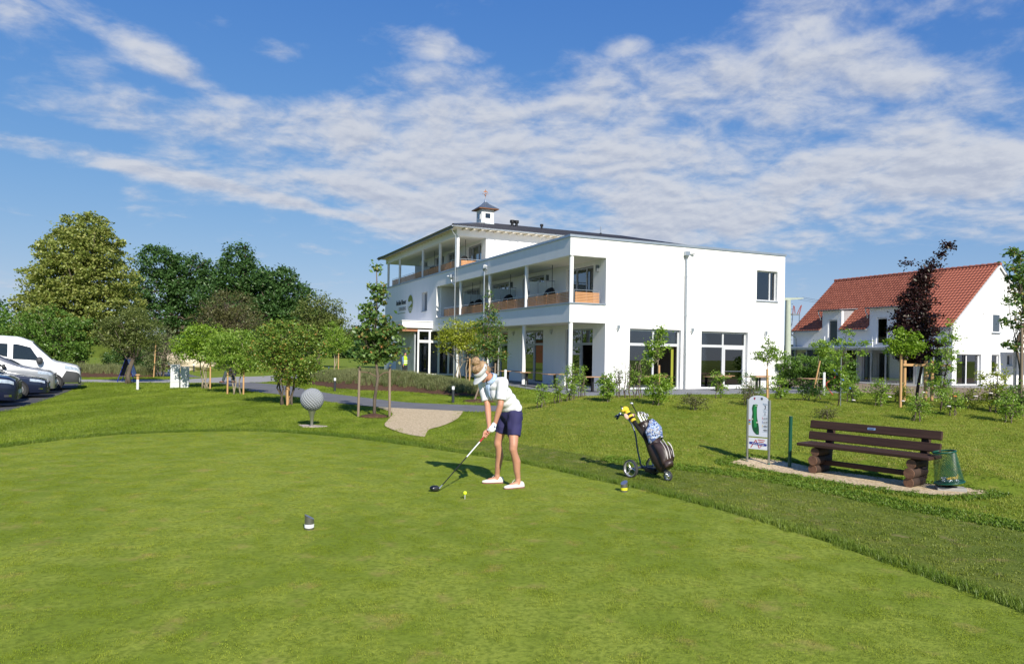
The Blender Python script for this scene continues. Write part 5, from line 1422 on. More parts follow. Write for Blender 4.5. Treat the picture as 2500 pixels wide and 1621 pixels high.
MB().box(-.06, .06, -.040, -.034, .325, .36, Mb).build('plaque', pm('blue_plaque', (.24, .36, .55), .4, var=.25, scale=40), bench)
MB().box(-.045, .045, -.0425, -.041, .345, .352, Mb).box(-.05, .03, -.0425, -.041, .333, .337, Mb).build('plaque_print', pm('navy_print', (.03, .05, .16), .5), bench)

# ---------------------------------------------------------------- course sign
sp0 = np.array([4.16, 12.70]); sp1 = np.array([4.46, 12.47])
sd_ = (sp1 - sp0); wsg = float(np.hypot(*sd_))
sign = empty('course_sign', (float((sp0 + sp1)[0] / 2), float((sp0 + sp1)[1] / 2), .015), math.atan2(sd_[1], sd_[0]), 1, 'course sign for hole 3 on two steel posts', 'sign')
hw_ = wsg / 2
for s_ in (-1, 1):
    MB().cyl((s_ * hw_, 0, -.05), (s_ * hw_, 0, 1.13), .021, n=16).build('post', M_STEEL, sign, auto=50)
    MB().cyl((s_ * hw_, 0, .0), (s_ * hw_, 0, .05), .024, n=16).build('post_foot', pm('green_rubber', (.03, .12, .09), .6), sign, auto=50)
M_SIGN = pm('sign_white', (.60, .63, .70), .45, var=.015)
w2 = hw_ - .022
arc = [(-w2, -.006, .49), (w2, -.006, .49), (w2, -.006, 1.12)] + [(w2 * math.cos(t), -.006, 1.12 + .085 * math.sin(t)) for t in np.linspace(.15, math.pi - .15, 14)] + [(-w2, -.006, 1.12)]
MB().prism(arc, (0, .012, 0)).build('panel', M_SIGN, sign)
MB().box(-w2, w2, -.006, .006, .27, .465).build('panel', pm('sign_white_low', (.66, .68, .72), .45, var=.015), sign)
M_G1 = pm('print_dark_green', (.012, .075, .03), .5); M_G2 = pm('print_green', (.02, .22, .06), .5); M_SAND = pm('print_sand', (.6, .62, .5), .5)
def flat(pts, y, mat, name='print'):
    return MB().add([(a, y, b) for a, b in pts], [tuple(range(len(pts)))]).build(name, mat, sign)
cxl = [(.0, 1.045), (-.015, .98), (-.01, .9), (-.012, .82), (-.005, .74), (.005, .66), (.02, .58), (.045, .525)]
wdl = [.040, .044, .040, .046, .055, .060, .050, .022]
def band_(f, y, mat):
    L_ = [(c[0] - .055 - w * f, c[1]) for c, w in zip(cxl, wdl)]; R_ = [(c[0] - .055 + w * f, c[1]) for c, w in zip(cxl, wdl)]
    L_ = [tuple(p) for p in cat(L_, 4)]; R_ = [tuple(p) for p in cat(R_, 4)]
    flat(L_ + R_[::-1], y, mat)
band_(1.0, -.0075, M_G1)
fl = [tuple(p) for p in cat([(-.075, 1.03), (-.085, .95), (-.078, .85), (-.082, .76), (-.075, .68), (-.062, .645)], 4)]; fr_ = [tuple(p) for p in cat([(-.035, 1.03), (-.03, .95), (-.034, .85), (-.03, .76), (-.025, .70), (-.03, .655)], 4)]
flat(fl + fr_[::-1], -.0085, M_G2)
def ov(x, z, a, b, mat, y=-.0092): flat([(x + a * math.cos(t), z + b * math.sin(t)) for t in np.linspace(0, 2 * math.pi, 14)[:-1]], y, mat)
ov(-.045, 1.04, .018, .014, pm('print_light_green', (.10, .36, .12), .5)); ov(-.042, 1.022, .012, .007, M_SAND); ov(-.02, .735, .018, .010, M_SAND); ov(-.1, .79, .008, .014, M_SAND); ov(-.012, .56, .008, .016, M_G2)
for k_, (c_, z_) in enumerate((((.45, .04, .05), .765), ((.05, .28, .55), .735), ((.55, .40, .02), .705))):
    flat([(-.165, z_ - .013), (-.135, z_ - .013), (-.135, z_ + .013), (-.165, z_ + .013)], -.0085, pm('print_key_%d' % k_, c_, .5), 'print_key')
flat([(-.085, 1.165), (-.065, 1.170), (-.055, 1.165), (-.06, 1.135), (-.072, 1.125), (-.082, 1.14)], -.0085, pm('print_crest_red', (.28, .03, .04), .5), 'crest')
flat([(.035, 1.165), (.055, 1.170), (.075, 1.165), (.07, 1.13), (.055, 1.12), (.04, 1.13)], -.0085, pm('print_crest_blue', (.03, .04, .09), .5), 'crest')
ov(.055, 1.132, .011, .006, M_SAND)
M_TXT = pm('print_black', (.02, .02, .024), .5); M_TXTB = pm('print_pale_blue', (.20, .30, .42), .5); M_RUL = pm('print_rule', (.10, .22, .32), .5)
def st(body, x, z, size, mat, sx=1.0):
    M_ = Matrix(((1, 0, 0, x), (0, 0, -1, -.0085), (0, 1, 0, z), (0, 0, 0, 1)))
    return text_mesh('lettering', body, size, mat, sign, M_, 'CENTER', ext=.0004, sx=sx)
st('Bahn', .115, 1.045, .040, M_TXTB); st('3', .115, .975, .088, M_TXT); st('Par', .115, .915, .040, M_TXTB); st('5', .115, .870, .05, M_TXT)
for t_, z_ in (('419', .795), ('419', .728), ('484', .661), ('484', .594)): st(t_, .122, z_, .048, M_TXT)
for z_ in (.962, .860, .785, .718, .651, .584): flat([(.075, z_ - .002), (.16, z_ - .002), (.16, z_ + .001), (.075, z_ + .001)], -.0085, M_RUL, 'print_rule')
for c_, z_ in (((.5, .03, .05), .812), ((.08, .12, .35), .745), ((.6, .42, .05), .678)): flat([(.068, z_ - .017), (.075, z_ - .017), (.075, z_ + .022), (.068, z_ + .022)], -.0085, pm('tee_colour_%g' % z_, c_, .5), 'print_key')
M_RED = pm('print_red', (.42, .025, .03), .5); M_BLU = pm('print_blue', (.02, .03, .24), .5)
def bar(a, b, w, mat, y): 
    a = np.array(a); b = np.array(b); n_ = np.array([-(b - a)[1], (b - a)[0]]); n_ = n_ / np.linalg.norm(n_) * w / 2
    flat([tuple(a - n_), tuple(b - n_), tuple(b + n_), tuple(a + n_)], y, mat)
bar((-.125, .295), (-.035, .435), .014, M_RED, -.0082); bar((-.04, .435), (.025, .29), .014, M_RED, -.0083); bar((-.005, .437), (.12, .430), .013, M_RED, -.0082); bar((.01, .405), (.10, .400), .013, M_RED, -.0082); bar((.035, .335), (.065, .333), .012, M_RED, -.0082); ov(.048, .308, .007, .007, M_RED)
pill = [(-.135 + .02 * math.cos(t), .375 + .02 * math.sin(t)) for t in np.linspace(math.pi / 2, 3 * math.pi / 2, 8)] + [(.135 + .02 * math.cos(t), .355 + .02 * math.sin(t)) for t in np.linspace(-math.pi / 2, math.pi / 2, 8)]
flat(pill, -.0095, M_BLU)
Mx = Matrix(((1, 0, 0, 0), (0, 0, -1, -.0105), (-.074, 1, 0, .3545), (0, 0, 0, 1)))
text_mesh('lettering', 'aromv Stilanns', .033, pm('print_white', (.8, .8, .82), .5), sign, Mx, 'CENTER', shear=.2, ext=.0004, sx=1.05)

# green post
e = empty('green_post', (4.77, 12.33, Tz(4.77, 12.33) + .01), R(0), 1, 'dark green round post standing between the course sign and the bench', 'post')
M_GRN = pm('dark_green_lacquer', (.006, .070, .040), .4, var=.06, spec=.5)
MB().tube([(-.006, 0, -.05), (.004, 0, .855)], .0295, 20).build('tube', M_GRN, e, auto=50); MB().cyl((.004, 0, .855), (.0042, 0, .868), .031, n=20).build('cap', M_GRN, e, auto=50)

# ---------------------------------------------------------------- waste basket
wb = empty('waste_basket', (6.34, 10.43, Tz(6.34, 10.43) + .02), R(-20), 1, 'dark green perforated waste basket tilted on a concrete foot', 'waste basket')
MB().box(-.17, .20, -.11, .11, -.03, .045).build('concrete_foot', M_CONC, wb, bevel=.01)
MB().cyl((0, 0, .04), (0, 0, .10), .018, n=8).build('pin', M_DARK, wb); MB().lathe([(.10, .045), (.10, .055), (.05, .062)], 18).build('pin_plate', M_DARK, wb)
Tl = Matrix.Translation((.0, 0, .09)) @ Matrix.Rotation(R(-9), 4, 'Y')
rb, rt_, hb = .190, .142, .46
# perforated sheet: diamond lattice of thin strips
sh = MB(); nA, nR = 46, 30
def wp(a, t): 
    r_ = rb + (rt_ - rb) * t
    return Tl @ Vector((r_ * math.cos(a), r_ * math.sin(a), .03 + (hb - .03) * t))
for i in range(nR):
    for k in range(nA):
        a0 = 2 * math.pi * (k + .5 * (i % 2)) / nA; w_ = 2 * math.pi / nA
        t0 = i / nR; t1 = (i + 1) / nR; q_ = .24
        A_, B_, C2, D2_ = wp(a0, t0), wp(a0 + w_, t0), wp(a0 + w_ * 1.5, t1), wp(a0 + w_ * .5, t1)
        for (p_, q2) in ((A_, D2_), (B_, D2_)):
            n2_ = Vector((p_.y - Tl.translation.y, -(p_.x - Tl.translation.x), 0)).normalized() * .0030
            sh.add([p_ - n2_, p_ + n2_, q2 + n2_, q2 - n2_], [(0, 1, 2, 3)])
sh.build('perforated_wall', M_GRN, wb, fix=False)
def ring(r_, z_, th):
    return MB().tube([Tl @ Vector((r_ * math.cos(2 * math.pi * k / 32), r_ * math.sin(2 * math.pi * k / 32), z_)) for k in range(33)], th, 8)
ring(rt_ + .004, hb, .013).build('rim', M_GRN, wb, smooth=True); ring(rb + .002, .02, .012).build('base_rim', M_GRN, wb, smooth=True)
MB().lathe([(.01, .012), (rb, .016), (rb, .022), (.01, .02)], 32, M=Tl).build('floor', M_GRN, wb)
lt_ = empty('litter', Tl @ Vector((0, 0, .03)) + wb.location, R(10), 1, 'crumpled foil and a banana peel lying in the waste basket', 'litter')
fo = MB()
for k in range(26): fo.ell((random.uniform(-.12, .10), random.uniform(-.12, .12), random.uniform(.012, .035)), (random.uniform(.015, .035), random.uniform(.015, .03), .018), 6, 4, Matrix.Rotation(random.uniform(0, 3), 4, 'Z'))
fo.build('foil', pm('crumpled_foil', (.55, .58, .62), .35, .6, var=.25, scale=30, bump=1, bscale=40), lt_)
MB().tube([(-.10, -.06, .05), (-.02, -.07, .06), (.06, -.06, .06), (.10, -.05, .11)], [.012, .02, .022, .006], 7).build('banana_peel', pm('banana_yellow', (.62, .42, .04), .6, var=.2, scale=20), lt_)

# ---------------------------------------------------------------- golf trolley, bag, clubs
ft = np.array([.62, -.785]); ft /= np.linalg.norm(ft)
TX, TY = 2.065, 11.30
def tw_(f, s, z): 
    return Vector((TX + ft[0] * f - ft[1] * s, TY + ft[1] * f + ft[0] * s, z))
tz = Tz(TX, TY)
tro = empty('golf_trolley', (TX, TY, tz), math.atan2(ft[1], ft[0]), 1, 'three wheeled golf trolley carrying the brown bag', 'golf trolley')
M_TFR = pm('slate_blue_frame', (.10, .12, .15), .38, .6, var=.06); M_TYRE = pm('tyre_rubber', (.045, .045, .045), .85, var=.2, scale=20, bump=.4, bscale=60)
M_RIM = pm('silver_rim', (.58, .58, .58), .35, .7, var=.06)
def tor(m, c, R0, r_, axis, n=36, k=8, sq=1.0):
    c = Vector(c); a_ = Vector(axis).normalized(); e1 = a_.orthogonal().normalized(); e2 = a_.cross(e1)
    rows = []
    for i in range(n + 1):
        t = 2 * math.pi * i / n; d_ = e1 * math.cos(t) + e2 * math.sin(t)
        rows.append([c + d_ * (R0 + r_ * math.cos(2 * math.pi * j / k)) + a_ * (r_ * sq * math.sin(2 * math.pi * j / k)) for j in range(k + 1)])
    m.grid(rows)
def wheel(parent, c, R0, wdt, axis=(0, 1, 0), sp=3):
    w = empty('wheel'); w.parent = parent
    c = Vector(c); a_ = Vector(axis)
    m = MB(); tor(m, c, R0 - .012, .012, axis, 40, 8, wdt / .024); m.build('tyre', M_TYRE, w, smooth=True)
    m = MB(); tor(m, c, R0 - .028, .010, axis, 40, 8, wdt / .024); m.build('rim', M_RIM, w, smooth=True)
    m = MB()
    e1 = a_.orthogonal().normalized(); e2 = a_.cross(e1)
    for k in range(sp):
        t = 2 * math.pi * k / sp + .6
        pts = [c + (e1 * math.cos(t + .5 * q) + e2 * math.sin(t + .5 * q)) * (R0 * (.1 + .82 * q)) for q in np.linspace(0, 1, 5)]
        m.tube(pts, .008, 6)
    m.cyl(c - a_ * .025, c + a_ * .025, .022, n=12); m.build('spokes', M_RIM, w, auto=50)
wheel(tro, (0, .265, .142), .142, .055); wheel(tro, (0, -.265, .142), .142, .055); wheel(tro, (.515, -.005, .082), .082, .030)
MB().cyl((0, -.24, .142), (0, .24, .142), .017, n=10).build('axle', M_TFR, tro)
MB().tube([(-.02, 0, .145), (.2, 0, .125), (.42, 0, .13), (.48, 0, .16)], [.028, .026, .024, .02], 8).build('frame_tube', M_TFR, tro, smooth=True)
for s_ in (-.03, .03): MB().tube([(.43, s_, .15), (.50, s_ * .9, .115), (.515, s_ * .8, .082)], .008, 6).build('fork', M_GALV, tro, smooth=True)
MB().box(.10, .30, -.07, .07, .09, .17).build('battery_box', M_DARK, tro, bevel=.02)
MB().tube([tuple(p) for p in cat([(-.02, 0, .16), (-.10, 0, .40), (-.14, 0, .60), (-.22, 0, .78), (-.36, 0, .90), (-.46, 0, .93)], 6)], .013, 8).build('handle_tube', M_TFR, tro, smooth=True)
MB().tube([(-.46, 0, .93), (-.50, -.02, .925), (-.46, -.14, .90)], .014, 8).build('handle_arm', M_TFR, tro, smooth=True)
MB().cyl((-.48, -.02, .925), (-.40, -.16, .875), .018, n=10).build('grip', M_DARK, tro, auto=50); MB().ell((-.50, .02, .935), .024, 10, 8).build('speed_knob', M_GALV, tro, smooth=True)
MB().tube([(-.10, .0, .22), (-.05, -.06, .19), (.06, -.08, .2), (.12, -.04, .17)], .004, 5).build('cable', M_DARK, tro)
# bag
bag = empty('golf_bag', (TX, TY, tz), math.atan2(ft[1], ft[0]), 1, 'dark brown leather golf bag strapped to the trolley', 'golf bag')
M_LEA = pm('brown_leather', (.030, .018, .015), .42, scale=5, var=.2, bump=.35, bscale=9, spec=.5, col2=(.05, .03, .025))
b0 = Vector((.47, 0, .17)); b1 = Vector((.035, 0, .82)); bd = (b1 - b0).normalized(); bl = (b1 - b0).length
bs = Vector((0, 1, 0)); bf = bd.cross(bs) * -1                 # bf: the upper/front side of the leaning bag
if bf.z < 0: bf = -bf
prof = [(0, .105, .095), (.06, .125, .12), (.25, .135, .15), (.45, .135, .145), (.62, .125, .12), (.80, .118, .105), (.93, .122, .11), (1.0, .128, .115)]
rows = []
for t, ry, rx in prof:
    c = b0 + bd * (bl * t); ring_ = []
    for k in range(25):
        a_ = 2 * math.pi * k / 24
        wob = 1 + .035 * math.sin(5 * a_ + 7 * t) * (1 if .05 < t < .8 else 0)
        ring_.append(c + bs * (ry * wob * math.cos(a_)) + bf * (rx * wob * math.sin(a_)))
    rows.append(ring_)
m = MB(); m.grid(rows); n0 = len(m.v); m.add(rows[0][:-1], [tuple(range(24))])
m.build('bag_body', M_LEA, bag, smooth=True)
m = MB(); m.add([p - bd * .03 for p in rows[-1][:-1]], [tuple(range(24))]); m.build('bag_top', M_DARK, bag)
m = MB(); cpt = b1; pts = [cpt + bs * (.13 * math.cos(2 * math.pi * k / 24)) + bf * (.118 * math.sin(2 * math.pi * k / 24)) for k in range(25)]
m.tube(pts, .017, 8); m.build('collar', M_LEA, bag, smooth=True)
def pocket(t0, t1, off, wid, dep, nm='pocket'):
    rows = []
    for t in np.linspace(t0, t1, 9):
        f_ = math.sin(math.pi * (t - t0) / (t1 - t0)) ** .45; c = b0 + bd * (bl * t)
        rows.append([c + bs * (off + wid * s_) + bf * (.10 + (dep * f_) * max(0, 1 - abs(s_) ** 2.6) + .02 * (1 - abs(s_))) for s_ in np.linspace(-1, 1, 11)])
    m = MB(); m.grid(rows); o = m.build(nm, M_LEA, bag, smooth=True); o.modifiers.new('thick', 'SOLIDIFY').thickness = .004
    return rows
pocket(.05, .52, -.02, .125, .10); pocket(.10, .45, .075, .07, .09); pocket(-.02, .12, -.03, .10, .075)
M_ZIP = pm('pale_zip', (.62, .58, .54), .5, var=.1)
for off, t0, t1, hgt in ((-.075, .12, .50, .205), (-.040, .12, .52, .235), (.050, .14, .46, .235), (.085, .24, .46, .215)):
    pts = [b0 + bd * (bl * t) + bs * (off + .03 * math.sin(2.2 * (t - t0))) + bf * (hgt * .86 + .030 * math.sin(math.pi * (t - t0) / (t1 - t0))) for t in np.linspace(t0, t1, 10)]
    MB().tube(pts, .0055, 5).build('zip', M_ZIP, bag)
MB().tube([b0 + bd * (bl * .9) - bf * .11 + bs * .05, b0 + bd * (bl * .7) - bf * .18 + bs * .06, b0 + bd * (bl * .5) - bf * .16 + bs * .05, b0 + bd * (bl * .42) - bf * .12 + bs * .04], .018, 6).build('shoulder_strap', M_LEA, bag, smooth=True)
# clubs standing in the bag
def bagpt(off, f_, up): 
    p = b1 + bs * off + bf * f_ + bd * up
    return tro.matrix_basis @ p
CL = 'clubs in the brown bag'
def club(lab, off, f_, ln, kind, hd=0.0):
    a_ = bagpt(off, f_, -.55); b_ = bagpt(off * 1.1, f_ * 1.05, ln)
    e = empty('golf_club', a_, 0, 1, lab, 'golf club', CL)
    rel = b_ - a_
    MB().cyl((0, 0, 0), rel, .0045, n=6).build('shaft', M_GALV, e)
    d_ = rel.normalized(); sd2 = Vector((ft[0], ft[1], 0)) * .8 + Vector((0, 0, -.1)); sd2.normalize(); pr = d_.cross(sd2).normalized()
    c = rel
    if kind == 'iron':
        m = MB(); m.prism([c - d_ * .006, c + sd2 * .02 - d_ * .016, c + sd2 * .082 - d_ * .022, c + sd2 * .090 + d_ * .030, c + sd2 * .03 + d_ * .018, c + d_ * .014], pr * .014)
        m.build('club_head', M_RIM, e, bevel=.003)
    else:
        m = MB(); m.ell(c + sd2 * -.012, (.03, .026, .016), 10, 8); m.build('club_head', M_RIM, e, smooth=True)
    return e
for i, (off, f_, ln) in enumerate(((-.045, .02, .20), (-.015, .03, .185), (.015, .02, .17), (.045, .03, .155), (.0, -.03, .21), (.06, -.02, .14))):
    club(('iron club whose head rises highest in the row of irons', 'second iron club in the row behind the white shafted putter', 'iron club in the middle of the row of irons', 'iron club low on the right of the row', 'iron club half hidden behind the row of irons', 'iron club at the far right rim of the bag')[i], off, f_, ln, 'iron')
pe = empty('putter', bagpt(-.10, .07, -.42), 0, 1, 'upside down putter with a black and white shaft leaning on the bag', 'golf club', CL)
rel = bagpt(-.10, .02, .36) - bagpt(-.10, .07, -.42)
MB().cyl(rel * .0, rel * .45, .012, .011, 8).build('grip', M_DARK, pe); MB().cyl(rel * .30, rel * .72, .011, .010, 8).build('white_sleeve', pm('white_sleeve', (.75, .75, .74), .45), pe); MB().cyl(rel * .72, rel, .009, .009, 8).build('shaft', M_DARK, pe)
MB().ell(rel, (.028, .022, .020), 12, 8).build('putter_head', M_RIM, pe, smooth=True)
# striped plush head cover with wings on the driver
hc = empty('head_cover', bagpt(-.125, -.04, -.05), 0, 1, 'plush yellow and black striped bee head cover with pink wings', 'head cover')
rel = bagpt(-.16, -.10, .33) - bagpt(-.125, -.04, -.05); d_ = rel.normalized(); Ln = rel.length
M_PY = pm('yellow_plush', (.78, .56, .04), .95, var=.1, scale=30, bump=.5, bscale=80); M_PB = pm('black_plush', (.014, .013, .013), .95, var=.2, bump=.5, bscale=80); M_PP = pm('pink_plush', (.72, .46, .38), .9, var=.08)
MB().tube([d_ * -.45, d_ * (.38 * Ln)], [.032, .036], 10).build('black_sock', M_PB, hc, smooth=True)
for k in range(5):
    t0 = .36 + k * .10; m = MB(); m.tube([d_ * (Ln * t0), d_ * (Ln * (t0 + .05)), d_ * (Ln * (t0 + .10))], [.040, .048, .040], 12); m.build('stripe', M_PY if k % 2 == 0 else M_PB, hc, smooth=True)
hd_ = d_ * (Ln * .98); MB().ell(hd_, (.058, .055, .050), 14, 10).ell(hd_ + Vector((-.045, -.03, -.012)), (.032, .032, .028), 10, 8).build('head', M_PY, hc, smooth=True)
for s_ in (-1, 1):
    MB().ell(hd_ + Vector((-.030, -.046, .018)) + Vector((.028 * s_, .012 * s_, 0)), (.013, .010, .016), 8, 6).build('eye', pm('eye_white', (.75, .78, .85), .4), hc, smooth=True)
    MB().ell(hd_ + Vector((-.036, -.054, .018)) + Vector((.028 * s_, .012 * s_, 0)), (.006, .006, .008), 8, 6).build('pupil', pm('pupil_blue', (.02, .03, .12), .3), hc, smooth=True)
    MB().tube([hd_ + Vector((-.02, 0, .04)), hd_ + Vector((-.07, -.02 + .03 * s_, .045))], .003, 5).ell(hd_ + Vector((-.07, -.02 + .03 * s_, .045)), .009, 6, 5).build('feeler', M_PB, hc)
    MB().ell(d_ * (Ln * .62) + Vector((.055 * s_ - .01, .03 * s_, 0)) , (.032, .012, .05), 10, 8, Matrix.Rotation(R(35 * s_), 4, 'Y')).build('wing', M_PP, hc, smooth=True)
# patterned towel hung over the bag
tw = empty('towel', tro.matrix_basis @ (b1 + bf * .13), 0, 1, 'blue and white patterned towel hanging over the bag', 'towel')
m_, t_, o_ = nodemat('towel_print'); N_, L_ = t_.nodes, t_.links
vo = N_.new('ShaderNodeTexVoronoi'); vo.inputs['Scale'].default_value = 42; tcn = N_.new('ShaderNodeTexCoord'); L_.new(tcn.outputs['Object'], vo.inputs[0])
crn = N_.new('ShaderNodeValToRGB'); L_.new(vo.outputs['Color'], crn.inputs[0])
cs = [(0, (.02, .022, .035)), (.30, (.06, .10, .25)), (.45, (.20, .30, .52)), (.6, (.50, .55, .64)), (.8, (.14, .12, .14)), (1, (.62, .64, .68))]
while len(crn.color_ramp.elements) < 6: crn.color_ramp.elements.new(.5)
for el, (p_, c_) in zip(crn.color_ramp.elements, cs): el.position = p_; el.color = (*c_, 1)
pb = N_.new('ShaderNodeBsdfPrincipled'); pb.inputs['Roughness'].default_value = .95; L_.new(crn.outputs[0], pb.inputs['Base Color']); L_.new(pb.outputs[0], o_.inputs[0])
rows = []
Mr = Matrix.Rotation(math.atan2(ft[1], ft[0]), 3, 'Z')
for i, t in enumerate(np.linspace(0, 1, 13)):
    rw = []
    for s_ in np.linspace(-1, 1, 17):
        fold = .018 * math.sin(s_ * 9 + t * 2) * (.3 + t) + .03 * (1 - abs(s_))
        wdt = .025 + .155 * min(1, t * 2.2) if t < .5 else .18 - .05 * (t - .5)
        hang = .30 * t + .06 * abs(s_) * t * (1 if s_ < 0 else .3)
        p = bs * (s_ * wdt + .01) - bd * hang + bf * (fold + .012 + .045 * math.sin(math.pi * min(1, t * 1.1)) - .09 * abs(s_) ** 2 * min(1, t * 2))
        rw.append(Mr @ p)
    rows.append(rw)
m = MB(); m.grid(rows); o = m.build('cloth', m_, tw, smooth=True); o.modifiers.new('thick', 'SOLIDIFY').thickness = .005
MB().box(-.05, .03, -.004, .004, -.012, .012, Matrix.Translation(Mr @ (-bd * .255 - bs * .08 + bf * .075)) @ Matrix.Rotation(R(-40), 4, 'Z') @ Matrix.Rotation(R(18), 4, 'Y')).build('label_strip', pm('towel_label', (.7, .72, .75), .8), tw)

# ---------------------------------------------------------------- things on the left lawn
M_CAB = pm('light_grey_cabinet', (.60, .61, .60), .55, var=.04, scale=3)
for (x, y, w_, d2_, h_, lab) in ((-16.35, 35.2, .40, .32, 1.13, 'taller left one of two light grey utility cabinets'), (-15.92, 35.3, .36, .30, 1.02, 'lower right one of two light grey utility cabinets')):
    e = empty('utility_cabinet', (x, y, Tz(x, y)), R(18), 1, lab, 'cabinet', 'utility cabinets on the lawn')
    MB().box(-w_ / 2, w_ / 2, -d2_ / 2, d2_ / 2, -.05, h_ * .24).build('plinth', M_CAB, e, bevel=.006)
    MB().box(-w_ / 2 + .004, w_ / 2 - .004, -d2_ / 2 + .004, d2_ / 2 - .004, h_ * .245, h_ - .04).build('door', M_CAB, e, bevel=.006)
    MB().box(-w_ / 2 - .012, w_ / 2 + .012, -d2_ / 2 - .012, d2_ / 2 + .012, h_ - .04, h_).build('lid', M_CAB, e, bevel=.008)
    MB().box(w_ / 2 - .08, w_ / 2 - .06, -d2_ / 2 - .012, -d2_ / 2 + .004, h_ * .5, h_ * .62).build('handle', M_DARK, e)
e = empty('capped_post', (-17.5, 33.9, Tz(-17.5, 33.9)), 0, 1, 'short white post with a wooden mushroom cap on the lawn', 'post')
MB().cyl((0, 0, -.05), (0, 0, .48), .058, n=14).build('white_shaft', pm('white_paint_post', (.75, .75, .73), .6, var=.05), e, auto=50); MB().cyl((0, 0, .48), (0, 0, .66), .060, n=14).build('wood_collar', M_STAKE, e, auto=50); MB().lathe([(.06, .66), (.105, .675), (.105, .715), (.06, .735)], 18).build('wood_cap', M_STAKE, e, auto=50)
af = empty('folding_sign', (-20.6, 38.9, .02), R(12), 1, 'blue framed folding sign standing open beside the twin trunk tree', 'sign')
M_BLF = pm('blue_frame', (.02, .03, .25), .45, var=.05); M_CHK = pm('chalkboard', (.02, .022, .03), .7, var=.15)
for s_ in (-1, 1):
    fm_ = MB()
    for yy in (-.38, .38): fm_.tube([(.42 * s_, yy, 0), (.03 * s_, yy, 1.25)], .022, 6)
    fm_.tube([(.03 * s_, -.38, 1.25), (.03 * s_, .38, 1.25)], .022, 6).tube([(.33 * s_, -.38, .30), (.33 * s_, .38, .30)], .016, 6)
    fm_.build('leg_frame', M_BLF, af)
    MB().add([(.325 * s_, -.36, .32), (.325 * s_, .36, .32), (.045 * s_, .36, 1.22), (.045 * s_, -.36, 1.22)], [(0, 1, 2, 3)]).build('board', M_CHK if s_ < 0 else pm('faded_poster', (.30, .42, .58), .6, var=.2, scale=6), af)
MB().tube([(-.33, -.38, .30), (.33, -.38, .30)], .010, 5).build('spreader', M_GALV, af)
# boulder
bm = bmesh.new(); bmesh.ops.create_icosphere(bm, subdivisions=4, radius=1)
from mathutils import noise as mnoise
for v_ in bm.verts:
    p = v_.co.copy(); k_ = 1 + .22 * mnoise.noise(p * 1.3 + Vector((3, 1, 2))) + .10 * mnoise.noise(p * 3.1) + .03 * mnoise.noise(p * 9)
    v_.co = Vector((p.x * 2.05 * k_, p.y * 1.0 * k_, p.z * .98 * k_ * (.82 if p.x > .2 else 1)))
me = bpy.data.meshes.new('stone'); bm.to_mesh(me); bm.free(); me.materials.append(pm('pale_limestone', (.50, .40, .28), .9, scale=2.5, col2=(.72, .62, .48), bump=.7, bscale=5))
bo = empty('boulder', (-26.6, 59.6, 0), 0, 1, 'large pale beige boulder behind the planted trees', 'boulder'); link('stone', me, bo, (0, 0, .62))
# red and white stubs on the far lawn
for x, y, lab in ((-28.0, 52.5, 'short red and white post left of the twin trunk tree'), (-23.2, 49.0, 'short red and white post right of the twin trunk tree')):
    e = empty('marker_post', (x, y, Tz(x, y) + .3), 0, 1, lab, 'post', 'red and white posts in the bed')
    MB().cyl((0, 0, -.4), (0, 0, .14), .07, n=12).build('lower_band', M_OPAL, e, auto=50); MB().cyl((0, 0, .14), (0, 0, .38), .07, n=12).build('red_band', pm('red_paint', (.35, .02, .02), .6), e, auto=50); MB().cyl((0, 0, .38), (0, 0, .56), .07, n=12).build('upper_band', M_OPAL, e, auto=50)
# low orange building with green roof at the left edge
ob = empty('low_building', (-75, 101, 0), R(10), 1, 'low orange building with a green roof edge at the far left', 'building')
MB().box(-2.5, 3.2, 0, 4, 0, 4.4).build('wall', pm('orange_render', (.42, .16, .07), .8, var=.08), ob); MB().prism([(-2.8, -.3, 4.4), (3.4, -.3, 4.4), (3.4, -.3, 4.6), (-2.8, -.3, 4.9)], (0, 4.6, 0)).build('roof', pm('green_sheet', (.08, .30, .22), .5, var=.06), ob)

# ---------------------------------------------------------------- terrace tables
M_TTOP = pm('oak_table_top', (.36, .20, .10), .55, var=.0, scale=4, stretch=(1, 8, 1), col2=(.50, .30, .16))
TBL = [(3.99, 35.56, 'terrace table nearest the corner of the hotel, by the corner column'), (2.35, 39.1, 'terrace table standing under the balcony left of the corner column'), (-.21, 44.2, 'terrace table farthest along the hotel side, behind the golfer'),
       (.9, 42.0, 'terrace table behind the ground floor column, right of the farthest one'),
       (7.96, 40.2, 'terrace table close to the left glass door'), (7.3, 37.5, 'terrace table out on the paving before the left glass door'), (9.96, 40.9, 'terrace table under the wall downpipe'),
       (11.05, 38.8, 'terrace table out on the paving before the right glass door'), (12.0, 41.3, 'terrace table close to the right glass door'), (13.5, 39.8, 'terrace table in front at the right end of the hotel wall'), (14.5, 42.3, 'terrace table by the wall at its right end'), (15.9, 38.3, 'terrace table standing alone before the laurel hedge')]
tt0 = None
for x, y, lab in TBL:
    if tt0 is None:
        tt0 = empty('terrace_table', (x, y, .035), PHI, 1, lab, 'table', 'wooden topped tables on the terrace')
        MB().box(-.62, .62, -.40, .40, .715, .745).build('table_top', M_TTOP, tt0, bevel=.004); MB().box(-.055, .055, -.055, .055, .02, .715).build('pillar', M_DARK, tt0); MB().box(-.24, .24, -.24, .24, 0, .02).build('foot_plate', M_DARK, tt0)
        continue
    c = copy_tree(tt0); c.location = (x, y, .035); c['label'] = lab
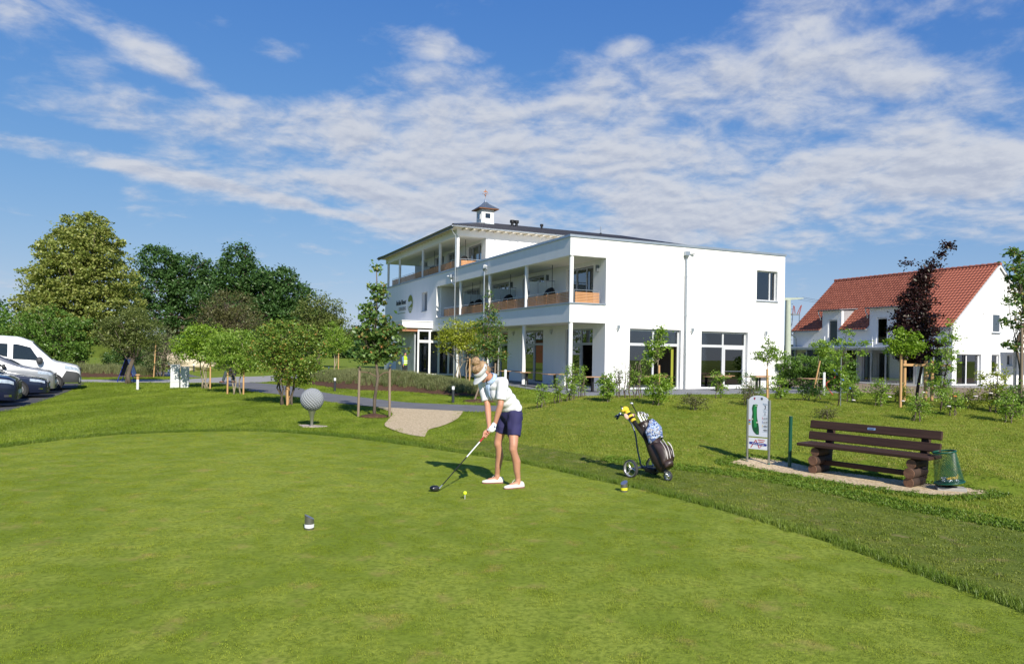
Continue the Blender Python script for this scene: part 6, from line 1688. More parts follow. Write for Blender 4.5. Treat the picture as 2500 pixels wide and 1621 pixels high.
# bits lying about the terrace and the building site
e = empty('garden_hose', (.95, 36.9, .04), 0, 1, 'coiled dark garden hose with a tap stand on the terrace edge', 'hose')
MB().tube([(.55 * math.cos(t) * (1 - .02 * t), .25 * math.sin(t), .05 + .14 * abs(math.sin(t * .5))) for t in np.linspace(0, 12, 60)], .018, 5).build('coil', M_DARK, e); MB().cyl((-.2, 0, 0), (-.2, 0, .42), .03, n=8).build('tap_stand', M_GALV, e)
e = empty('white_pipe', (-.32, 38.6, .03), 0, 1, 'short white upright pipe on the terrace behind the golfer', 'pipe'); MB().cyl((0, 0, 0), (0, 0, .95), .07, n=12).build('tube', M_OPAL, e, auto=50)
e = empty('blue_pipe', (16.8, 36.0, 0), 0, 1, 'bright blue plastic pipe sticking up slanting from the soil', 'pipe'); MB().tube([tuple(p) for p in cat([(.25, 0, 0), (-.05, 0, .55), (-.5, .1, 1.0), (-.75, .1, 1.35)], 6)], .035, 7).build('tube', pm('blue_plastic', (.05, .14, .55), .5, var=.05), e, smooth=True)
e = empty('red_hose', (15.9, 36.5, 0), 0, 1, 'thin red hose looping up beside the white stake', 'hose'); MB().tube([tuple(p) for p in cat([(.35, 0, 0), (.1, .1, .35), (.0, 0, .6), (.3, 0, .8), (.5, 0, 1.0)], 6)], .022, 6).build('tube', pm('red_plastic', (.42, .03, .03), .5), e, smooth=True)
e = empty('white_stake', (15.65, 36.2, 0), 0, 1, 'white square stake in the soil left of the red hose', 'stake'); MB().box(-.045, .045, -.045, .045, -.1, 1.15).build('post', M_OPAL, e)
# rose blooms
RB = 'rose blooms in the shrubs'
bl_ = MB()
for k in range(7): bl_.ell((.022 * math.cos(k), .022 * math.sin(k), .005 * (k % 3)), (.02, .02, .012), 7, 5)
rme = bl_.mesh('petals', pm('white_petals', (.78, .70, .68), .8, var=.1), True); rmo = rme.copy(); rmo.materials.clear(); rmo.materials.append(pm('orange_petals', (.75, .25, .06), .8))
RL = [((9.0, 19.7, .42), 'pale rose bloom left in front of the branching sapling', 0), ((8.95, 18.9, .25), 'cluster rose bloom low in the grass right of the sapling', 0), ((10.1, 19.3, .30), 'white rose bloom left of the stake frame', 0), ((10.35, 19.1, .22), 'white rose bloom low beside the bright green tree', 0), ((11.1, 18.1, .50), 'orange rose bloom in the shrub between the saplings', 1), ((10.9, 18.0, .26), 'large pale rose bloom under the orange one', 0), ((11.75, 18.3, .48), 'white rose bloom at the left of the yellowish bush', 0), ((12.2, 18.4, .55), 'white rose bloom on the yellowish bush', 0), ((6.5, 20.2, .45), 'white rose bloom left of the course sign top', 0), ((10.6, 18.6, .52), 'small pale rose bloom below the stake frame', 0)]
for (x, y, z), lab, o_ in RL:
    e = empty('rose_bloom', (x, y, Tz(x, y) + z), 0, 1.1, lab, 'flower', RB); link('petals', rmo if o_ else rme, e)
# ---------------------------------------------------------------- golfer
def remesh(mb, name, mat, parent, vox=.007, it=4, fac=.5, disp=None):
    o = mb.build(name, mat, parent, smooth=True)
    md = o.modifiers.new('r', 'REMESH'); md.mode = 'VOXEL'; md.voxel_size = vox; md.use_smooth_shade = True
    ms = o.modifiers.new('s', 'SMOOTH'); ms.factor = fac; ms.iterations = it
    dg = bpy.context.evaluated_depsgraph_get(); dg.update()
    me = bpy.data.meshes.new_from_object(o.evaluated_get(dg))
    o.modifiers.clear(); old = o.data; o.data = me; bpy.data.meshes.remove(old)
    me.name = name; me.materials.clear(); me.materials.append(mat)
    me.polygons.foreach_set('use_smooth', [True] * len(me.polygons))
    if disp:
        for v_ in me.vertices: v_.co += disp(v_.co, v_.normal)
    return o
def chain(m, pts, rs, n=12):
    for (a, b, r0, r1) in zip(pts[:-1], pts[1:], rs[:-1], rs[1:]): m.caps(a, b, r0, r1, n)
M_SKIN = pm('warm_skin', (.50, .245, .155), .5, var=.08, scale=9, spec=.4, bump=.08, bscale=60)  # plain skin colour with slight random variation
M_SHIRT = pm('white_cotton', (.74, .74, .755), .85, var=.04, scale=6, bump=.15, bscale=13, stretch=(1, .6, 1.4))
M_SHORT = pm('navy_cotton', (.024, .022, .085), .8, var=.15, scale=5, bump=.35, bscale=9)
M_HAIR = pm('blond_hair', (.20, .115, .055), .55, scale=24, col2=(.46, .31, .17), bump=.9, bscale=40, stretch=(1, 1, .35))
M_VIS = pm('pale_grey_visor', (.50, .51, .51), .8, var=.05, scale=14)
M_GLOVE = pm('white_leather', (.80, .80, .79), .6, var=.04, bump=.2, bscale=30)
M_SHOE = pm('cream_leather', (.72, .69, .58), .5, var=.05, scale=8, bump=.1, bscale=20)
M_SOLE = pm('rose_sole', (.25, .10, .10), .7, var=.08)
ga = math.atan2(-.6, -.8)
gol = empty('person', (-.08, 8.77, TEE_Z), ga, 1, 'golfer in white shirt, navy shorts and grey visor bending over her club', 'person')
V3 = Vector
hip = {1: V3((-.10, .088, .86)), -1: V3((-.10, -.088, .86))}
knee = {1: V3((.005, .205, .475)), -1: V3((-.02, -.140, .495))}
ank = {1: V3((-.085, .185, .085)), -1: V3((-.065, -.215, .085))}
fdir = {1: V3((.985, -.14, 0)).normalized(), -1: V3((.90, -.42, 0)).normalized()}
sh_ = {1: V3((.145, .165, 1.265)), -1: V3((.20, -.160, 1.235))}
elb = {1: V3((.205, .205, 1.005)), -1: V3((.215, -.045, .975))}
gr0, gr1 = V3((.245, .155, .775)), V3((.838, -.085, .052))     # club line
gd = (gr1 - gr0).normalized()
hL, hR = gr0 + gd * .065, gr0 + gd * .150
wri = {1: hL + V3((-.045, .012, .062)), -1: hR + V3((-.052, -.022, .072))}
hc0 = V3((.345, .005, 1.385)); hf = V3((.66, .10, -.74)).normalized(); hs = V3((-.1, 1, 0)).normalized(); hs = (hs - hf * hs.dot(hf)).normalized(); hu = hs.cross(hf) * -1
if hu.z < 0: hu = -hu
HM = Matrix((hf, hs, hu)).transposed()
def hp_(f, s, u): return hc0 + hf * f + hs * s + hu * u
def he(m, f, s, u, r, nu=14, nv=10): m.ell(hp_(f, s, u), r, nu, nv, HM)
def hand(m, c, d, palm_dir, fr=.0088, rad=.0185):
    """palm on one side of the grip, four fingers curled round it, thumb laid along it"""
    p = (palm_dir - d * palm_dir.dot(d)).normalized(); q = d.cross(p)
    Mh = Matrix((d, p, q)).transposed()
    m.ell(c + p * .030 , (.043, .017, .040), 12, 8, Mh)
    for k, (off, ln) in enumerate(((-.032, 200), (-.011, 225), (.010, 220), (.030, 195))):
        pts = []
        for t in np.linspace(-35, ln, 7):
            a_ = R(t); rr_ = rad + .004
            pts.append(c + d * (off + .003 * k) + p * (rr_ * math.cos(a_)) + q * (rr_ * math.sin(a_)))
        for a_, b_ in zip(pts[:-1], pts[1:]): m.caps(a_, b_, fr, fr * .93, 8)
    th = [c + p * .034 - q * .026 - d * .02, c + p * .012 - q * .030 + d * .012, c - p * .008 - q * .020 + d * .040, c - p * .012 - q * .014 + d * .062]
    for a_, b_, r0 in zip(th[:-1], th[1:], (.0125, .0105, .0095)): m.caps(a_, b_, r0, r0 * .92, 8)
body = MB()
chain(body, [V3((-.11, 0, .87)), V3((-.03, 0, 1.0)), V3((.08, 0, 1.14)), V3((.17, 0, 1.25))], [.095, .09, .095, .075], 16)
for s_ in (1, -1):
    chain(body, [hip[s_], hip[s_].lerp(knee[s_], .5) + V3((.012, 0, 0)), knee[s_] + V3((0, 0, .045)), knee[s_] + V3((.006, 0, 0)), knee[s_] - V3((.012, 0, .06))], [.082, .066, .050, .0485, .043], 16)
    k0 = knee[s_] - V3((.012, 0, .06)); a0 = ank[s_]
    chain(body, [k0, k0.lerp(a0, .28) - V3((.018, 0, 0)), k0.lerp(a0, .62) - V3((.006, 0, 0)), a0 + V3((0, 0, .03)), a0], [.043, .0495, .040, .031, .033], 16)
    body.ell(knee[s_] + V3((.028, 0, .0)), (.026, .032, .038), 10, 8)
    chain(body, [a0, a0 - V3((0, 0, .035)), a0 - V3((0, 0, .05)) + fdir[s_] * .10], [.033, .036, .026], 12)
    chain(body, [sh_[s_], elb[s_], elb[s_].lerp(wri[s_], .3), wri[s_]], [.046, .036, .0375, .0245], 14)
    body.caps(V3((.17, 0, 1.25)), sh_[s_], .06, .05, 12)
hand(body, hR, gd, V3((-.55, -.55, .45)))
body.caps(wri[-1], hR + V3((-.030, -.018, .028)), .0245, .028, 10)
body.caps(wri[1], hL + V3((-.02, .01, .02)), .0245, .026, 10)
# neck and head
chain(body, [V3((.19, 0, 1.28)), hc0 - hf * .03 - hu * .07], [.056, .05], 14)
he(body, -.008, 0, .02, (.098, .076, .092)); he(body, .030, 0, -.055, (.062, .054, .058)); he(body, .052, 0, -.098, (.027, .030, .022))
he(body, .088, 0, -.016, (.018, .014, .028)); he(body, .102, 0, -.028, (.015, .012, .012)); he(body, .074, 0, -.062, (.018, .026, .016)); he(body, .075, .030, .016, (.014, .024, .012)); he(body, .075, -.030, .016, (.014, .024, .012))
for s_ in (1, -1):
    he(body, -.008, s_ * .078, -.018, (.021, .010, .034)); he(body, .045, s_ * .042, -.035, (.03, .02, .03))
bo_ = remesh(body, 'body', M_SKIN, gol, .0055, 3, .5)
# lips, brows, eyes
for s_ in (1, -1):
    m = MB(); he(m, .0835, s_ * .030, .004, (.008, .013, .006), 8, 6); m.build('eye', pm('eye_dark', (.03, .022, .02), .3), gol, smooth=True)
    m = MB(); he(m, .086, s_ * .031, .022, (.006, .018, .004), 8, 6); m.build('eyebrow', M_HAIR, gol, smooth=True)
m = MB(); he(m, .0905, 0, -.060, (.005, .019, .008), 10, 6); m.build('lips', pm('rose_lips', (.42, .13, .11), .45), gol, smooth=True)
# hair: cap, swept sides and a bun
hair = MB(); he(hair, -.024, 0, .032, (.094, .080, .086), 18, 12); he(hair, -.055, 0, -.02, (.060, .078, .07)); he(hair, -.035, .05, .0, (.06, .036, .06)); he(hair, .02, 0, .088, (.070, .068, .045))
bun = hp_(-.03, 0, .150)
hair.ell(bun, (.050, .050, .046), 14, 10, HM); hair.caps(hp_(-.02, 0, .10), bun, .05, .045, 10)
hrng = np.random.default_rng(4)
for k in range(26):
    a_ = hrng.uniform(0, 6.28); b_ = hrng.uniform(-.6, 1.2)
    p = bun + (hf * math.cos(a_) + hs * math.sin(a_)) * .044 * math.cos(b_) + hu * .040 * math.sin(b_)
    hair.ell(p, tuple(hrng.uniform(.010, .022, 3)), 7, 5)
for k in range(60):
    a_ = hrng.uniform(0, 6.28); b_ = hrng.uniform(.0, 1.4)
    p = hp_(-.024 + .090 * math.cos(a_) * math.cos(b_), .077 * math.sin(a_) * math.cos(b_), .032 + .084 * math.sin(b_))
    hair.ell(p, tuple(hrng.uniform(.008, .020, 3)), 6, 4)
remesh(hair, 'hair', M_HAIR, gol, .0065, 1, .4)
wisp = MB()
for k in range(46):
    a_ = hrng.uniform(0, 6.28); st_ = bun + (hf * math.cos(a_) + hs * math.sin(a_)) * .05 + hu * hrng.uniform(-.03, .04)
    if k > 22: st_ = hp_(hrng.uniform(-.09, -.05), hrng.uniform(-.07, .07), hrng.uniform(-.06, .03))
    d_ = V3(hrng.normal(size=3)) * .022 + (st_ - hc0).normalized() * .016
    wisp.tube([st_, st_ + d_ * .6, st_ + d_ + V3((0, 0, -.006))], [.0016, .0014, .0006], 4)
wisp.build('loose_strands', M_HAIR, gol)
# visor
vis = MB(); rows = []
for u0, k_ in ((.012, 1.045), (.040, 1.04), (.068, .99)):
    rows.append([hp_(-.008 + .104 * k_ * math.cos(t), .083 * k_ * math.sin(t), u0 - .010 * math.cos(t)) for t in np.linspace(R(-128), R(128), 33)])
vis.grid(rows); o = vis.build('visor_band', M_VIS, gol, smooth=True); o.modifiers.new('t', 'SOLIDIFY').thickness = .004
bri = MB(); rows = []
for q in np.linspace(0, 1, 7):
    rows.append([hp_(-.008 + (.108 + .088 * q * math.cos(t) ** .6 if math.cos(t) > 0 else .108) * math.cos(t), (.086 + .012 * q) * math.sin(t), .014 - .010 * math.cos(t) - .030 * q * (1 - .3 * math.cos(t)) - .02 * q * math.sin(t) ** 2) for t in np.linspace(R(-78), R(78), 25)])
bri.grid(rows); o = bri.build('visor_brim', M_VIS, gol, smooth=True); o.modifiers.new('t', 'SOLIDIFY').thickness = .004
# shirt
shirt = MB()
sp = [(V3((-.115, 0, .925)), (.118, .158, .075)), (V3((-.075, 0, .975)), (.122, .160, .09)), (V3((-.02, 0, 1.04)), (.120, .152, .10)), (V3((.045, 0, 1.11)), (.122, .160, .10)), (V3((.11, 0, 1.18)), (.122, .172, .095)), (V3((.155, 0, 1.235)), (.098, .165, .075))]
ang = math.atan2(.30, .41)
MS = Matrix.Rotation(ang, 3, 'Y')
for (c_, r_) in sp: shirt.ell(c_, r_, 20, 14, MS)
shirt.ell(V3((.165, .05, 1.12)), (.065, .075, .085), 14, 10); shirt.ell(V3((.165, -.05, 1.12)), (.065, .075, .085), 14, 10)
for s_ in (1, -1):
    shirt.caps(V3((.15, 0, 1.25)), sh_[s_], .072, .066, 14)
    e_ = sh_[s_].lerp(elb[s_], .80); d_ = (e_ - sh_[s_]).normalized()
    shirt.tube([sh_[s_], sh_[s_].lerp(e_, .5), e_], [.068, .064, .062], 18)
def crease(co, no):
    f_ = .0009 * math.sin(46 * co.z + 60 * co.x + 3 * math.sin(9 * co.y)) * (1 if co.z < 1.15 else .3) + .0012 * math.sin(90 * co.x - 50 * co.z + 30 * co.y)
    return no * f_
remesh(shirt, 'shirt', M_SHIRT, gol, .008, 9, .6, crease)
# collar, placket
M_COLL = pm('blue_print_collar', (.18, .33, .62), .8, scale=70, col2=(.62, .72, .86))
nb_ = V3((.205, 0, 1.292)); nd = (hc0 - V3((.17, 0, 1.25))).normalized(); n1_ = V3((0, 1, 0)); n2_ = nd.cross(n1_)
col_ = MB(); rows = []
for q, (rr_, up_) in enumerate(((.066, -.012), (.068, .02), (.064, .042), (.076, .034), (.092, .0))):
    rows.append([nb_ + n1_ * (rr_ * 1.05 * math.cos(t)) + n2_ * (rr_ * math.sin(t)) + nd * up_ for t in np.linspace(R(-75), R(255), 34)])
col_.grid(rows); o = col_.build('collar', M_COLL, gol, smooth=True); o.modifiers.new('t', 'SOLIDIFY').thickness = .004
pl_ = MB(); pts = [V3((.262, .012, 1.235)), V3((.262, .012, 1.18)), V3((.250, .012, 1.11)), V3((.205, .012, 1.04))]
rows = [[p + V3((.004 - .35 * abs(w_) * .1, w_, 0)) for w_ in (-.045 + .02 * i / 3, -.02, .0, .02, .045 - .02 * i / 3)] for i, p in enumerate(pts)]
pl_.grid(rows); o = pl_.build('placket', M_COLL, gol, smooth=True); o.modifiers.new('t', 'SOLIDIFY').thickness = .005
# shorts
sho = MB(); sho.ell(V3((-.10, 0, .885)), (.128, .162, .105), 20, 14, Matrix.Rotation(R(18), 3, 'Y')); sho.ell(V3((-.115, 0, .83)), (.118, .160, .10), 18, 12)
for s_ in (1, -1):
    e_ = hip[s_].lerp(knee[s_], .63); d_ = (e_ - hip[s_]).normalized()
    sho.tube([hip[s_] + V3((.0, 0, .03)), hip[s_].lerp(e_, .45) + V3((.006, 0, 0)), e_], [.098, .090, .0775], 20)
def crease2(co, no): return no * (.004 * math.sin(40 * co.z + 30 * co.y + 14 * co.x) * (1 if co.z > .7 else .5) + .003 * math.sin(70 * co.y))
remesh(sho, 'shorts', M_SHORT, gol, .0075, 3, .5, crease2)
# gloved left hand
gl_ = MB(); hand(gl_, hL, gd, V3((-.35, .55, .55)), .0100, .0190); gl_.caps(wri[1].lerp(hL, .25), hL + V3((-.018, .012, .02)), .0300, .033, 12)
remesh(gl_, 'glove', M_GLOVE, gol, .005, 2, .5)
MB().ell(hL + V3((-.012, .046, .024)), (.012, .004, .012), 10, 6).build('ball_marker', pm('marker_blue', (.06, .07, .2), .4), gol, smooth=True)
# shoes
for s_ in (1, -1):
    d_ = fdir[s_]; p_ = V3((-d_.y, d_.x, 0)); c0 = ank[s_] - V3((0, 0, ank[s_].z)) - d_ * .045
    st_ = [(-.035, .022, .055), (-.02, .034, .075), (.02, .037, .082), (.06, .037, .078), (.10, .040, .062), (.15, .043, .050), (.19, .039, .043), (.22, .026, .036), (.233, .012, .030)]
    up_ = MB(); rows = []
    for (l_, w_, h_) in st_:
        c = c0 + d_ * l_; n_ = 13
        rows.append([c + p_ * (w_ * math.cos(t) * (1 if i_ not in (0, n_ - 1) else .97)) + V3((0, 0, .014 + (h_ - .014) * max(0, math.sin(t)) ** .75)) for i_, t in enumerate(np.linspace(0, math.pi, n_))])
    up_.grid(rows); up_.add(rows[0], [tuple(range(13))]); up_.add(rows[-1], [tuple(range(13))])
    so = up_.build('shoe', M_SHOE, gol, smooth=True)
    sl2_ = MB(); out_ = [c0 + d_ * l_ + p_ * (w_ + .003) for l_, w_, _ in st_] + [c0 + d_ * l_ - p_ * (w_ + .003) for l_, w_, _ in st_[::-1]]
    sl2_.prism([v_ + V3((0, 0, .001)) for v_ in out_], (0, 0, .014)); o = sl2_.build('sole', M_SOLE, so)
    lc = MB()
    for k in range(4):
        l_ = .055 + k * .022; hh = .083 - k * .008
        lc.tube([c0 + d_ * l_ - p_ * .022 + V3((0, 0, hh - .012)), c0 + d_ * (l_ + .006) + V3((0, 0, hh)), c0 + d_ * (l_ + .012) + p_ * .022 + V3((0, 0, hh - .012))], .003, 5)
    lc.tube([c0 + d_ * .05 + V3((0, 0, .086)), c0 + d_ * .03 - p_ * .03 + V3((0, 0, .095)), c0 + d_ * .06 - p_ * .05 + V3((0, 0, .07))], .0026, 5).tube([c0 + d_ * .05 + V3((0, 0, .086)), c0 + d_ * .075 - p_ * .035 + V3((0, 0, .095)), c0 + d_ * .10 - p_ * .05 + V3((0, 0, .055))], .0026, 5)
    lc.build('laces', M_OPAL, so)
# club held in her hands
dr = empty('golf_club', (-.08, 8.77, TEE_Z), ga, 1, 'long driver with red grip and black head held by the golfer', 'golf club')
MB().cyl(gr0 - gd * .03, gr0 + gd * .27, .0125, .0105, 10).build('grip', pm('red_grip', (.42, .03, .035), .6, var=.08), dr, auto=50)
MB().cyl(gr0 + gd * .27, gr0 + gd * .50, .0078, .0072, 10).build('white_shaft', pm('white_shaft', (.8, .8, .8), .35), dr, auto=50)
MB().cyl(gr0 + gd * .50, gr1 - gd * .03, .0070, .0058, 10).build('black_shaft', M_DARK, dr, auto=50)
MB().cyl(gr1 - gd * .04, gr1 + gd * .012, .0075, .009, 10).build('ferrule', M_GALV, dr, auto=50)
cd_ = MB(); cc_ = V3((.872, -.150, .040)); rows = []
for t in np.linspace(0, math.pi, 9):
    rows.append([cc_ + V3((.062 * math.sin(t) * math.cos(a_), .056 * math.sin(t) * math.sin(a_) * (1.0 if math.sin(a_) < 0 else .78), .033 * math.cos(t) * (1 if math.cos(t) > 0 else .75))) for a_ in np.linspace(0, 2 * math.pi, 25)])
cd_.grid(rows); cd_.build('club_head', pm('gloss_black', (.012, .012, .014), .18, .2, spec=.6), dr, smooth=True)
MB().ell(cc_ + V3((0, .037, 0)), (.052, .010, .026), 14, 8).build('club_face', pm('dark_steel_face', (.10, .10, .11), .35, .8), dr, smooth=True)

# ---------------------------------------------------------------- two far figures
def figure(x, y, rz, lab, leg, top, vest=None, bag=None, hgt=1.75, stride=.28):
    e = empty('person', (x, y, Tz(x, y) + .018), rz, hgt / 1.75, lab, 'person')
    b = MB()
    for s_ in (1, -1):
        chain(b, [V3((0, .09 * s_, .90)), V3((stride * .45 * s_ + .03, .09 * s_, .50)), V3((stride * s_, .09 * s_, .10)), V3((stride * s_ + .12, .09 * s_, .05))], [.095, .06, .045, .035], 10)
        chain(b, [V3((0, .20 * s_, 1.42)), V3((-.10 * s_, .25 * s_, 1.14)), V3((.02 - .12 * s_, .25 * s_, .88)), V3((.03 - .12 * s_, .25 * s_, .80))], [.055, .045, .034, .03], 10)
    chain(b, [V3((0, 0, .93)), V3((0, 0, 1.15)), V3((0, 0, 1.36))], [.15, .155, .15], 12); chain(b, [V3((0, 0, 1.40)), V3((.02, 0, 1.56))], [.06, .055], 10)
    b.ell(V3((.03, 0, 1.64)), (.10, .08, .125), 12, 9); b.ell(V3((.12, 0, 1.63)), (.018, .014, .02), 8, 6)
    remesh(b, 'body', M_SKIN, e, .018, 3)
    t_ = MB(); chain(t_, [V3((0, 0, .95)), V3((0, 0, 1.15)), V3((0, 0, 1.37))], [.17, .175, .165], 14)
    for s_ in (1, -1): t_.caps(V3((0, .12 * s_, 1.42)), V3((0, .20 * s_, 1.40)), .075, .07, 10); chain(t_, [V3((0, .20 * s_, 1.41)), V3((-.10 * s_, .25 * s_, 1.14)), V3((.0 - .11 * s_, .25 * s_, .92))], [.07, .06, .05], 10)
    remesh(t_, 'jacket', top, e, .018, 2)
    t_ = MB(); t_.ell(V3((0, 0, .92)), (.14, .18, .13), 14, 10)
    for s_ in (1, -1): chain(t_, [V3((0, .09 * s_, .88)), V3((stride * .45 * s_ + .03, .09 * s_, .50)), V3((stride * s_, .09 * s_, .12))], [.115, .085, .07], 12)
    remesh(t_, 'trousers', leg, e, .018, 2)
    for s_ in (1, -1): MB().ell(V3((stride * s_ + .06, .09 * s_, .045)), (.145, .05, .05), 12, 8).build('shoe', pm('brown_shoe', (.11, .055, .03), .5), e, smooth=True)
    MB().ell(V3((.0, 0, 1.70)), (.105, .088, .09), 12, 9).build('hair', pm('dark_hair', (.03, .02, .015), .6, var=.2), e, smooth=True)
    if vest:
        v_ = MB(); chain(v_, [V3((0, 0, .98)), V3((0, 0, 1.16)), V3((0, 0, 1.37))], [.185, .19, .18], 14); remesh(v_, 'safety_vest', vest, e, .018, 2)
        for z_ in (1.02, 1.16): MB().lathe([(.196, z_), (.196, z_ + .05)], 20).build('reflective_band', M_OPAL, e)
    return e
wk = figure(-15.4, 39.45, R(192), 'walking person in dark trousers half hidden behind the drooping tree', pm('slate_trousers', (.055, .075, .075), .85, var=.15), pm('dark_jacket', (.04, .045, .055), .85, var=.15))
bgx = empty('hand_bag', (-15.1, 39.2, .06), R(192), 1, 'black bag carried by the walking person', 'bag')
MB().box(-.19, .19, -.06, .06, .36, .70).build('bag_body', pm('black_nylon', (.015, .015, .017), .7, var=.2), bgx, bevel=.03); MB().tube([(-.08, 0, .70), (-.06, 0, .80), (.06, 0, .80), (.08, 0, .70)], .012, 6).build('handle', M_DARK, bgx)
figure(-7.45, 50.5, R(-40), 'worker in a yellow safety vest behind the grass mound', pm('black_trousers', (.02, .02, .025), .85, var=.15), pm('blue_work_shirt', (.10, .16, .30), .85, var=.1), pm('neon_vest', (.42, .62, .02), .7, var=.05), stride=.08)
# ---------------------------------------------------------------- parked vehicles
def carpaint(name, col, metal=.3, rough=.28):
    return pm(name, col, rough, metal, .5, var=.03, scale=2, coat=.45)
M_TINT = pm('tinted_car_glass', (.015, .02, .024), .04, var=.1, spec=.8)
M_LAMPG = pm('headlight_glass', (.55, .60, .64), .12, .4, var=.3, scale=14, spec=.7)
M_PLAST = pm('grey_bumper_plastic', (.055, .058, .062), .6, var=.08)
M_CHROME = pm('chrome', (.62, .62, .62), .12, 1.0, var=.03)
class Car:
    def __init__(s, d, zt, zb, w, zs=.24, kt=.24):
        s.d, s.zt, s.zb, s.w, s.zs, s.kt = map(np.array, (d, zt, zb, w, zs, kt))
        s.L = d[-1]
    def ring(s, d):
        f = lambda a: float(np.interp(d, s.d, a))
        zt, zb, w = f(s.zt), f(s.zb), f(s.w); zs = float(s.zs); kt = float(s.kt); g = max(zt - zb, .02)
        return [(w - .07, zs), (w - .015, zs + .16), (w, zs + .58 * (zb - zs)), (w - .03, zb), (max(w - .10 - kt * g, .25 * w), zt - .03 - .11 * min(g, .6)), (max(w - .2 - kt * g, .15 * w) * .62, zt - .008), (0, zt)]
    def pt(s, d, q, off=0.0, side=1):
        P = s.ring(d); q = min(max(q, 0), 5.9999); i = int(q); t = q - i
        P0, P1, P2, P3 = P[max(i - 1, 0)], P[i], P[i + 1], P[min(i + 2, 6)]
        if i + 2 > 6: P3 = (-P[5][0], P[5][1])
        r = [.5 * ((2 * P1[k]) + (-P0[k] + P2[k]) * t + (2 * P0[k] - 5 * P1[k] + 4 * P2[k] - P3[k]) * t * t + (-P0[k] + 3 * P1[k] - 3 * P2[k] + P3[k]) * t ** 3) for k in (0, 1)]
        if off:
            a = s.pt(d, q - .02); b = s.pt(d, q + .02); ty, tz_ = b[1] - a[1], b[2] - a[2]; l = math.hypot(ty, tz_) + 1e-9
            e = s.pt(d + .01, q); sl_x = (-(e[1] - r[0]) * tz_ / l + (e[2] - r[1]) * ty / l) * -1 / .01
            r[0] += off * tz_ / l; r[1] += -off * ty / l
            dx = 0
        return V3((-d, side * r[0], r[1]))
    def patch(s, m, d0, d1, q0, q1, nd=10, nq=8, off=.006, side=1):
        """d0,d1 numbers or functions of the ring parameter"""
        rows = []
        for i in range(nd + 1):
            row = []
            for j in range(nq + 1):
                q = q0 + (q1 - q0) * j / nq
                a = d0(q) if callable(d0) else d0; b = d1(q) if callable(d1) else d1
                row.append(s.pt(a + (b - a) * i / nd, q, off, side))
            rows.append(row)
        m.grid(rows)
    def body(s):
        m = MB(); N = 60; ds = []
        for i in range(N + 1):
            t = i / N; ds.append(s.L * (t ** 1.35))
        rows = []
        for d in ds:
            l = [s.pt(d, q / 4) for q in range(25)]
            rows.append(l + [V3((p.x, -p.y, p.z)) for p in l[-2::-1]])
        m.grid(rows); m.add(rows[0], [tuple(range(len(rows[0])))]); m.add(rows[-1], [tuple(range(len(rows[0])))])
        return m
def wheel_car(parent, x, y, r, sgn, rimmat):
    w = empty('wheel'); w.parent = parent
    m = MB(); prof = [(r * .62, -.10), (r * .93, -.105), (r, -.075), (r, .075), (r * .93, .105), (r * .62, .10)]
    Mw = Matrix.Translation((x, y, r)) @ Matrix.Rotation(R(90), 4, 'X')
    m.lathe(prof, 30, M=Mw); m.build('tyre', M_TYRE, w, auto=40)
    m = MB(); tor(m, (x, y + sgn * .085, r), r * .60, .022, (0, 1, 0), 30, 6)
    for k in range(5):
        t = 2 * math.pi * k / 5 + .3; m.tube([(x + .05 * math.cos(t), y + sgn * .095, r + .05 * math.sin(t)), (x + r * .6 * math.cos(t), y + sgn * .085, r + r * .6 * math.sin(t))], [.045, .030], 6)
    m.cyl((x, y + sgn * .07, r), (x, y + sgn * .105, r), .05, n=12); m.build('rim', rimmat, w, smooth=True)
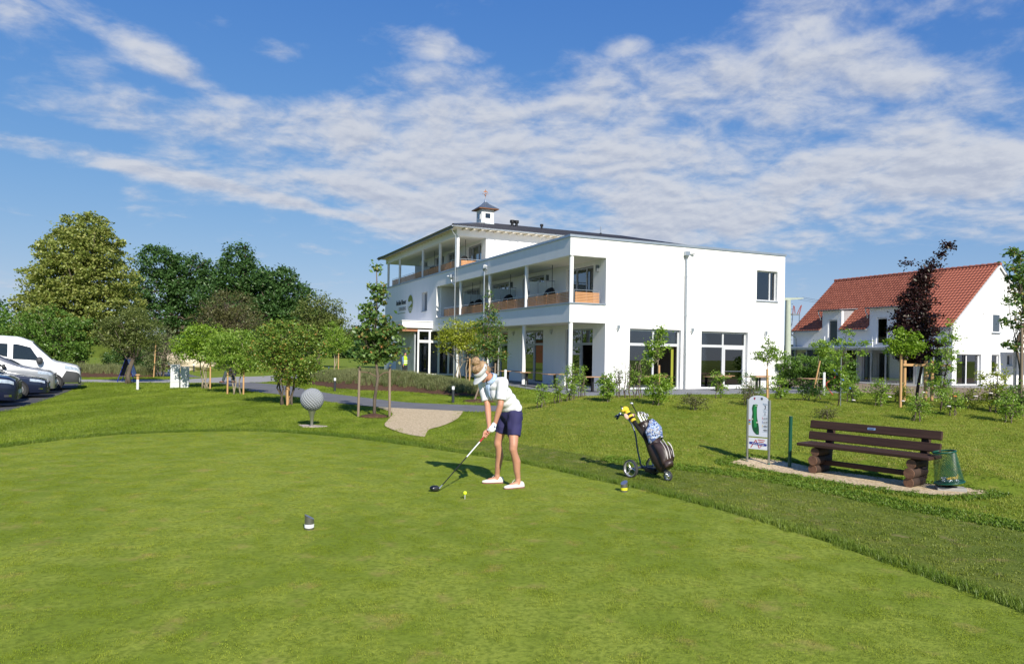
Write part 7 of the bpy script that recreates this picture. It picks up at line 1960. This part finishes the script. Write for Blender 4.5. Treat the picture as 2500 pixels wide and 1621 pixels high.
def vehicle(name, label, cat_, x, y, car, paint, wx, wr, side_glass, wind, head, grille, mirror, skirts=None, plate=True, kind='car'):
    e = empty(name, (x, y, Tz(x, y) + .02), PHI + R(5), 1, label, cat_, 'vehicles parked at the left edge')
    car.body().build('body', paint, e, smooth=True)
    wmax = float(max(car.w))
    for d in wx:
        for sg_ in (1, -1):
            MB().cyl((-d, sg_ * (wmax - .30), wr), (-d, sg_ * (wmax + .008), wr), wr * 1.16, n=28).build('wheel_arch', M_DARK, e, auto=40)
            wheel_car(e, -d, sg_ * (wmax - .085), wr, sg_, M_RIM)
    for (a, b, q0, q1) in side_glass:
        for sg_ in (1, -1):
            m = MB(); car.patch(m, a, b, q0, q1, 10, 8, .008, sg_); m.build('side_window', M_TINT, e, smooth=True, fix=False)
    m = MB(); a, b, q0 = wind
    for sg_ in (1, -1): car.patch(m, a, b, q0, 5.999, 12, 8, .008, sg_)
    m.build('windscreen', M_TINT, e, smooth=True, fix=False)
    for sg_ in (1, -1):
        m = MB(); car.patch(m, head[0], head[1], head[2], head[3], 8, 5, .008, sg_); m.build('headlight', M_LAMPG, e, smooth=True, fix=False)
    m = MB(); gz0, gz1, gw = grille
    m.box(-.05, .012, -gw, gw, gz0, gz1); m.build('grille', M_DARK, e, bevel=.01)
    for k in range(3): MB().box(.005, .02, -gw * .95, gw * .95, gz0 + (gz1 - gz0) * (k + .5) / 3 - .008, gz0 + (gz1 - gz0) * (k + .5) / 3 + .008).build('grille_bar', M_CHROME, e)
    if plate: MB().box(.0, .025, -.26, .26, .42, .53).build('number_plate', M_OPAL, e)
    md_, mq, ms = mirror
    for sg_ in (1, -1):
        p = car.pt(md_, mq, .0, sg_) + V3((0, sg_ * (.10 + ms * .05), .03)); MB().ell(p, (.07 * ms, .09 * ms, .10 * ms if ms < 1.5 else .17), 10, 8).build('mirror', M_PLAST, e, smooth=True)
    if skirts:
        for (d0, d1, q0, q1, mt) in skirts:
            for sg_ in (1, -1):
                m = MB(); car.patch(m, d0, d1, q0, q1, 12, 6, .010, sg_); m.build('bumper_panel', mt, e, smooth=True, fix=False)
    MB().box(.0 - .08, .012, -wmax * .7, wmax * .7, .27, .36).build('lower_grille', M_DARK, e)
    return e
def nose(k, fwd):
    p = np.array([-15.9, 23.6]) + UX * 2.75 * k + VX * fwd
    return float(p[0]), float(p[1])
van = Car([0, .04, .15, .5, .98, 1.05, 1.85, 2.4, 4.0, 5.8, 5.9], [.86, .98, 1.10, 1.20, 1.30, 1.34, 2.16, 2.36, 2.44, 2.42, 2.3], [.78, .92, 1.02, 1.10, 1.20, 1.22, 1.26, 1.28, 1.3, 1.3, 1.3], [.78, .88, .94, .98, 1.0, 1.0, 1.0, 1.0, 1.0, .98, .94], .34, .09)
v = vehicle('van', 'white high roofed van, the farthest in the row of parked vehicles', 'van', *nose(4, .42), van, carpaint('white_car_paint', (.78, .79, .80), 0, .3), (1.05, 4.7), .345,
        [(lambda q: 1.45 + .75 * (q - 3.1), 2.55, 3.12, 3.72), (2.75, 4.0, 3.12, 3.72)], (lambda q: 1.10 + 0 * q, lambda q: 1.83 - .02 * q * 0, 4.12), (.06, .60, 2.45, 2.98), (.70, .98, .62), (1.55, 3.1, 1.9),
        [(.0, lambda q: .74 - .16 * max(0, q - 1), .0, 2.25, M_PLAST), (.72, 5.8, .15, 1.15, M_PLAST)])
Mv = Matrix(((1, 0, 0, -4.75), (0, 0, -1, -.945), (0, 1, 0, 1.98), (0, 0, 0, 1)))
text_mesh('lettering', 'TECHNIK | SERVICE', .13, pm('grey_van_print', (.25, .24, .26), .6), v, Matrix(((1, 0, 0, -4.35), (0, .2, -1, -.925), (0, 1, 0, 2.02), (0, 0, 0, 1))), sx=1.15, ext=.001)
mv = Car([0, .05, .2, .75, 1.18, 1.25, 2.25, 2.8, 4.4, 5.05, 5.14], [.74, .88, .98, 1.08, 1.17, 1.20, 1.76, 1.86, 1.86, 1.7, 1.4], [.66, .80, .90, .98, 1.05, 1.06, 1.10, 1.12, 1.12, 1.1, 1.05], [.70, .82, .90, .94, .96, .96, .96, .96, .95, .92, .86], .22, .16)
vehicle('minivan', 'silver minivan parked in front of the white van', 'car', *nose(3, -.20), mv, carpaint('silver_car_paint', (.36, .36, .36), .6), (.98, 4.1), .335,
        [(lambda q: 1.62 + .95 * (q - 3.1), 2.75, 3.12, 3.8), (2.9, 4.1, 3.12, 3.8)], (1.28, lambda q: 2.22 + 0 * q, 4.12), (.10, .60, 2.55, 3.0), (.58, .84, .48), (1.75, 3.1, 1.1))
sd = Car([0, .06, .25, .95, 1.35, 1.42, 2.25, 2.8, 3.7, 4.4, 4.85], [.58, .70, .78, .89, .95, .98, 1.36, 1.44, 1.40, 1.08, .92], [.52, .64, .72, .82, .87, .88, .90, .91, .93, .95, .85], [.62, .78, .87, .91, .92, .92, .92, .92, .91, .88, .80], .20, .34)
vehicle('dark_saloon', 'dark navy saloon car with chrome fog light trim, third from the front', 'car', *nose(2, -.06), sd, carpaint('navy_car_paint', (.012, .018, .045), .2, .2), (.98, 3.8), .325,
        [(lambda q: 1.80 + .9 * (q - 3.1), 2.85, 3.12, 3.82), (2.95, 3.7, 3.12, 3.8)], (1.42, lambda q: 2.25 + 0 * q, 4.12), (.10, .58, 2.45, 2.85), (.36, .60, .42), (1.95, 3.1, .95),
        [(.16, .30, .85, 1.15, M_CHROME)])
bm_ = Car([0, .06, .25, .95, 1.35, 1.42, 2.2, 2.7, 3.6, 4.3, 4.6], [.66, .80, .90, .99, 1.05, 1.08, 1.48, 1.56, 1.52, 1.25, 1.0], [.60, .72, .80, .90, .95, .96, .98, .99, 1.0, 1.0, .92], [.64, .80, .88, .91, .92, .92, .92, .92, .91, .88, .82], .22, .30)
vehicle('beige_car', 'pale silver car squeezed between the two dark cars', 'car', *nose(1, -.55), bm_, carpaint('champagne_car_paint', (.33, .33, .31), .6), (.95, 3.6), .335,
        [(lambda q: 1.78 + .9 * (q - 3.1), 2.75, 3.12, 3.82), (2.85, 3.6, 3.12, 3.8)], (1.42, lambda q: 2.2 + 0 * q, 4.12), (.10, .55, 2.5, 2.9), (.46, .72, .34), (1.9, 3.1, 1.0))
su = Car([0, .06, .22, .85, 1.25, 1.32, 2.1, 2.6, 3.6, 4.3, 4.5], [.74, .88, .98, 1.06, 1.12, 1.15, 1.60, 1.68, 1.66, 1.45, 1.1], [.66, .80, .88, .96, 1.01, 1.02, 1.04, 1.06, 1.08, 1.08, 1.0], [.66, .80, .88, .92, .93, .93, .93, .93, .92, .90, .84], .24, .26)
vehicle('dark_suv', 'dark blue off-road car nearest the camera at the left edge', 'car', *nose(0, -.10), su, carpaint('midnight_car_paint', (.010, .015, .040), .2, .2), (.95, 3.55), .345,
        [(lambda q: 1.68 + .9 * (q - 3.1), 2.65, 3.12, 3.82), (2.75, 3.6, 3.12, 3.8)], (1.32, lambda q: 2.1 + 0 * q, 4.12), (.10, .55, 2.5, 2.9), (.56, .84, .50), (1.8, 3.1, 1.0),
        [(.15, .34, .65, 1.0, M_CHROME)])
# ---------------------------------------------------------------- grass (real blades, uncountable)
def blades(n, rad, h, w, seed, lean=.35, seg=2, sq=True):
    rng = np.random.default_rng(seed)
    if sq: P = rng.uniform(-rad, rad, (n, 2))
    else:
        a = rng.uniform(0, 2 * np.pi, n); r = rad * np.sqrt(rng.uniform(0, 1, n)); P = np.stack([r * np.cos(a), r * np.sin(a)], 1)
    H = h * rng.uniform(.55, 1.15, n); a = rng.uniform(0, 2 * np.pi, n); ln = lean * rng.uniform(.2, 1.2, n)
    d = np.stack([np.cos(a), np.sin(a)], 1); sd = np.stack([-d[:, 1], d[:, 0]], 1)
    vs = []; fs = []
    base = np.concatenate([P, np.zeros((n, 1))], 1)
    def at(t, wk):
        c = base + np.concatenate([d * (H * ln * t * t)[:, None], (H * t * (1 - .25 * ln * t))[:, None]], 1)
        o = np.concatenate([sd * (w * wk / 2), np.zeros((n, 1))], 1)
        return c - o, c + o
    if seg == 1:
        a0, b0 = at(0, 1); t0, _ = at(1, 0)
        V = np.stack([a0, b0, t0], 1).reshape(-1, 3); i = np.arange(n) * 3
        F = np.stack([i, i + 1, i + 2], 1); T_ = rng.uniform(0, 1, n)
    else:
        a0, b0 = at(0, 1); a1, b1 = at(.55, .8); t0, _ = at(1, 0)
        V = np.stack([a0, b0, a1, b1, t0], 1).reshape(-1, 3); i = np.arange(n) * 5
        F = np.stack([np.stack([i, i + 1, i + 3], 1), np.stack([i, i + 3, i + 2], 1), np.stack([i + 2, i + 3, i + 4], 1)], 1).reshape(-1, 3)
        T_ = np.repeat(rng.uniform(0, 1, n), 3)
    return V, F, T_
HID = bpy.data.collections.new('grass_sources')
def scatter(name, label, P, srcs, mat, smin, smax, seed):
    """points carrying tufts through geometry nodes; srcs: list of (V,F,tint)"""
    me = bpy.data.meshes.new(name)
    me.vertices.add(len(P)); me.vertices.foreach_set('co', P.astype(np.float32).ravel()); me.update()
    o = link(name, me); tag(o, label, kind='stuff')
    me.materials.append(mat)
    col = bpy.data.collections.new(name + '_tufts')
    for V, F, t in srcs:
        s = bpy.data.objects.new('tuft', npmesh('tuft', V, F, mat, t)); col.objects.link(s)
    ng = bpy.data.node_groups.new(name, 'GeometryNodeTree')
    ng.interface.new_socket('Geometry', in_out='INPUT', socket_type='NodeSocketGeometry'); ng.interface.new_socket('Geometry', in_out='OUTPUT', socket_type='NodeSocketGeometry')
    N, L = ng.nodes, ng.links
    gi = N.new('NodeGroupInput'); go = N.new('NodeGroupOutput')
    ci = N.new('GeometryNodeCollectionInfo'); ci.inputs['Collection'].default_value = col; ci.inputs['Separate Children'].default_value = True; ci.inputs['Reset Children'].default_value = True
    ip = N.new('GeometryNodeInstanceOnPoints'); ip.inputs['Pick Instance'].default_value = True
    rv = N.new('FunctionNodeRandomValue'); rv.data_type = 'FLOAT_VECTOR'; rv.inputs[0].default_value = (-.12, -.12, 0); rv.inputs[1].default_value = (.12, .12, 6.283); rv.inputs['Seed'].default_value = seed
    rs = N.new('FunctionNodeRandomValue'); rs.data_type = 'FLOAT'; rs.inputs[2].default_value = smin; rs.inputs[3].default_value = smax; rs.inputs['Seed'].default_value = seed + 3
    L.new(gi.outputs[0], ip.inputs['Points']); L.new(ci.outputs[0], ip.inputs['Instance']); L.new(rv.outputs[0], ip.inputs['Rotation']); L.new(rs.outputs[1], ip.inputs['Scale'])
    L.new(ip.outputs[0], go.inputs[0])
    md = o.modifiers.new('tufts', 'NODES'); md.node_group = ng
    return o
grng = np.random.default_rng(5)
def jgrid(x0, x1, y0, y1, step):
    X, Y = np.meshgrid(np.arange(x0, x1, step), np.arange(y0, y1, step))
    X = X + grng.uniform(-.5, .5, X.shape) * step; Y = Y + grng.uniform(-.5, .5, Y.shape) * step
    return X.ravel(), Y.ravel()
def infov(x, y, mg=1.0):
    return (np.abs(x) < .735 * y + mg) & (y > 2.6)
NOGRASS = [np.vstack([cat(PATH_N), cat(PATH_F)[::-1]]), np.vstack([cat(PALE_N), cat(PALE_F)[::-1]]), np.vstack([cat([(-4.43,24.07),(-3.6,21.95),(-3.35,19.86),(-3.13,18.08),(-2.31,16.3),(-1.95,15.9)]), cat([(-1.5,22.97),(-1.5,20.45),(-1.7,18.54),(-1.95,17.5),(-1.93,16.6),(-1.88,15.9)])[::-1]]),
           np.vstack([cat(BED_N), cat(BED_F)[::-1]]), np.vstack([cat(BED2_N), cat(BED2_F)[::-1]]), np.vstack([cat(GB), cat(GBb)[::-1]]),
           np.array([(-1.6,46.5),(-1.49,45.2),(.27,39.4),(1.42,35.8),(2.81,32.3),(13,36.7),(19,39.2),(18.2,44),(16.3,50),(-3,62)]), np.array([(-14.6,21.0),(-15.6,23.2),(-17.6,27.6),(-19.6,32.0),(-22.0,37.3),(-42,32),(-40,27),(-34,14)]),
           np.array([(16.6,47.0),(18.6,41.2),(19.6,38.6),(21.0,34.0),(26,33.5),(46,38),(60,50),(33,66),(20,62)]), np.array([(-5.34,18.2),(-4.92,18.13),(-4.53,17.93),(-4.67,17.61),(-5.08,17.69)])]
def free(x, y, inset=.0):
    ok = np.ones(x.shape, bool)
    for P in NOGRASS:
        ins = inpoly(x, y, P)
        if ins.any(): ins[ins] = pdist(x[ins], y[ins], P) > .16 * grng.uniform(0, 1, int(ins.sum())) ** 1.6
        ok &= ~ins
    return ok
G1, G2 = LAWN1, LAWN2
MG_TEE = grassmat('tee_blades', (.215, .280, .024), (.325, .372, .054), (.43, .31, .11), .6, 0, blade=True, sheen=-.02)
MG_LAWN = grassmat('lawn_blades', (.185, .265, .016), (.260, .325, .034), (.37, .33, .09), .35, .22, blade=True)
MG_ROUGH = grassmat('rough_blades', (.215, .265, .024), (.315, .345, .050), (.50, .40, .14), .8, blade=True)
MG_FRINGE = grassmat('fringe_blades', (.115, .190, .018), (.195, .265, .034), (.32, .30, .09), .2, blade=True)
# tee turf: very short, denser near the camera
x, y = jgrid(-9.5, 4.2, 2.7, 14.3, .20)
d = sdist(x, y); k = infov(x, y, .4) & (d < -.02)
scatter('tee_grass', 'closely mown grass blades of the tee', np.stack([x[k], y[k], np.full(k.sum(), TEE_Z - .002)], 1), [blades(420, .125, .011, .0034, s, .8, 1) for s in (1, 2, 3)], MG_TEE, .85, 1.15, 1)
# fringe around the tee edge
x, y = jgrid(-9.6, 6, 2.7, 16, .075)
d = sdist(x, y); k = infov(x, y, .4) & (d > -.01) & (d < .30) & free(x, y)
scatter('fringe_grass', 'longer grass fringe along the tee edge', np.stack([x[k], y[k], T(x[k], y[k]) + .003], 1), [blades(44, .055, .066, .0048, s, .8) for s in (11, 12, 13)], MG_FRINGE, .7, 1.15, 2)
# rough on the right
x, y = jgrid(-1.6, 16, 3, 27, .115)
d = sdist(x, y); k = infov(x, y, .6) & (d >= .28) & free(x, y) & (x > -1.2 + .05 * (y - 12)) & (grng.uniform(0, 1, x.shape) < np.clip(1.25 - (y - 8) * .035, .35, 1))
ST_P = np.vstack([cat(STRIP_A), cat(STRIP_B)[::-1]])
k &= ~inpoly(x, y, ST_P)
P = np.stack([x[k], y[k], T(x[k], y[k])], 1)
scatter('rough_grass', 'uneven rough grass on the bank to the right', P, [blades(38, .085, hh, .006, s, .9) for s, hh in ((21, .030), (22, .038), (23, .024), (24, .046))], MG_ROUGH, .65, 1.2, 3)
x, y = jgrid(-2.6, 8, 3, 15.6, .10)
d = sdist(x, y); k = infov(x, y, .6) & (d >= .26) & inpoly(x, y, ST_P) & free(x, y) & (grng.uniform(0, 1, x.shape) < .75)
scatter('strip_grass', 'short sparse grass of the worn strip beside the tee', np.stack([x[k], y[k], T(x[k], y[k]) + .004], 1), [blades(46, .08, hh, .0055, s, 1.0) for s, hh in ((25, .020), (26, .030), (27, .015))], grassmat('strip_blades', (.150, .205, .018), (.230, .270, .036), (.36, .28, .12), .6, blade=True), .7, 1.2, 9)
# lawn on the left and middle
x, y = jgrid(-24, 0, 9, 31, .15)
d = sdist(x, y); k = infov(x, y, .6) & (d >= .28) & free(x, y) & ~((x > -1.2 + .05 * (y - 12)) & (y > 12)) & (grng.uniform(0, 1, x.shape) < np.clip(1.2 - (y - 12) * .03, .45, 1))
P = np.stack([x[k], y[k], T(x[k], y[k])], 1)
scatter('lawn_grass', 'mown lawn grass between the tee and the path', P, [blades(40, .11, hh, .0065, s, .9) for s, hh in ((31, .034), (32, .040), (33, .030))], MG_LAWN, .75, 1.2, 4)
x, y = jgrid(-30, 20, 22, 46, .30)
k = infov(x, y, .6) & free(x, y) & ((y > 31) | (x > -2)) & ((y > 27) | (x < 0))
P = np.stack([x[k], y[k], T(x[k], y[k])], 1)
scatter('lawn_grass', 'lawn grass beyond the path and before the terrace', P, [blades(46, .2, .05, .012, s, .8) for s in (41, 42)], MG_LAWN, .8, 1.25, 5)
# ornamental grasses on the planted mounds
A_ = resample(cat(BED_N), 70); B_ = resample(cat(BED_F), 70)
def bedpts(A, B, n, zf, t0=.12):
    s = grng.uniform(0.03, .97, n); t = grng.uniform(t0, .98, n)
    i = (s * (len(A) - 1)).astype(int)
    P = A[i] * (1 - t)[:, None] + B[i] * t[:, None]
    return np.stack([P[:, 0], P[:, 1], T(P[:, 0], P[:, 1]) + zf(s, t)], 1)
MG_ORN = grassmat('ornamental_blades', (.17, .20, .07), (.25, .27, .11), (.42, .34, .18), .6, blade=True)
scatter('ornamental_grass', 'feathery ornamental grass on the mulch mound by the entrance', bedpts(A_, B_, 2300, bedz, .07), [blades(60, .12, .34, .009, s, .8, sq=False) for s in (51, 52, 53)], MG_ORN, .6, 1.15, 6)
A2_ = resample(cat(BED2_N), 40); B2_ = resample(cat(BED2_F), 40)
scatter('ornamental_grass', 'ornamental grass in the low bed behind the folding sign', bedpts(A2_, B2_, 420, lambda s, t: .3 * np.sin(np.pi * t) * np.sin(np.pi * s) ** .5, .2), [blades(60, .15, .55, .012, s, .7, sq=False) for s in (55, 56)], MG_ORN, .7, 1.2, 7)
# weeds and clover edge round the gravel bed
x, y = jgrid(1.5, 9, 5, 14.5, .075)
Pg = np.vstack([cat(GB), cat(GBb)[::-1]]); dd = pdist(x, y, Pg)
dd = np.minimum(dd, pdist(x, y, cat(STRIP_B)[18:], False) * .9)
k = free(x, y) & (dd < .26) & (sdist(x, y) > .4)
scatter('edge_weeds', 'clover and weeds along the gravel bed edge', np.stack([x[k], y[k], T(x[k], y[k])], 1), [blades(26, .05, .045, .014, s, .9) for s in (61, 62)], grassmat('weed_blades', (.115, .20, .018), (.17, .27, .03), (.22, .27, .04), .2, blade=True), .7, 1.2, 8)
